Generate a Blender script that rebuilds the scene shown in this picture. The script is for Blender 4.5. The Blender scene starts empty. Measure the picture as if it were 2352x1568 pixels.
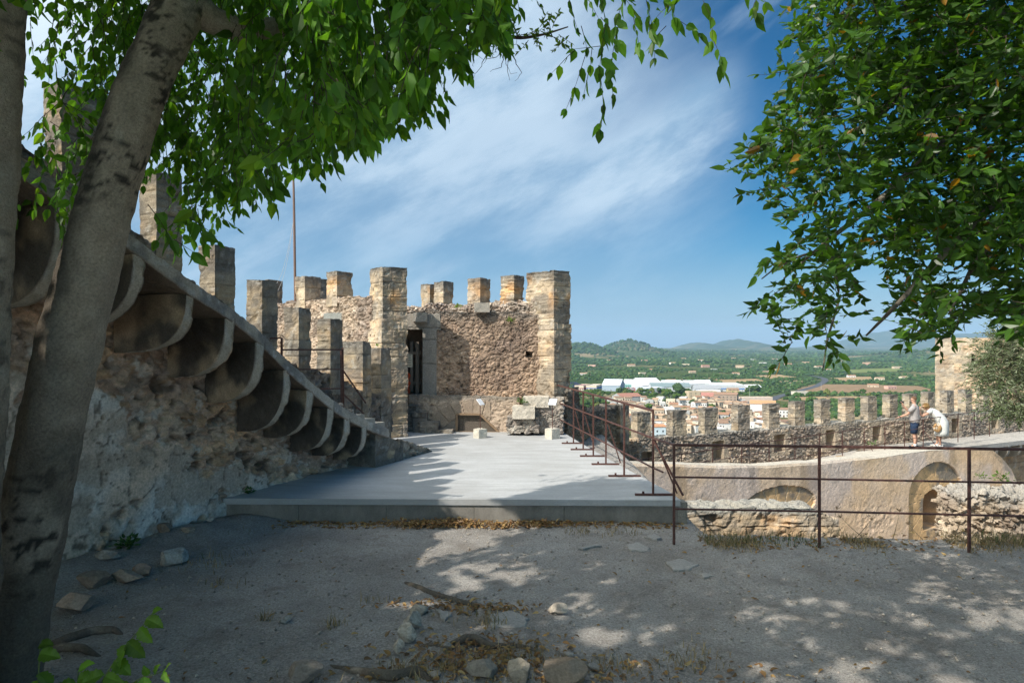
import bpy, bmesh, math, random
import numpy as np
from mathutils import Vector, Matrix
random.seed(7)
rng = np.random.default_rng(7)
C = bpy.context.scene.collection
PI = math.pi
# reference frame used while measuring the photograph: eye 2.1 m above the terrace, level camera
EYE, F, CU, HV = 2.1, 1568.0, 1176.0, 795.0
def P(u, v, Y): return np.array([(u-CU)/F*Y, Y, EYE-(v-HV)/F*Y])
def G(u, v, z=0.0):
    Y = (EYE-z)*F/(v-HV)
    return np.array([(u-CU)/F*Y, Y, z])
SUN_EL, SUN_H = math.radians(43.5), np.array([-0.77, -0.638])   # elevation, horizontal direction towards the sun

# ---------------------------------------------------------------- noise
def _hash(ix, iy, iz, seed):
    h = (ix.astype(np.uint32)*np.uint32(374761393) + iy.astype(np.uint32)*np.uint32(668265263)
         + iz.astype(np.uint32)*np.uint32(2246822519) + np.uint32((seed*3266489917) & 0xffffffff))
    h = (h ^ (h >> np.uint32(13)))*np.uint32(1274126177)
    h = (h ^ (h >> np.uint32(15)))*np.uint32(2654435761)
    h = h ^ (h >> np.uint32(16))
    return (h & np.uint32(0xffffff)).astype(np.float64)/float(0x1000000)
def vnoise(p, seed=0):
    i = np.floor(p).astype(np.int64); f = p-i; f = f*f*(3-2*f)
    r = 0
    for a in (0, 1):
        for b in (0, 1):
            for c in (0, 1):
                w = (f[:, 0] if a else 1-f[:, 0])*(f[:, 1] if b else 1-f[:, 1])*(f[:, 2] if c else 1-f[:, 2])
                r = r+w*_hash(i[:, 0]+a, i[:, 1]+b, i[:, 2]+c, seed)
    return r
def fbm(p, octv=4, seed=0, gain=.5):
    r, a, s = 0, 1.0, 0
    for k in range(octv):
        r = r+a*vnoise(p*(2.03**k)+17.3*k, seed+k); s += a; a *= gain
    return r/s
def worley(p, seed=0, jit=.9):
    i = np.floor(p).astype(np.int64)
    f1 = np.full(len(p), 9.0); f2 = np.full(len(p), 9.0); idr = np.zeros(len(p)); id2 = np.zeros(len(p))
    for a in (-1, 0, 1):
        for b in (-1, 0, 1):
            for c in (-1, 0, 1):
                x, y, z = i[:, 0]+a, i[:, 1]+b, i[:, 2]+c
                q = np.stack([x+.5+jit*(_hash(x, y, z, seed)-.5), y+.5+jit*(_hash(x, y, z, seed+1)-.5),
                              z+.5+jit*(_hash(x, y, z, seed+2)-.5)], 1)
                d = np.sqrt(((q-p)**2).sum(1))
                n1 = d < f1
                f2 = np.where(n1, f1, np.minimum(f2, d))
                idr = np.where(n1, _hash(x, y, z, seed+3), idr); id2 = np.where(n1, _hash(x, y, z, seed+4), id2)
                f1 = np.where(n1, d, f1)
    return f1, f2, idr, id2
def sstep(a, b, x):
    t = np.clip((x-a)/(b-a), 0, 1); return t*t*(3-2*t)
def lerp(a, b, t):
    t = np.asarray(t)
    if t.ndim == 1: t = t[:, None]
    return np.asarray(a)*(1-t)+np.asarray(b)*t

# ---------------------------------------------------------------- mesh builder
class MB:
    def __init__(s): s.v, s.f, s.c, s.n, s.mi = [], [], [], 0, []
    def add(s, v, faces, col=(.5, .5, .5), mi=0):
        v = np.asarray(v, float); s.v.append(v)
        col = np.asarray(col, float)
        if col.ndim == 1: col = np.tile(col, (len(v), 1))
        s.c.append(col)
        for f in (faces if isinstance(faces, list) else [faces]):
            f = np.asarray(f, int); s.f.append(f+s.n); s.mi.append(mi)
        s.n += len(v)
    def build(s, name, mat, parent=None, smooth=False):
        v = np.concatenate(s.v); c = np.concatenate(s.c)
        me = bpy.data.meshes.new(name)
        me.vertices.add(len(v)); me.vertices.foreach_set('co', v.astype(np.float32).ravel())
        idx = np.concatenate([f.ravel() for f in s.f]); tot = np.concatenate([np.full(len(f), f.shape[1]) for f in s.f])
        me.loops.add(len(idx)); me.loops.foreach_set('vertex_index', idx.astype(np.int32))
        me.polygons.add(len(tot)); st = np.concatenate([[0], np.cumsum(tot)[:-1]])
        me.polygons.foreach_set('loop_start', st.astype(np.int32))
        mats = mat if isinstance(mat, (list, tuple)) else [mat]
        for m in mats: me.materials.append(m)
        if len(mats) > 1:
            me.polygons.foreach_set('material_index', np.concatenate([np.full(len(f), k) for f, k in zip(s.f, s.mi)]).astype(np.int32))
        me.update(calc_edges=True)
        at = me.attributes.new('Col', 'FLOAT_COLOR', 'POINT')
        at.data.foreach_set('color', np.concatenate([c, np.ones((len(c), 1))], 1).astype(np.float32).ravel())
        me.polygons.foreach_set('use_smooth', np.full(len(tot), bool(smooth)))
        me.update()
        o = bpy.data.objects.new(name, me); C.objects.link(o)
        if parent is not None: o.parent = parent
        return o
    # plain shapes -------------------------------------------------
    def box(s, c, size, rz=0.0, col=(.5, .5, .5), rx=0.0, mi=0):
        a = np.array([[x, y, z] for x in (-.5, .5) for y in (-.5, .5) for z in (-.5, .5)])*np.asarray(size)
        if rx:
            cr, sr = math.cos(rx), math.sin(rx); a = a@np.array([[1, 0, 0], [0, cr, sr], [0, -sr, cr]])
        cr, sr = math.cos(rz), math.sin(rz); a = a@np.array([[cr, sr, 0], [-sr, cr, 0], [0, 0, 1]])
        s.add(a+np.asarray(c), [[0, 1, 3, 2], [4, 6, 7, 5], [0, 4, 5, 1], [2, 3, 7, 6], [0, 2, 6, 4], [1, 5, 7, 3]] and
              np.array([[0, 1, 3, 2], [4, 6, 7, 5], [0, 4, 5, 1], [2, 3, 7, 6], [0, 2, 6, 4], [1, 5, 7, 3]]), col, mi)
    def tube(s, pts, rad, n=8, col=(.5, .5, .5), caps=True, wob=None, mi=0, sq=False):
        pts = np.asarray(pts, float); rad = np.broadcast_to(np.asarray(rad, float), (len(pts),))
        t = np.gradient(pts, axis=0); t /= np.linalg.norm(t, axis=1)[:, None]+1e-12
        ref = np.array([0, 0, 1.0]) if abs(t[:, 2]).mean() < .9 else np.array([1.0, 0, 0])
        a = np.cross(t, ref); a /= np.linalg.norm(a, axis=1)[:, None]+1e-12; b = np.cross(t, a)
        th = np.arange(n)/n*2*PI+(PI/4 if sq else 0)
        ring = pts[:, None]+rad[:, None, None]*(np.cos(th)[None, :, None]*a[:, None]+np.sin(th)[None, :, None]*b[:, None])
        v = ring.reshape(-1, 3); k = len(pts)
        i = np.arange(k-1)[:, None]*n+np.arange(n)[None]; j = np.arange(k-1)[:, None]*n+(np.arange(n)[None]+1) % n
        q = np.stack([i, j, j+n, i+n], -1).reshape(-1, 4)
        if wob is not None: v = wob(v, np.repeat(pts, n, 0))
        fs = [q]
        if caps: fs += [np.arange(n)[None, ::-1], (np.arange(n)+(k-1)*n)[None]]
        s.add(v, fs, col if not callable(col) else col(v), mi)
    def loft(s, rings, col=(.5, .5, .5), caps=True, mi=0):
        r = np.asarray(rings, float); k, n = r.shape[:2]
        i = np.arange(k-1)[:, None]*n+np.arange(n)[None]; j = np.arange(k-1)[:, None]*n+(np.arange(n)[None]+1) % n
        fs = [np.stack([i, j, j+n, i+n], -1).reshape(-1, 4)]
        if caps: fs += [np.arange(n)[None, ::-1], (np.arange(n)+(k-1)*n)[None]]
        s.add(r.reshape(-1, 3), fs, col, mi)

_gb = {}
def gridbox(nx, ny, nz):
    key = (nx, ny, nz)
    if key in _gb: return _gb[key]
    vs, fs, base = [], [], 0
    dims = (nx, ny, nz)
    for ax in range(3):
        o = [k for k in range(3) if k != ax]
        A, B = np.meshgrid(np.arange(dims[o[0]]+1), np.arange(dims[o[1]]+1), indexing='ij')
        m, n = A.shape
        idx = np.arange(m*n).reshape(m, n)
        q = np.stack([idx[:-1, :-1], idx[1:, :-1], idx[1:, 1:], idx[:-1, 1:]], -1).reshape(-1, 4)
        for side in (0, dims[ax]):
            p = np.zeros((m*n, 3), int); p[:, ax] = side; p[:, o[0]] = A.ravel(); p[:, o[1]] = B.ravel()
            flip = (side == 0) ^ (ax == 1)
            vs.append(p); fs.append((q[:, ::-1] if flip else q)+base); base += m*n
    v = np.concatenate(vs); f = np.concatenate(fs)
    code = (v[:, 0]*(ny+1)+v[:, 1])*(nz+1)+v[:, 2]
    _, first, inv = np.unique(code, return_index=True, return_inverse=True)
    _gb[key] = (v[first]/np.array(dims, float), inv[f])
    return _gb[key]
def vnormals(v, f):
    n = np.zeros_like(v)
    fn = np.cross(v[f[:, 2]]-v[f[:, 0]], v[f[:, 3]]-v[f[:, 1]])
    for k in range(4): np.add.at(n, f[:, k], fn)
    return n/(np.linalg.norm(n, axis=1)[:, None]+1e-12)
def dbox(mb, warp, size, res, surf, maxn=700, mi=0):
    """A stone block: a finely divided box carried to its place by warp(unit coords), its surface displaced and coloured by surf()."""
    r = np.broadcast_to(np.asarray(res, float), (3,))
    n = [int(np.clip(round(sz/rr), 1, maxn)) for sz, rr in zip(size, r)]
    t, f = gridbox(*n)
    w = warp(t); nr = vnormals(w, f)
    if (nr*(w-w.mean(0))).sum() < 0: nr = -nr; f = f[:, ::-1]
    d, c = surf(w, t, nr)
    mb.add(w+(nr*d[:, None] if d.ndim == 1 else d), f, c, mi)
def place(c, size, rz):
    """unit cube -> block with its base centre at c, turned by rz about Z"""
    cr, sr = math.cos(rz), math.sin(rz); c = np.asarray(c, float); size = np.asarray(size, float)
    def f(t):
        l = (t-np.array([.5, .5, 0]))*size
        return np.stack([l[:, 0]*cr-l[:, 1]*sr, l[:, 0]*sr+l[:, 1]*cr, l[:, 2]], 1)+c
    return f
def along(A, d, n, x0, x1, y0, y1, zb, zt):
    """unit cube -> wall running along d from A (x0..x1), thick along n (y0..y1, numbers or functions of x), height zb..zt"""
    A = np.asarray(A, float); d = np.asarray(d, float); n = np.asarray(n, float)
    g = lambda q, x: q(x) if callable(q) else q
    def f(t):
        x = x0+t[:, 0]*(x1-x0); a, b = g(y0, x), g(y1, x); y = a+t[:, 1]*(b-a)
        lo, hi = g(zb, x), g(zt, x); z = lo+t[:, 2]*(hi-lo)
        return np.stack([A[0]+d[0]*x+n[0]*y, A[1]+d[1]*x+n[1]*y, z], 1)
    return f

# ---------------------------------------------------------------- stone surfaces (displacement, colour)
LICHEN = np.array([.105, .10, .09])
def s_rubble(cell=(.15, .15, .10), amp=.03, pal=((.33, .235, .165), (.40, .30, .22), (.26, .20, .15), (.36, .25, .165)), mortar=(.37, .29, .22),
             seed=1, dark=None, rough=.012, keep=None, mix=.0):
    pal = np.array(pal)
    def f(w, t, nr):
        q = w+np.array(cell)*.75*(np.stack([fbm(w*7, 3, seed+40), fbm(w*7+9, 3, seed+41), fbm(w*7+5, 3, seed+42)], 1)*2-1)
        f1, f2, a, b = worley(q/np.array(cell), seed)
        e = f2-f1; bul = sstep(.0, .38, e)
        d = amp*(bul-.6)+amp*.7*(a-.5)*bul+rough*2*(fbm(w*16, 4, seed+5)-.5)
        f1b, f2b, a2, b2 = worley(q/np.array(cell)*2.3+3.3, seed+9)
        d += amp*.55*sstep(0, .3, f2b-f1b)*(.4+a2)-amp*.35+amp*1.3*(fbm(w*7, 3, seed+15)-.5)
        d -= amp*.9*sstep(.62, .8, fbm(w*11, 3, seed+16))
        k = np.minimum((a*len(pal)).astype(int), len(pal)-1)
        c = pal[k]*(.72+.55*b)[:, None]
        c = lerp(np.array(mortar), c, sstep(.03, .16, e)*(1-mix))
        c = c*(.62+.76*fbm(w*13, 5, seed+20, .65))[:, None]*(.86+.28*a2)[:, None]
        c = lerp(c, c*.42, sstep(.58, .78, fbm(w*11, 3, seed+16)))
        big = fbm(w*1.3, 3, seed+30)
        c = lerp(c, c*np.array([.72, .72, .76]), sstep(.5, .68, big))
        if dark is not None: c = lerp(c, LICHEN*(.7+.7*fbm(w*22, 3, 5))[:, None], dark(w, t, nr))
        return d, c
    return f
def s_ashlar(course=.25, amp=.012, pal=((.38, .30, .205), (.44, .345, .23), (.33, .27, .195)), seed=3, top=None, lich=.35, z0=0.0, blen=.42, org=.25):
    """layered sandstone blocks, eroded along their bedding, with grey and orange lichen"""
    pal = np.array(pal)
    def f(w, t, nr):
        zz = (w[:, 2]-z0)/course; ci = np.floor(zz); fz = np.abs(zz-ci-.5)
        hx = (w[:, 0]*.8+w[:, 1]*.6)/blen+_hash(ci.astype(np.int64), ci.astype(np.int64)*0, ci.astype(np.int64)*0, seed)*3
        bi = np.floor(hx); fx = np.abs(hx-bi-.5)
        j = np.maximum(sstep(.44, .485, fz), sstep(.46, .49, fx)*.7)
        br = _hash(ci.astype(np.int64), bi.astype(np.int64), bi.astype(np.int64)*0, seed+2)
        er = sstep(.35, .75, fbm(w*1.9, 3, seed+3))
        strat = fbm(np.stack([w[:, 0]*3, w[:, 1]*3, w[:, 2]*30], 1), 3, seed+4)-.5
        jn = sstep(.35, .6, fbm(w*4, 3, seed+13)); j = j*(.25+.75*jn)
        d = amp*2.2*strat*(.3+1.6*er)+amp*1.8*(fbm(w*15, 5, seed+5, .6)-.55)-amp*.9*j-amp*2.2*sstep(.6, .8, fbm(w*5, 4, seed+8))-amp*2.5*sstep(.64, .78, fbm(w*2.3, 4, seed+14))+amp*3.2*(fbm(w*3.1, 3, seed+18)-.5)-amp*1.5*sstep(.6, .75, fbm(w*9, 3, seed+19))
        c = pal[np.minimum((br*len(pal)).astype(int), len(pal)-1)]*(.85+.3*fbm(w*8, 4, seed+6))[:, None]
        c = lerp(c, c*np.array([1.12, .86, .62]), org*2*sstep(.5, .7, fbm(w*2.6, 3, seed+7)))
        c = c*(1+.5*strat)[:, None]
        L = sstep(.5-.25*lich, .72-.25*lich, fbm(w*np.array([3.2, 3.2, 4.5]), 4, seed+9))*lich*1.5
        if top is not None: L = np.maximum(L, sstep(.38, .0, (top-w[:, 2])+.22*(fbm(w*6, 3, seed+10)-.5)))
        c = lerp(c, np.array([.15, .14, .125])*(.55+.9*fbm(w*25, 3, seed+11))[:, None], np.clip(L, 0, .85))
        wh = sstep(.64, .72, fbm(w*11, 3, seed+12))*.4
        c = lerp(c, np.array([.5, .47, .41]), wh)
        c = c*(1-.45*j)[:, None]*(.78+.44*fbm(w*21, 4, seed+17, .65))[:, None]
        return d, c
    return f
def s_plain(col, amp=.008, seed=4, var=.3, scale=9, stain=.25):
    col = np.array(col)
    def f(w, t, nr):
        d = amp*2*(fbm(w*14, 4, seed)-.5)+amp*(fbm(w*3, 3, seed+1)-.5)
        c = col*(1-var/2+var*fbm(w*scale, 4, seed+2))[:, None]
        c = lerp(c, c*.55, stain*sstep(.5, .75, fbm(w*2.2, 4, seed+3)))
        return d, c
    return f

# ---------------------------------------------------------------- object tags
def tag(o, label, cat, group=None, kind=None):
    if label: o['label'] = label
    if cat: o['category'] = cat
    if group: o['group'] = group
    if kind: o['kind'] = kind
    return o
def empty(name, loc=(0, 0, 0)):
    o = bpy.data.objects.new(name, None); C.objects.link(o); o.location = [float(x) for x in loc]; o.empty_display_size = .1
    return o
def adopt(o, par):
    """parent to an Empty standing at par.location while the mesh keeps its world coordinates"""
    o.parent = par; o.matrix_parent_inverse = Matrix.Translation(par.location).inverted()
    return o

# ---------------------------------------------------------------- materials
def new_mat(name):
    m = bpy.data.materials.new(name); m.use_nodes = True; nt = m.node_tree
    b = nt.nodes['Principled BSDF']; return m, nt, b
def nd(nt, t, **kw):
    n = nt.nodes.new(t)
    for k, v in kw.items():
        if k in n.inputs: n.inputs[k].default_value = v
        else: setattr(n, k, v)
    return n
def pos(nt, sc=(1, 1, 1)):
    g = nd(nt, 'ShaderNodeNewGeometry'); mp = nd(nt, 'ShaderNodeMapping'); mp.inputs['Scale'].default_value = sc
    nt.links.new(g.outputs['Position'], mp.inputs['Vector']); return mp.outputs['Vector']
def noise(nt, vec, scale, detail=5, rough=.6):
    n = nd(nt, 'ShaderNodeTexNoise'); n.inputs['Scale'].default_value = scale; n.inputs['Detail'].default_value = detail
    n.inputs['Roughness'].default_value = rough; nt.links.new(vec, n.inputs['Vector']); return n.outputs['Fac']
def ramp(nt, fac, stops):
    r = nd(nt, 'ShaderNodeValToRGB'); e = r.color_ramp.elements
    while len(e) < len(stops): e.new(.5)
    for k, (p, c) in enumerate(stops):
        e[k].position = p; e[k].color = (*c, 1) if not isinstance(c, (int, float)) else (c, c, c, 1)
    nt.links.new(fac, r.inputs['Fac']); return r.outputs['Color']
def mixc(nt, fac, a, b, mode='MIX'):
    m = nd(nt, 'ShaderNodeMix'); m.data_type = 'RGBA'; m.blend_type = mode
    for s, x in ((m.inputs[0], fac), (m.inputs[6], a), (m.inputs[7], b)):
        if hasattr(x, 'is_linked') or isinstance(x, bpy.types.NodeSocket): nt.links.new(x, s)
        else: s.default_value = x if isinstance(x, (int, float)) else (*x, 1)
    return m.outputs[2]
def bump(nt, b, h, strength, dist=.01):
    n = nd(nt, 'ShaderNodeBump'); n.inputs['Strength'].default_value = strength; n.inputs['Distance'].default_value = dist
    nt.links.new(h, n.inputs['Height'])
    nt.links.new(n.outputs['Normal'], b.inputs['Normal'])
def attr(nt, name='Col'):
    a = nd(nt, 'ShaderNodeAttribute'); a.attribute_name = name; return a.outputs['Color']
def m_stone(name, scale=60, bst=.9, bd=.014, rough=.95, var=(.6, 1.4)):
    m, nt, b = new_mat(name); v = pos(nt)
    n1 = noise(nt, v, scale, 6, .7)
    c = mixc(nt, 1.0, attr(nt), ramp(nt, n1, ((.25, var[0]), (.75, var[1]))), 'MULTIPLY')
    nt.links.new(c, b.inputs['Base Color']); b.inputs['Roughness'].default_value = rough; b.inputs['Specular IOR Level'].default_value = .15
    bump(nt, b, noise(nt, v, scale*1.4, 6, .75), bst, bd); return m
def m_flat(name, col, rough=.6, var=.25, scale=20, bst=.15, bd=.003, metal=0.0, use_attr=False, spec=.3):
    m, nt, b = new_mat(name); v = pos(nt); n1 = noise(nt, v, scale, 5)
    c = mixc(nt, 1.0, attr(nt) if use_attr else col, ramp(nt, n1, ((.25, 1-var), (.75, 1+var))), 'MULTIPLY')
    nt.links.new(c, b.inputs['Base Color']); b.inputs['Roughness'].default_value = rough; b.inputs['Metallic'].default_value = metal
    b.inputs['Specular IOR Level'].default_value = spec
    if bst: bump(nt, b, noise(nt, v, scale*2, 5), bst, bd)
    return m
def m_leaf(name, trans=.45, rough=.42, tint=(1.5, 1.7, .6)):
    m, nt, b = new_mat(name); a = attr(nt); nt.links.new(a, b.inputs['Base Color'])
    b.inputs['Roughness'].default_value = rough; b.inputs['Specular IOR Level'].default_value = .35
    t = nd(nt, 'ShaderNodeBsdfTranslucent'); nt.links.new(mixc(nt, 1.0, a, tint, 'MULTIPLY'), t.inputs['Color'])
    mx = nd(nt, 'ShaderNodeMixShader'); mx.inputs[0].default_value = trans
    nt.links.new(b.outputs[0], mx.inputs[1]); nt.links.new(t.outputs[0], mx.inputs[2])
    nt.links.new(mx.outputs[0], nt.nodes['Material Output'].inputs['Surface']); return m
M = {}
M['stone'] = m_stone('weathered_stone')
M['rubble'] = m_stone('rubble_stone', 45, 1.0, .02)
M['plaster'] = m_stone('old_plaster', 38, .8, .012)
M['rust'] = m_flat('rusty_painted_steel', (.105, .05, .04), .62, .5, 35, .3, .002, .2)
M['bark'] = m_stone('bark', 70, 1.0, .012, .9, (.55, 1.4))
M['rock'] = m_stone('rock', 50, .7, .008)
M['leafA'] = m_leaf('broad_leaf', .55, .45, (1.6, 1.75, .5))
M['leafB'] = m_leaf('glossy_leaf', .46, .36, (1.7, 1.75, .5))
M['leafO'] = m_leaf('olive_leaf', .2, .5, (1.2, 1.3, .8))
M['grass'] = m_leaf('dry_blade', .3, .7, (1.1, 1.05, .8))
M['attr'] = m_flat('plain_finish', (1, 1, 1), .75, .12, 6, 0, use_attr=True, spec=.2)
M['attrfar'] = m_flat('painted_render', (1, 1, 1), .85, .15, .6, 0, use_attr=True, spec=.1)
M['glass'] = m_flat('dark_window_glass', (.03, .04, .05), .15, .1, 3, 0)
HAZE_D, SKY_S, EXPO = 6.5e-5, .15, 0.75
# ================================================================ terrace ground
def make_ground():
    xs = np.concatenate([np.linspace(-14, -6.2, 16), np.arange(-6, 7.4, .035), np.linspace(7.6, 34, 40)])
    ys = np.concatenate([np.linspace(-14, 2.0, 24), np.arange(2.1, 8.6, .035), np.linspace(8.8, 34, 40)])
    X, Y = np.meshgrid(xs, ys, indexing='ij'); sh = X.shape
    p = np.stack([X.ravel(), Y.ravel(), np.zeros(X.size)], 1)
    z = .05*(fbm(p*.9, 3, 61)-.5)+.035*(fbm(p*4, 4, 62)-.5)+.026*(fbm(p*16, 4, 63, .6)-.5)
    edge = 7.62-.06*(p[:, 0]-2)+.25*(fbm(p*1.5, 3, 64)-.5)
    drop = sstep(0, .5, p[:, 1]-edge)*sstep(2.15, 2.4, p[:, 0])
    z -= drop*(3.7+.3*fbm(p*2, 3, 65))
    z += .10*sstep(.75, .0, np.abs(p[:, 0]+7.09-.445*p[:, 1]-.25))*(p[:, 1] < 8.2)*(.5+fbm(p*2, 3, 66))   # bank of soil at the foot of the wall
    p[:, 2] = z
    i = np.arange(X.size).reshape(sh)
    q = np.stack([i[:-1, :-1], i[1:, :-1], i[1:, 1:], i[:-1, 1:]], -1).reshape(-1, 4)
    m, nt, b = new_mat('trodden_earth'); v = pos(nt)
    a = ramp(nt, noise(nt, v, 1.1, 6, .65), ((.3, (.30, .272, .24)), (.5, (.40, .368, .33)), (.72, (.50, .465, .42))))
    g = ramp(nt, noise(nt, v, 55, 6, .75), ((.3, .45), (.52, 1.0), (.72, 1.5)))
    c = mixc(nt, 1.0, a, g, 'MULTIPLY')
    vo = nd(nt, 'ShaderNodeTexVoronoi'); vo.inputs['Scale'].default_value = 42; nt.links.new(v, vo.inputs['Vector'])
    peb = ramp(nt, vo.outputs['Distance'], ((.0, 1.0), (.3, 0.0)))
    rnd = ramp(nt, vo.outputs['Color'], ((.55, 0.0), (.7, 1.0)))
    pm = mixc(nt, 1.0, peb, rnd, 'MULTIPLY')
    c2 = mixc(nt, pm, c, (.46, .43, .38))
    dk = ramp(nt, noise(nt, v, 2.6, 8, .78), ((.52, 0.0), (.66, .6)))
    c3 = mixc(nt, dk, c2, (.22, .185, .15))
    nt.links.new(c3, b.inputs['Base Color']); b.inputs['Roughness'].default_value = 1.0; b.inputs['Specular IOR Level'].default_value = .1
    hsum = nd(nt, 'ShaderNodeMath', operation='ADD'); nt.links.new(noise(nt, v, 70, 5, .75), hsum.inputs[0]); nt.links.new(pm, hsum.inputs[1])
    bump(nt, b, hsum.outputs[0], 1.0, .028)
    mb = MB(); mb.add(p, q); o = mb.build('ground', m, smooth=True); tag(o, None, None, kind='structure')
    return p
ground_pts = make_ground()
def gz(x, y):
    p = np.array([[x, y, 0.0]])
    z = .05*(fbm(p*.9, 3, 61)-.5)+.035*(fbm(p*4, 4, 62)-.5)
    z += .10*sstep(.75, .0, np.abs(p[:, 0]+7.09-.445*p[:, 1]-.25))*(p[:, 1] < 8.2)*(.5+fbm(p*2, 3, 66))
    return float(z[0])

# ================================================================ concrete platform
PZ = .284
m, nt, b = new_mat('smooth_concrete'); v = pos(nt, (1, 3.5, 1)); v2 = pos(nt)
c = ramp(nt, noise(nt, v, 1.3, 7, .65), ((.3, (.36, .36, .35)), (.5, (.425, .427, .42)), (.7, (.48, .482, .475))))
c = mixc(nt, 1.0, c, ramp(nt, noise(nt, v2, 34, 5, .7), ((.3, .9), (.7, 1.08))), 'MULTIPLY')
st = ramp(nt, noise(nt, pos(nt, (.7, 4, 1)), 3, 6, .7), ((.58, 0.0), (.7, .35)))
c = mixc(nt, st, c, (.49, .49, .485))
c = mixc(nt, ramp(nt, noise(nt, v2, .8, 6, .7), ((.45, 0.0), (.66, .5))), c, (.30, .29, .27))
c = mixc(nt, ramp(nt, noise(nt, pos(nt, (.25, 2.2, 1)), 2.2, 7, .75), ((.40, .55), (.52, 0.0))), c, (.33, .325, .31))
nt.links.new(c, b.inputs['Base Color']); b.inputs['Roughness'].default_value = .85; b.inputs['Specular IOR Level'].default_value = .2
bump(nt, b, noise(nt, v, 12, 6, .7), .25, .006); M['concrete'] = m
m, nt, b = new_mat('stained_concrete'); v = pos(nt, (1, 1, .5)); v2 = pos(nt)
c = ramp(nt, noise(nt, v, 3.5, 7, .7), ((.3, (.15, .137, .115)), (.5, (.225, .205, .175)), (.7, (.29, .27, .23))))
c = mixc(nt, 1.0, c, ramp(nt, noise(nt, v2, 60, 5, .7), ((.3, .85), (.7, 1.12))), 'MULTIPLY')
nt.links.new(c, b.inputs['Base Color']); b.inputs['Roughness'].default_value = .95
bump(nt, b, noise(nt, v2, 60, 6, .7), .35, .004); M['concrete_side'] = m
plat = empty('concrete_platform', (-.5, 10, 0))
tag(plat, 'low pale grey concrete platform stretching from the dirt ground to the tower', 'platform')
front = [(-3.75, 8.16), (2.0, 8.06)]
poly = [(-3.9, 8.165), (-.7, 8.11), (1.99, 8.06), (1.985, 8.4), (1.62, 10.6), (1.27, 13.0), (1.02, 14.9), (-3.4, 14.9), (-3.4, 12.0), (-2.5, 10.6)]
mb = MB(); pts = np.array([(x, y, PZ) for x, y in poly]); n = len(pts)
mb.add(np.concatenate([pts, pts-[0, 0, .07]]), [np.arange(n)[None], (np.arange(n)+n)[None, ::-1]] + [np.array([[k, (k+n), (k+1) % n+n, (k+1) % n]]) for k in range(n)])
adopt(mb.build('deck', M['concrete']), plat)
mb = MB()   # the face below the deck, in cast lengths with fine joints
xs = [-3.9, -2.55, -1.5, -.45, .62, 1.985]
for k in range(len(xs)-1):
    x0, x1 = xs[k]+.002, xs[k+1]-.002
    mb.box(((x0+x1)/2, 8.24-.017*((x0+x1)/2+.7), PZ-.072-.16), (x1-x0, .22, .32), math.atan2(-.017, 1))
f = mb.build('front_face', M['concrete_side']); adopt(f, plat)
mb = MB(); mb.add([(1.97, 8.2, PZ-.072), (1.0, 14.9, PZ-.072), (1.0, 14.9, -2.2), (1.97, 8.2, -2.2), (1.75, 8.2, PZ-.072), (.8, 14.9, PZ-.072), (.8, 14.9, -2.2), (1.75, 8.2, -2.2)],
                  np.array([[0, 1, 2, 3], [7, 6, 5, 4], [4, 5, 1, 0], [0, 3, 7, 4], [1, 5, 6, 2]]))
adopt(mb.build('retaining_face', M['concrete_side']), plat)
mb = MB(); dbox(mb, place((2.02, 8.18, -.25), (.11, .2, .5), 0), (.11, .2, .5), .02, s_plain((.27, .25, .21), .006, 14))
adopt(mb.build('corner_stone', M['stone']), plat)
# sloping shaded ramp beside the platform
mb = MB(); mb.add([(2.1, 8.3, .05), (2.1, 9.6, .05), (3.05, 9.6, -.9), (3.05, 8.3, -.9), (2.1, 8.3, -3), (2.1, 9.6, -3), (3.05, 9.6, -3), (3.05, 8.3, -3)],
                  np.array([[0, 3, 2, 1], [0, 4, 7, 3], [1, 2, 6, 5], [3, 7, 6, 2], [0, 1, 5, 4]]))
tag(mb.build('ramp', M['concrete']), 'sloping grey concrete ramp running down beside the platform corner', 'ramp')

# ================================================================ stair wall on the left
WD, WN = np.array([.4066, .9137]), np.array([.9137, -.4066])
WA = np.array([-5.31, 4.0]); sY = lambda Y: (np.asarray(Y)-4)*1.0945
_ty = sY([1.0, 4.0, 5.3, 5.85, 6.45, 6.95, 7.54, 8.0, 8.43, 8.83, 9.27, 9.65, 10.07, 10.6, 11.4])
_tz = np.array([5.6, 4.15, 3.5, 3.2, 2.89, 2.58, 2.376, 2.12, 1.79, 1.53, 1.266, 1.08, .905, .72, .45])
_tp = np.array([1.0, 1.0, 1.02, 1.01, 1.01, 1.01, .829, .756, .723, .689, .627, .569, .517, .48, .4])
zt = lambda s: np.interp(s, _ty, _tz); pt = lambda s: np.interp(s, _ty, _tp)
def W3(s, y, z): return np.array([WA[0]+WD[0]*s+WN[0]*y, WA[1]+WD[1]*s+WN[1]*y, z])
wall = empty('stair_wall', W3(4, 0, 0))
tag(wall, 'weathered castle wall with peeling plaster and stairs carried on curved stone brackets', 'castle wall')
_r = s_rubble((.21, .21, .12), .045, ((.60, .385, .25), (.66, .47, .32), (.48, .32, .22), (.62, .40, .24), (.54, .40, .30)), (.62, .45, .33), 11, rough=.018)
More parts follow.
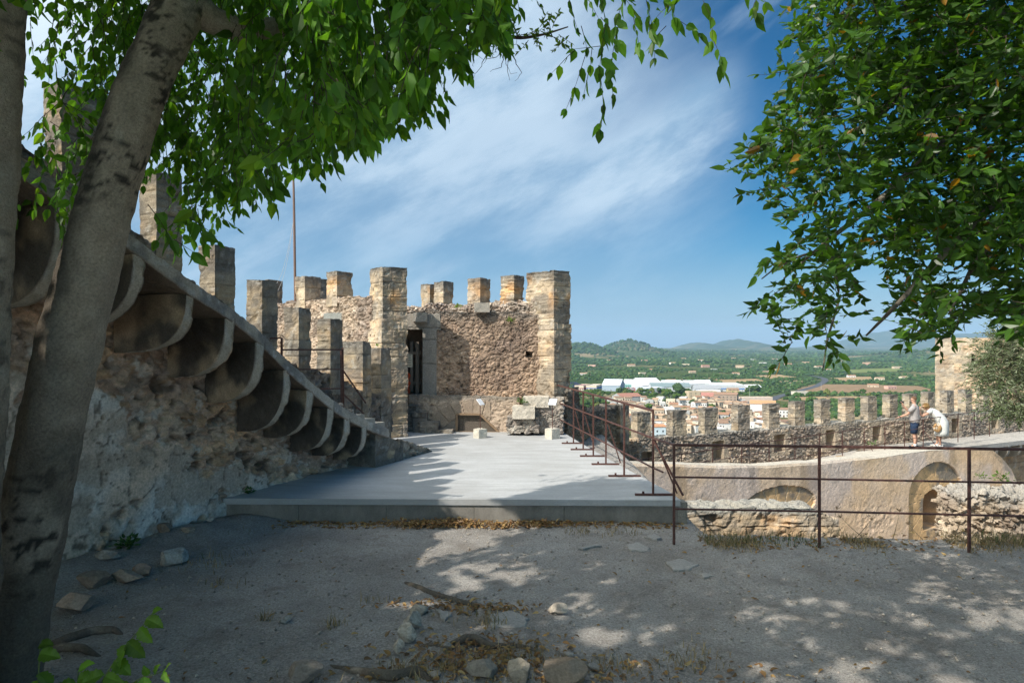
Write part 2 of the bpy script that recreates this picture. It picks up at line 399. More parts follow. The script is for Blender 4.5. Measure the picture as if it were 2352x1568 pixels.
def s_wallface(w, t, nr):
    d, c = _r(w, t, nr)
    s = (w[:, 0]-WA[0])*WD[0]+(w[:, 1]-WA[1])*WD[1]; z = w[:, 2]
    q = w+.12*np.stack([fbm(w*3, 3, 71), fbm(w*3+4, 3, 72), fbm(w*3+8, 3, 73)], 1)
    lim = np.interp(s, [1, 2.4, 3.2, 3.8, 4.4, 5.0, 5.6, 7.8], [1.9, 1.75, 1.35, .85, .62, .52, .16, .12])
    fl = fbm(w*2.1, 4, 74)-.5
    pm = sstep(-.05, .05, lim-z+1.7*fl+.12*(fbm(w*9, 3, 75)-.5))
    pm = np.maximum(pm*sstep(.27, .31, fbm(w*2.7, 4, 76)), sstep(.67, .70, fbm(w*3.3, 4, 77))*(z < 2.0)*.8)
    q = w+.22*np.stack([fbm(w*4, 4, 71), fbm(w*4+4, 4, 72), fbm(w*4+8, 4, 73)], 1)
    f1, f2, a, b2 = worley(q/np.array([.22, .22, .34]), 78)
    crack = sstep(.05, .0, f2-f1+.02*(fbm(w*9, 3, 79)-.5))*sstep(.28, .46, fbm(w*2.2, 3, 68)+.0)
    flk = sstep(.47, .54, .55*fbm(w*5.5, 5, 69, .6)+.45*fbm(w*1.7, 3, 63))
    pc = lerp(np.array([.70, .53, .41]), np.array([.69, .665, .635]), sstep(.35, .65, fbm(w*1.6, 3, 80)))*np.array([1.04, .99, .92])
    pc = pc*(.8+.35*fbm(w*6, 4, 81))[:, None]
    pc = lerp(pc, np.array([.42, .30, .21]), sstep(.58, .72, fbm(w*4.1, 4, 82))*.7)
    pc = lerp(pc, np.array([.47, .36, .27])*(.7+.6*fbm(w*12, 4, 67))[:, None], flk*.85)
    pc = lerp(pc, np.array([.17, .12, .085]), crack*.9)
    dp = .030+.012*(fbm(w*8, 4, 83)-.5)-.014*crack+.03*(fbm(w*2, 3, 84)-.5)-.012*flk
    chip = sstep(.60, .66, fbm(w*6.5, 5, 66, .62)); c = lerp(c, np.array([.66, .59, .51])*(.8+.4*fbm(w*14, 3, 65))[:, None], chip*.8); pit = sstep(.63, .72, fbm(w*np.array([6, 6, 8]), 4, 64)); d = d-.05*pit; c = lerp(c, np.array([.13, .095, .07]), pit*.85)
    und = sstep(.45, .1, zt(s)-z)*.35    # patchy darker tone right under the slab
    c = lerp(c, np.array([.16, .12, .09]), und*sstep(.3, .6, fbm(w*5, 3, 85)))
    return d*(1-pm)+dp*pm, lerp(c, pc, pm)
mb = MB()
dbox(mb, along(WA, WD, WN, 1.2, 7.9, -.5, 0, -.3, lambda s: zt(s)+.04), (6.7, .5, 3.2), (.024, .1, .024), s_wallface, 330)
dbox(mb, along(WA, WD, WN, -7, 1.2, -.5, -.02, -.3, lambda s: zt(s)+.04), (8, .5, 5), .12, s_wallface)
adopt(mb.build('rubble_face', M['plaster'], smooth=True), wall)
def s_slab(w, t, nr):
    d, c = s_plain((.48, .42, .34), .016, 21, .5)(w, t, nr)
    L = sstep(.42, .6, fbm(w*np.array([5, 5, 5]), 4, 22))
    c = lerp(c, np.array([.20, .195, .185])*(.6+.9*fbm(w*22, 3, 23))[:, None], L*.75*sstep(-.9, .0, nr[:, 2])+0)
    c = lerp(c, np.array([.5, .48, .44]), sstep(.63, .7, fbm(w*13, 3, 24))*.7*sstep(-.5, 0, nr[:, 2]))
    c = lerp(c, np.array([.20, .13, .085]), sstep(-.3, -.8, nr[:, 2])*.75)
    return d, c
mb = MB()
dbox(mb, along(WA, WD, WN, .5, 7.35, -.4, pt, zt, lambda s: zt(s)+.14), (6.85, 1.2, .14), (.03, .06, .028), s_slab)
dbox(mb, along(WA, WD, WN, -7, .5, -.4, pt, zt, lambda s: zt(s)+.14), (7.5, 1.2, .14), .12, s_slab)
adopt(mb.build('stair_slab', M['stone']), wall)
mb = MB()
_cr = s_rubble((.2, .2, .12), .035, ((.38, .32, .25), (.46, .38, .28), (.32, .28, .23)), (.38, .32, .26), 31, dark=lambda w, t, nr: .65*sstep(.4, .62, fbm(w*4, 4, 33)))
dbox(mb, along(WA, WD, WN, .8, 6.9, lambda s: pt(s)-.46, lambda s: pt(s)-.16, lambda s: zt(s)+.12, lambda s: zt(s)+np.interp(s, [.8, 2.2, 3.4, 4.6, 6.9], [.20, .22, .24, .22, .20])+.10*(vnoise(np.stack([s*4, s*0, s*0], 1), 17)-.5)), (6.1, .3, .5), .028, _cr)
adopt(mb.build('stair_kerb', M['rubble']), wall)
mb = MB()   # the treads, mostly hidden by the kerb
for k in range(40):
    s = -3+k*.26; z = float(zt(s+.13))+.15
    c0 = W3(s+.13, -.1, z-.05); mb.box(c0, (.9, .27, .24), math.atan2(WD[1], WD[0])-PI/2, (.36, .32, .26))
adopt(mb.build('stair_treads', M['attr']), wall)
# brackets: a plate with a quarter-round underside
cb = {5.85: (.8, 3.2), 5.3: (.86, 3.5)}
spec = [(5.3, 2.72), (5.85, 2.42), (6.45, 2.25), (6.95, 2.04), (7.54, 1.76), (8.0, 1.43), (8.43, 1.08), (8.83, .92), (9.27, .68), (9.65, .58), (10.07, .42)]
def corbel(Yr, zb, k):
    s = float(sY(Yr)); p, z1 = float(pt(s))-.0, float(zt(s))+.02
    h, th = z1-zb+.02*math.sin(k*2.3), .145+.015*math.sin(k*1.7)
    nth, nr_, nw = 34, 14, 5
    t, f = gridbox(nth, nr_, nw)
    ang = t[:, 0]*PI/2
    e = .76
    oy, oz = p*np.cos(ang)**e, -h*np.sin(ang)**e     # tip below the slab edge round to the wall foot
    yy = oy*t[:, 1]; zz = oz*t[:, 1]
    sx = s+(t[:, 2]-.5)*th
    w = np.stack([WA[0]+WD[0]*sx+WN[0]*yy, WA[1]+WD[1]*sx+WN[1]*yy, z1+zz], 1)
    nrm = vnormals(w, f)
    if (nrm*(w-w.mean(0))).sum() < 0: nrm = -nrm; f = f[:, ::-1]
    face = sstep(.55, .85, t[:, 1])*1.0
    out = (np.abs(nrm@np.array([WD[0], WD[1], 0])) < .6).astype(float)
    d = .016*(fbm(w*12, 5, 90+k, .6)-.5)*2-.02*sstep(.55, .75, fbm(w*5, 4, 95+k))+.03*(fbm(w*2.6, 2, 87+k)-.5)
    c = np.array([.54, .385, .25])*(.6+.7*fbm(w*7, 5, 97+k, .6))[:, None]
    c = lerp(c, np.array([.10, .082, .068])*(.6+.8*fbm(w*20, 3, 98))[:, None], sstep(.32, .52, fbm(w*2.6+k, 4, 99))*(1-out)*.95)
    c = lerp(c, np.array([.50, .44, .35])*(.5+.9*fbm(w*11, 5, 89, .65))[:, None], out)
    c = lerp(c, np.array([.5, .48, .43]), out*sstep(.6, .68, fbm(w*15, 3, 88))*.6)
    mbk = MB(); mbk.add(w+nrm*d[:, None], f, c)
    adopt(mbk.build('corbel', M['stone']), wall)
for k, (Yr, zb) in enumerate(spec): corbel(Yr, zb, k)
mb = MB()
c0 = W3(sY(10.55), .2, .2); dbox(mb, along(WA, WD, WN, sY(10.4), sY(11.1), -.2, .46, .2, lambda s: zt(s)), (.76, .66, .6), .025, s_ashlar(.24, .01, lich=.8))
adopt(mb.build('end_block', M['stone']), wall)
mb = MB()
dbox(mb, along(WA, WD, WN, sY(11.05), sY(12.0), -.1, .42, .2, lambda s: .62-.30*(s-sY(11.05))), (1.0, .5, .3), .025, s_rubble((.13, .13, .09), .03, ((.30, .27, .22), (.38, .32, .25)), seed=35))
adopt(mb.build('rubble_foot', M['rubble']), wall)
# outer parapet and merlons that follow the stairs down
Dm = lambda s: -.22-.085*(np.asarray(s)-2.0)      # inner face of the outer parapet, measured from the wall face
mY, mZ = [2.3, 3.1, 3.9, 4.5, 5.1, 5.75], [6.1, 6.0, 5.9, 5.6, 5.32, 5.06]
for u, v in ((139, 185), (357, 388), (491.7, 560.7), (600, 641), (684.5, 703.6), (757.6, 731), (832, 782), (874, 798)):
    g = np.linspace(5, 14, 4000); s_ = sY(g); xx = WA[0]+WD[0]*s_+WN[0]*Dm(s_); yy = WA[1]+WD[1]*s_+WN[1]*Dm(s_)
    k = np.argmin(np.abs(xx/yy-(u-CU)/F)); mY.append(float(g[k])); mZ.append(float(EYE-(v-HV)/F*yy[k]))
mL = [.28]*6+[.42, .36, .33, .30, .28, .32, .26, .32]
sill = lambda s: np.interp(s, sY(np.array(mY)), np.array(mZ)-.88)
mb = MB()
_pr = s_rubble((.2, .2, .13), .03, ((.34, .26, .19), (.40, .32, .23), (.29, .23, .18)), (.35, .28, .21), 36, dark=lambda w, t, nr: .7*sstep(.42, .6, fbm(w*3, 4, 37)))
dbox(mb, along(WA, WD, WN, sY(6.2), sY(12.6), lambda s: Dm(s)-.27, Dm, lambda s: zt(s)-.6, sill), (7, .42, 2), .04, _pr)
dbox(mb, along(WA, WD, WN, -9, sY(6.2), lambda s: Dm(s)-.27, Dm, lambda s: zt(s)-.6, sill), (12, .42, 3), .12, _pr)
adopt(mb.build('parapet', M['rubble']), wall)
for k, (Y, Z, L) in enumerate(zip(mY, mZ, mL)):
    s = float(sY(Y)); mb = MB(); low = Z-1.25 if k < 12 else .3
    T = .27 if k < 12 else .46; D = float(Dm(s))
    dbox(mb, along(WA, WD, WN, s, s+L, D-T, D+.012, low, Z), (L, T, Z-low), .022, s_ashlar(.25, .011, ((.39, .305, .2), (.44, .345, .235), (.33, .275, .2)), 40+k, top=Z+.05, lich=.5, z0=Z))
    adopt(mb.build('merlon', M['stone']), wall)

# ================================================================ the ruined tower at the end of the platform
tower = empty('ruined_tower', (-.8, 14.8, 0))
tag(tower, 'ruined stone tower with open doorway and broken battlements behind the concrete platform', 'tower')
PA = ((.50, .39, .265), (.55, .44, .31), (.44, .36, .27), (.52, .40, .26))
def corner_box(c, ar, al, th, z0, z1): return place((c[0]+.5*(ar*math.cos(th)-al*math.sin(th)), c[1]+.5*(ar*math.sin(th)+al*math.cos(th)), z0), (ar, al, z1-z0), th)
def pillar(c, ar, al, th, z0, z1, res, surf, name='pillar'):
    mb = MB(); dbox(mb, corner_box(c, ar, al, th, z0, z1), (ar, al, z1-z0), res, surf); return adopt(mb.build(name, M['stone']), tower)
R = math.radians
pillar((-2.54, 13.40), .535, .62, R(35), 2.62, 3.67, .022, s_ashlar(.28, .014, PA, 51, top=3.72, lich=.45, org=.5), 'merlon')
pillar((-2.555, 13.37), .565, .66, R(35), .15, 2.64, .022, s_ashlar(.27, .016, PA, 52, lich=.35, org=.15))
pillar((.87, 14.2), .48, .87, R(40), 2.55, 3.69, .022, s_ashlar(.28, .014, PA, 53, top=3.72, lich=.45, org=.5), 'merlon')
pillar((.875, 14.18), .5, .62, R(40), -2.5, 2.57, .022, s_ashlar(.27, .018, PA, 54, lich=.4, org=.15))
# front rubble wall with the doorway
TF = np.array([.9967, -.081]); TFN = np.array([-.081, -.9967]); TFA = np.array([-2.75, 14.85])
_tw = s_rubble((.12, .12, .085), .026, ((.47, .35, .255), (.54, .415, .31), (.40, .305, .225), (.49, .38, .28)), (.48, .37, .28), 55, rough=.012)
def s_tower(w, t, nr):
    d, c = _tw(w, t, nr)
    s = (w[:, 0]-TFA[0])*TF[0]+(w[:, 1]-TFA[1])*TF[1]; z = w[:, 2]; fr = t[:, 1] > .97
    g = sstep(1.2, 2.6, z+1.3*(fbm(w*1.2, 3, 56)-.5)+.25*(s-1.5))
    c = lerp(c*np.array([1, .93, .86]), c*np.array([.66, .64, .64]), g*.85)
    c = lerp(c, LICHEN*(.9+.8*fbm(w*20, 3, 57))[:, None], .7*sstep(2.55, 2.85, z+.25*(fbm(w*3, 3, 58)-.5)))
    ash = np.maximum((s > .78)*(s < 1.12)*(z > 1.0)*(z < 2.62), (s > .3)*(s < 1.2)*(z >= 2.45)*(z < 2.8))   # door jamb and lintel
    jo = np.minimum(np.minimum(np.abs(z-1.72), np.abs(z-2.24)), np.abs(z-2.5))
    ca = np.array([.33, .30, .255])*(.75+.5*fbm(w*7, 4, 59))[:, None]
    da = .02+.008*(fbm(w*15, 3, 60)-.5)-.014*sstep(.02, .0, jo)
    a1 = ash.astype(float); d = d*(1-a1)+da*a1; c = lerp(c, ca*(1-.5*sstep(.02, .0, jo))[:, None], a1)
    door = ((s > .42)*(s < .80)*(z > 1.05)*(z < 2.46)*fr).astype(float)
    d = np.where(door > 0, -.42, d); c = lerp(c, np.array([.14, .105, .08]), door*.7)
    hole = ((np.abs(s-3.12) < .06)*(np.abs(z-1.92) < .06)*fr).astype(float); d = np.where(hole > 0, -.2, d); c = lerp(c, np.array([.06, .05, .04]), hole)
    return d, c
mb = MB()
ztop = lambda s: 2.90-.035*s+.10*(vnoise(np.stack([s*2.2, s*0, s*0], 1), 5)-.5)
dbox(mb, along(TFA, TF, TFN, 0, 3.45, -.5, 0, .2, ztop), (3.45, .5, 2.7), (.021, .06, .021), s_tower)
adopt(mb.build('rubble_face', M['rubble']), tower)
mb = MB()   # crumbling pale cap of the wall
cap = lambda s: 2.98+.12*(vnoise(np.stack([s*4, s*0, s*0], 1), 6)-.5)+.06*(vnoise(np.stack([s*11, s*0, s*0], 1), 8)-.5)
dbox(mb, along(TFA, TF, TFN, .35, 3.3, -.52, -.12, 2.75, cap), (3, .4, .3), .024, s_rubble((.11, .11, .08), .04, ((.46, .37, .29), (.52, .44, .36), (.42, .33, .26)), (.45, .36, .28), 62))
adopt(mb.build('crumbling_top', M['rubble']), tower)
# the thicker base with its ledge, relieving arch and grated vent
BA = np.array([-2.2, 14.60]); BD = np.array([.9985, -.055]); BN = np.array([-.055, -.9985])
_tb = s_rubble((.2, .2, .12), .013, ((.50, .385, .285), (.45, .35, .265), (.54, .42, .31)), (.50, .39, .29), 63, mix=.35)
def s_base(w, t, nr):
    d, c = _tb(w, t, nr)
    s = (w[:, 0]-BA[0])*BD[0]+(w[:, 1]-BA[1])*BD[1]; z = w[:, 2]; fr = t[:, 1] > .96
    dx, dz = s-1.38, z+.05
    rr = np.hypot(dx*.9, dz); th = np.arctan2(dz, dx)
    vs = (rr > .70)*(rr < 1.02)*(th > .25)*(th < 2.9)*(s < 1.75); k = (th/.26); jv = np.abs(k-np.floor(k)-.5)
    cv = np.array([.38, .295, .215])*(.8+.4*fbm(w*7, 4, 64))[:, None]*(.8+.4*_hash(np.floor(k).astype(np.int64), np.zeros(len(k), np.int64), np.zeros(len(k), np.int64), 4))[:, None]
    vf = vs.astype(float); d = d*(1-vf)+vf*(.012-.02*sstep(.43, .5, jv)); c = lerp(c, cv*(1-.4*sstep(.45, .5, jv))[:, None], vf*.75)
    inn = ((rr <= .70)*(s < 1.0)).astype(float); c = lerp(c, np.array([.30, .255, .205])*(.8+.4*fbm(w*6, 4, 66))[:, None], inn); d = d*(1-.8*inn)
    gr = ((s > 1.02)*(z > .26)*(z < np.minimum(.66, .66-(s-1.52)*.9))*fr).astype(float)
    d = np.where(gr > 0, -.05, d); c = lerp(c, np.array([.15, .125, .10]), gr)
    lg = sstep(.9, 1.02, z)
    c = lerp(c, np.array([.27, .235, .19])*(.6+.8*fbm(w*9, 4, 67))[:, None], lg*.85)
    return d, c
mb = MB()
dbox(mb, along(BA, BD, BN, .0, 2.36, -.6, 0, .15, lambda s: 1.07-.02*s+.03*(vnoise(np.stack([s*3, s*0, s*0], 1), 9)-.5)), (2.36, .6, .9), (.02, .06, .02), s_base)
adopt(mb.build('base_course', M['rubble']), tower)
# grate: wooden frame and a diagonal lattice
def B3(s, y, z): return np.array([BA[0]+BD[0]*s+BN[0]*y, BA[1]+BD[1]*s+BN[1]*y, z])
gp = [(1.03, .275), (1.03, .66), (1.53, .655), (1.93, .275)]
mb = MB()
for k in range(4):
    a, b2 = gp[k], gp[(k+1) % 4]; mb.tube([B3(a[0], .03, a[1]), B3(b2[0], .03, b2[1])], .028, 4, (.25, .17, .105), sq=True)
gf = adopt(mb.build('vent_frame', M['attr']), tower)
mb = MB()
for sg in (1, -1):
    for k in range(-60, 60):
        o = k*.026; pts2 = []
        for u in np.linspace(0, 1, 60):
            s_ = 1.03+u*.9; z_ = .275+sg*(s_-1.03)*1.15+o
            if .275 < z_ < min(.66, .66-(s_-1.53)*.95): pts2.append((s_, z_))
        if len(pts2) > 2: mb.tube([B3(pts2[0][0], .0+.006*sg, pts2[0][1]), B3(pts2[-1][0], .0+.006*sg, pts2[-1][1])], .0048, 4, (.46, .39, .31))
gl = mb.build('lattice', M['attr']); gl.parent = gf; gl.matrix_parent_inverse = gf.matrix_parent_inverse.copy()
# steps that climb to the door ledge
mb = MB(); mb2 = []
for (s0, s1, z1, y1) in ((-.02, .17, .86, .12), (.12, .42, .70, .22), (.30, .68, .52, .32), (.62, .98, .36, .34)):
    mb = MB(); dbox(mb, along(BA, BD, BN, s0, s1, -.3, y1, .15, z1), (s1-s0, .5, z1-.15), .02, s_ashlar(.2, .012, ((.28, .24, .19), (.33, .28, .22)), 70, lich=.5))
    adopt(mb.build('step', M['stone']), tower)
# doorway leaf, netting and notice
dj = lambda s, y, z: np.array([TFA[0]+TF[0]*s+TFN[0]*y, TFA[1]+TF[1]*s+TFN[1]*y, z])
mb = MB(); mb.box(dj(.66, -.2, 1.62), (.07, .06, 1.15), math.atan2(TF[1], TF[0]), (.20, .165, .13)); mb.box(dj(.52, -.25, 1.65), (.06, .05, 1.1), 0, (.23, .19, .15))
mb.box(dj(.58, -.22, 1.95), (.3, .04, .06), 0, (.22, .18, .14)); mb.box(dj(.58, -.22, 1.3), (.3, .04, .06), 0, (.22, .18, .14))
adopt(mb.build('door_frame', M['attr']), tower)
mb = MB(); th = np.linspace(0, 1, 9)
mb.loft([[dj(.47+.02*math.sin(k*2)+dx, -.16+dy, 1.07+k*.055) for dx, dy in ((-.02, 0), (.025, -.01), (.02, .02), (-.015, .02))] for k in range(9)], (.75, .10, .03))
tag(mb.build('safety_netting', M['attr']), 'rolled orange safety netting standing inside the tower doorway', 'netting')
mb = MB(); mb.box(P(940, 828, 14.25), (.13, .015, .27), R(8), (.62, .53, .38))
for k in range(5): mb.box(P(940, 816+k*5.5, 14.25)+[0, -.012, 0], (.09-.02*(k % 2), .004, .008), R(8), (.15, .11, .08))
tag(mb.build('notice_board', M['attr']), 'small cream notice board fixed beside the tower doorway', 'sign')
# side walls of the tower, running back to the left
TD = np.array([.766, -.643]); TN = np.array([-.643, -.766])
LA = np.array([-5.7, 16.2])
_tl = s_rubble((.15, .15, .10), .032, ((.46, .355, .26), (.51, .41, .315), (.40, .31, .225), (.48, .36, .26)), (.46, .37, .28), 72)
def s_left(w, t, nr):
    d, c = _tl(w, t, nr); s = (w[:, 0]-LA[0])*TD[0]+(w[:, 1]-LA[1])*TD[1]; z = w[:, 2]; fr = t[:, 1] > .95
    a1 = ((s > 2.1)*(s < 2.75)*(z > 2.48)*(z < 2.82)).astype(float)
    c = lerp(c, np.array([.27, .275, .25])*(.75+.5*fbm(w*8, 3, 73))[:, None], a1); d = d*(1-a1)+.015*a1
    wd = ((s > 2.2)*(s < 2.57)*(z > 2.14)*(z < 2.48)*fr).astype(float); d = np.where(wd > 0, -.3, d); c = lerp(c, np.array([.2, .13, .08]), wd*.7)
    return d, c
mb = MB()
dbox(mb, along(LA, TD, TN, 0, 3.75, -.5, 0, .2, lambda s: 3.08+.14*(vnoise(np.stack([s*3, s*0, s*0], 1), 12)-.5)), (3.75, .5, 2.9), (.026, .08, .026), s_left)
adopt(mb.build('side_wall', M['rubble']), tower)
mb = MB()
RA = np.array([-2.7, 17.35])
dbox(mb, along(RA, TD, TN, 0, 4.6, -.4, 0, .2, lambda s: 3.08+.10*(vnoise(np.stack([s*4, s*0, s*0], 1), 13)-.5)), (4.6, .4, 2.9), .03, s_rubble((.13, .13, .09), .04, ((.46, .37, .29), (.52, .44, .36), (.42, .33, .26)), (.45, .36, .28), 74))
adopt(mb.build('side_wall', M['rubble']), tower)
def tmerlon(A, s, z0, z1, L=.42, T=.42, k=0, y0=-.4):
    mb = MB(); dbox(mb, along(A, TD, TN, s, s+L, y0, y0+T, z0, z1), (L, T, z1-z0), .02, s_ashlar(.27, .013, PA, 80+k, top=z1+.03, lich=.4, org=.5, z0=z1)); adopt(mb.build('merlon', M['stone']), tower)
for k, s in enumerate((1.02, 2.22)): tmerlon(LA, s, 2.95, 3.68+.03*k, .38, .42, k)
for k, (s, L) in enumerate(((.55, .34), (1.03, .33), (2.17, .4), (3.18, .4))): tmerlon(RA, s, 2.95, 3.68-.03*(k < 1), L, .36, 3+k, -.36)
for k, (u, v0, Y) in enumerate(((740, 642, 16.6), (622, 645, 16.4))):
    p = P(u, v0, Y); mb = MB(); dbox(mb, place((p[0], p[1], 2.4), (.4, .4, p[2]-2.4), R(-40)), (.4, .4, 1.2), .025, s_ashlar(.27, .012, PA, 90+k, top=p[2], lich=.7)); adopt(mb.build('merlon', M['stone']), tower)
for (u, v, Y, sx) in ((1107, 700, 14.6, .32), (965, 722, 14.7, .3)):
    p = P(u, v, Y); mb = MB(); dbox(mb, place((p[0], p[1], p[2]-.16), (sx, .2, .2), .1), (sx, .2, .2), .02, s_plain((.40, .36, .30), .012, 7)); tag(mb.build('loose_block', M['stone']), 'squared loose stone block lying on the tower wall top, %s' % ('below the middle merlon' if u > 1000 else 'above the doorway'), 'stone')
# stone steps and rubble flank under the right-hand pillar
for (u0, u1, v0, v1, Y, dp, kind) in ((1203, 1262, 912, 936, 13.95, .5, 0), (1178, 1230, 934, 962, 13.75, .5, 0), (1166, 1240, 958, 994, 13.85, .6, 1), (1226, 1296, 914, 996, 13.98, .6, 1)):
    a, b2 = P(u0, v0, Y), P(u1, v1, Y); mb = MB()
    sf = s_rubble((.13, .13, .09), .03, ((.40, .36, .30), (.48, .41, .33), (.33, .29, .245)), (.40, .34, .28), 92) if kind else s_plain((.56, .50, .41), .016, 93, .4, 8, .4)
    dbox(mb, place(((a[0]+b2[0])/2, Y+dp/2, b2[2]), (b2[0]-a[0], dp, a[2]-b2[2]), R(-3)), (b2[0]-a[0], dp, a[2]-b2[2]), .02, sf)
    adopt(mb.build('rubble_block' if kind else 'step', M['rubble'] if kind else M['stone']), tower)
# ================================================================ parapet wall with merlons on the right
PD, PN = np.array([.894, .448]), np.array([.448, -.894])     # along the wall / towards the walkway
PA0 = np.array([3.6, 19.5])
def pu(u): t = (u-CU)/F; return (t*PA0[1]-PA0[0])/(PD[0]-t*PD[1])
_pp = s_rubble((.17, .17, .11), .04, ((.40, .32, .245), (.46, .375, .285), (.34, .28, .22), (.43, .34, .25)), (.42, .34, .26), 101, rough=.02)
loops = [(float(pu(u)), a, b2) for u, a, b2 in ((1488, -1.32, -.95), (1650, -1.36, -.80), (1791, -1.30, -.76), (1908, -1.27, -.74), (2014, -1.25, -.72), (2195, -1.22, -.68), (2285, -1.2, -.66))]
def s_para(w, t, nr):
    d, c = _pp(w, t, nr); s = (w[:, 0]-PA0[0])*PD[0]+(w[:, 1]-PA0[1])*PD[1]; z = w[:, 2]; fr = t[:, 1] > .93
    c = lerp(c, LICHEN*1.5*(.6+.9*fbm(w*20, 3, 102))[:, None], .6*sstep(.46, .62, fbm(w*1.6, 4, 103)))
    topm = sstep(-.62, -.52, z+.04*(fbm(w*5, 3, 104)-.5)); c = lerp(c, np.array([.36, .33, .28])*(.7+.6*fbm(w*10, 3, 105))[:, None], topm); d = d*(1-.6*topm)
    for (sc, za, zb) in loops:
        a1 = ((np.abs(s-sc) < .42)*(z > za-.14)*(z < zb+.12)).astype(float)
        c = lerp(c, np.array([.42, .345, .255])*(.8+.4*fbm(w*7, 4, 106))[:, None], a1*.8); d = d*(1-.75*a1)
        h = ((np.abs(s-sc) < .23)*(z > za)*(z < zb)*fr).astype(float); d = np.where(h > 0, -.30+.1*(s-sc > .05)*0, d)
        c = lerp(c, np.array([.36, .27, .18]), h*.6)
    return d, c
para = empty('parapet_wall', (12, 24, -1.5))
tag(para, 'long rubble parapet wall with loopholes and a row of stone merlons above the valley', 'castle wall')
mb = MB()
dbox(mb, along(PA0, PD, PN, -.25, 24, -.46, 0, -2.2, lambda s: np.interp(s, [0, 16], [-.56, -.45])+.02*np.sin(s*2.3)), (24, .46, 1.7), (.028, .08, .026), s_para, 900)
dbox(mb, along(PA0, PD, PN, -.25, 24, -.46, -.04, -9, -2.2), (24, .46, 7), .4, s_para)
adopt(mb.build('rubble_face', M['rubble']), para)
for k, (u, v) in enumerate(((1465, 947), (1546, 943), (1620, 938), (1696.5, 931), (1767.7, 927), (1827, 922), (1887, 918), (1943, 914), (1995, 909.5), (2045, 906), (2090, 904), (2133, 900), (2177, 897), (2219, 895), (2260, 892), (2300, 889))):
    s = float(pu(u)); hh = float(EYE-(v-HV)/F*(PA0[1]+PD[1]*s)); zl = float(np.interp(s, [0, 16], [-.56, -.45]))
    mb = MB(); L, T = .52-.007*k+.02*math.sin(k), .30
    dbox(mb, along(PA0, PD, PN, s, s+L, -T-.02, -.02, zl-.06, hh), (L, T, .88), .02, s_ashlar(.275, .013, ((.42, .345, .245), (.47, .38, .275), (.36, .30, .225)), 110+k, top=hh+.06, lich=.42, z0=hh, org=.12, blen=3))
    adopt(mb.build('merlon', M['stone']), para)
# lower rough flank between the tower and the parapet
FA = np.array([1.25, 14.45]); FD = np.array([.424, .906]); FN = np.array([.906, -.424])
_fl = s_rubble((.13, .13, .10), .06, ((.40, .29, .19), (.46, .35, .24), (.32, .24, .165), (.42, .31, .2)), (.40, .30, .21), 121, rough=.02)
def s_flank(w, t, nr):
    d, c = _fl(w, t, nr)
    return d, lerp(c, LICHEN*1.3*(.6+.9*fbm(w*20, 3, 122))[:, None], .75*sstep(.1, .55, w[:, 2]+.4*(fbm(w*3, 3, 123)-.5)))
flank = empty('broken_wall', (2.2, 16.3, -1))
tag(flank, 'broken rough rubble wall stepping down from the tower to the parapet', 'wall')
mb = MB()
dbox(mb, along(FA, FD, FN, -.2, 5.6, -.5, 0, -2.4, lambda s: np.interp(s, [-.2, .5, .55, .9, .95, 3.75, 3.8, 5.6], [1.2, 1.15, .80, .78, .62, .55, -.45, -.58])+.05*(vnoise(np.stack([s*5, s*0, s*0], 1), 14)-.5)), (5.8, .5, 3.2), (.026, .08, .026), s_flank)
adopt(mb.build('rubble_face', M['rubble']), flank)
a = P(1424, 936, 17.55)
mb = MB(); dbox(mb, place((a[0], 17.6, -.35), (.30, .4, .95), R(32)), (.3, .4, .95), .02, s_ashlar(.5, .01, lich=.5, top=.6)); adopt(mb.build('merlon', M['stone']), flank)

# ================================================================ walkway, slab brackets and the masonry under it
QD, QN = np.array([.86, .51]), np.array([.51, -.86])
VA = np.array([2.67, 15.0]); VD = np.array([.9076, .42]); VN = np.array([.42, -.9076])   # face of the plastered wall
wz = -1.42
wzf = lambda s: np.interp(s, [0, 3.5, 10.5, 24], [-2.0, -1.9, wz, wz])
mb = MB()
def s_walk(w, t, nr):
    d, c = s_plain((.44, .41, .365), .01, 131, .3, 5, .3)(w, t, nr); return d, c
dbox(mb, along(PA0, PD, PN, -2.5, 24, -.1, 1.55, lambda s: wzf(s)-.16, wzf), (26.5, 1.6, .16), (.06, .05, .06), s_walk)
o = tag(mb.build('walkway', M['stone']), None, None, kind='structure')
under = empty('walkway_base', (15, 22, -3)); tag(under, 'coursed masonry base under the walkway with curved brackets at its edge', 'castle wall')
mb = MB(); dbox(mb, along(PA0, PD, PN, 8, 24, .2, .98, -6, wz-.15), (16, .7, 4.4), (.05, .2, .045), s_ashlar(.17, .014, ((.40, .28, .17), (.46, .33, .2), (.35, .25, .16)), 132, lich=.15, blen=.3)); adopt(mb.build('masonry_face', M['stone']), under)
for k in range(13):
    s = 12.6+k*.78; mb = MB(); ring = []
    for dx in (-.07, .07):
        a = np.linspace(0, PI/2, 14)
        y = .98+.55*np.cos(a)**.7; z = wz-.16-.5*np.sin(a)**.7
        pr = [(PA0[0]+PD[0]*(s+dx)+PN[0]*yy, PA0[1]+PD[1]*(s+dx)+PN[1]*yy, zz) for yy, zz in list(zip(y, z))+[(.9, wz-.66), (.9, wz-.16)]]
        ring.append(pr)
    mb.loft(ring, (.40, .35, .28)); adopt(mb.build('corbel', M['stone']), under)

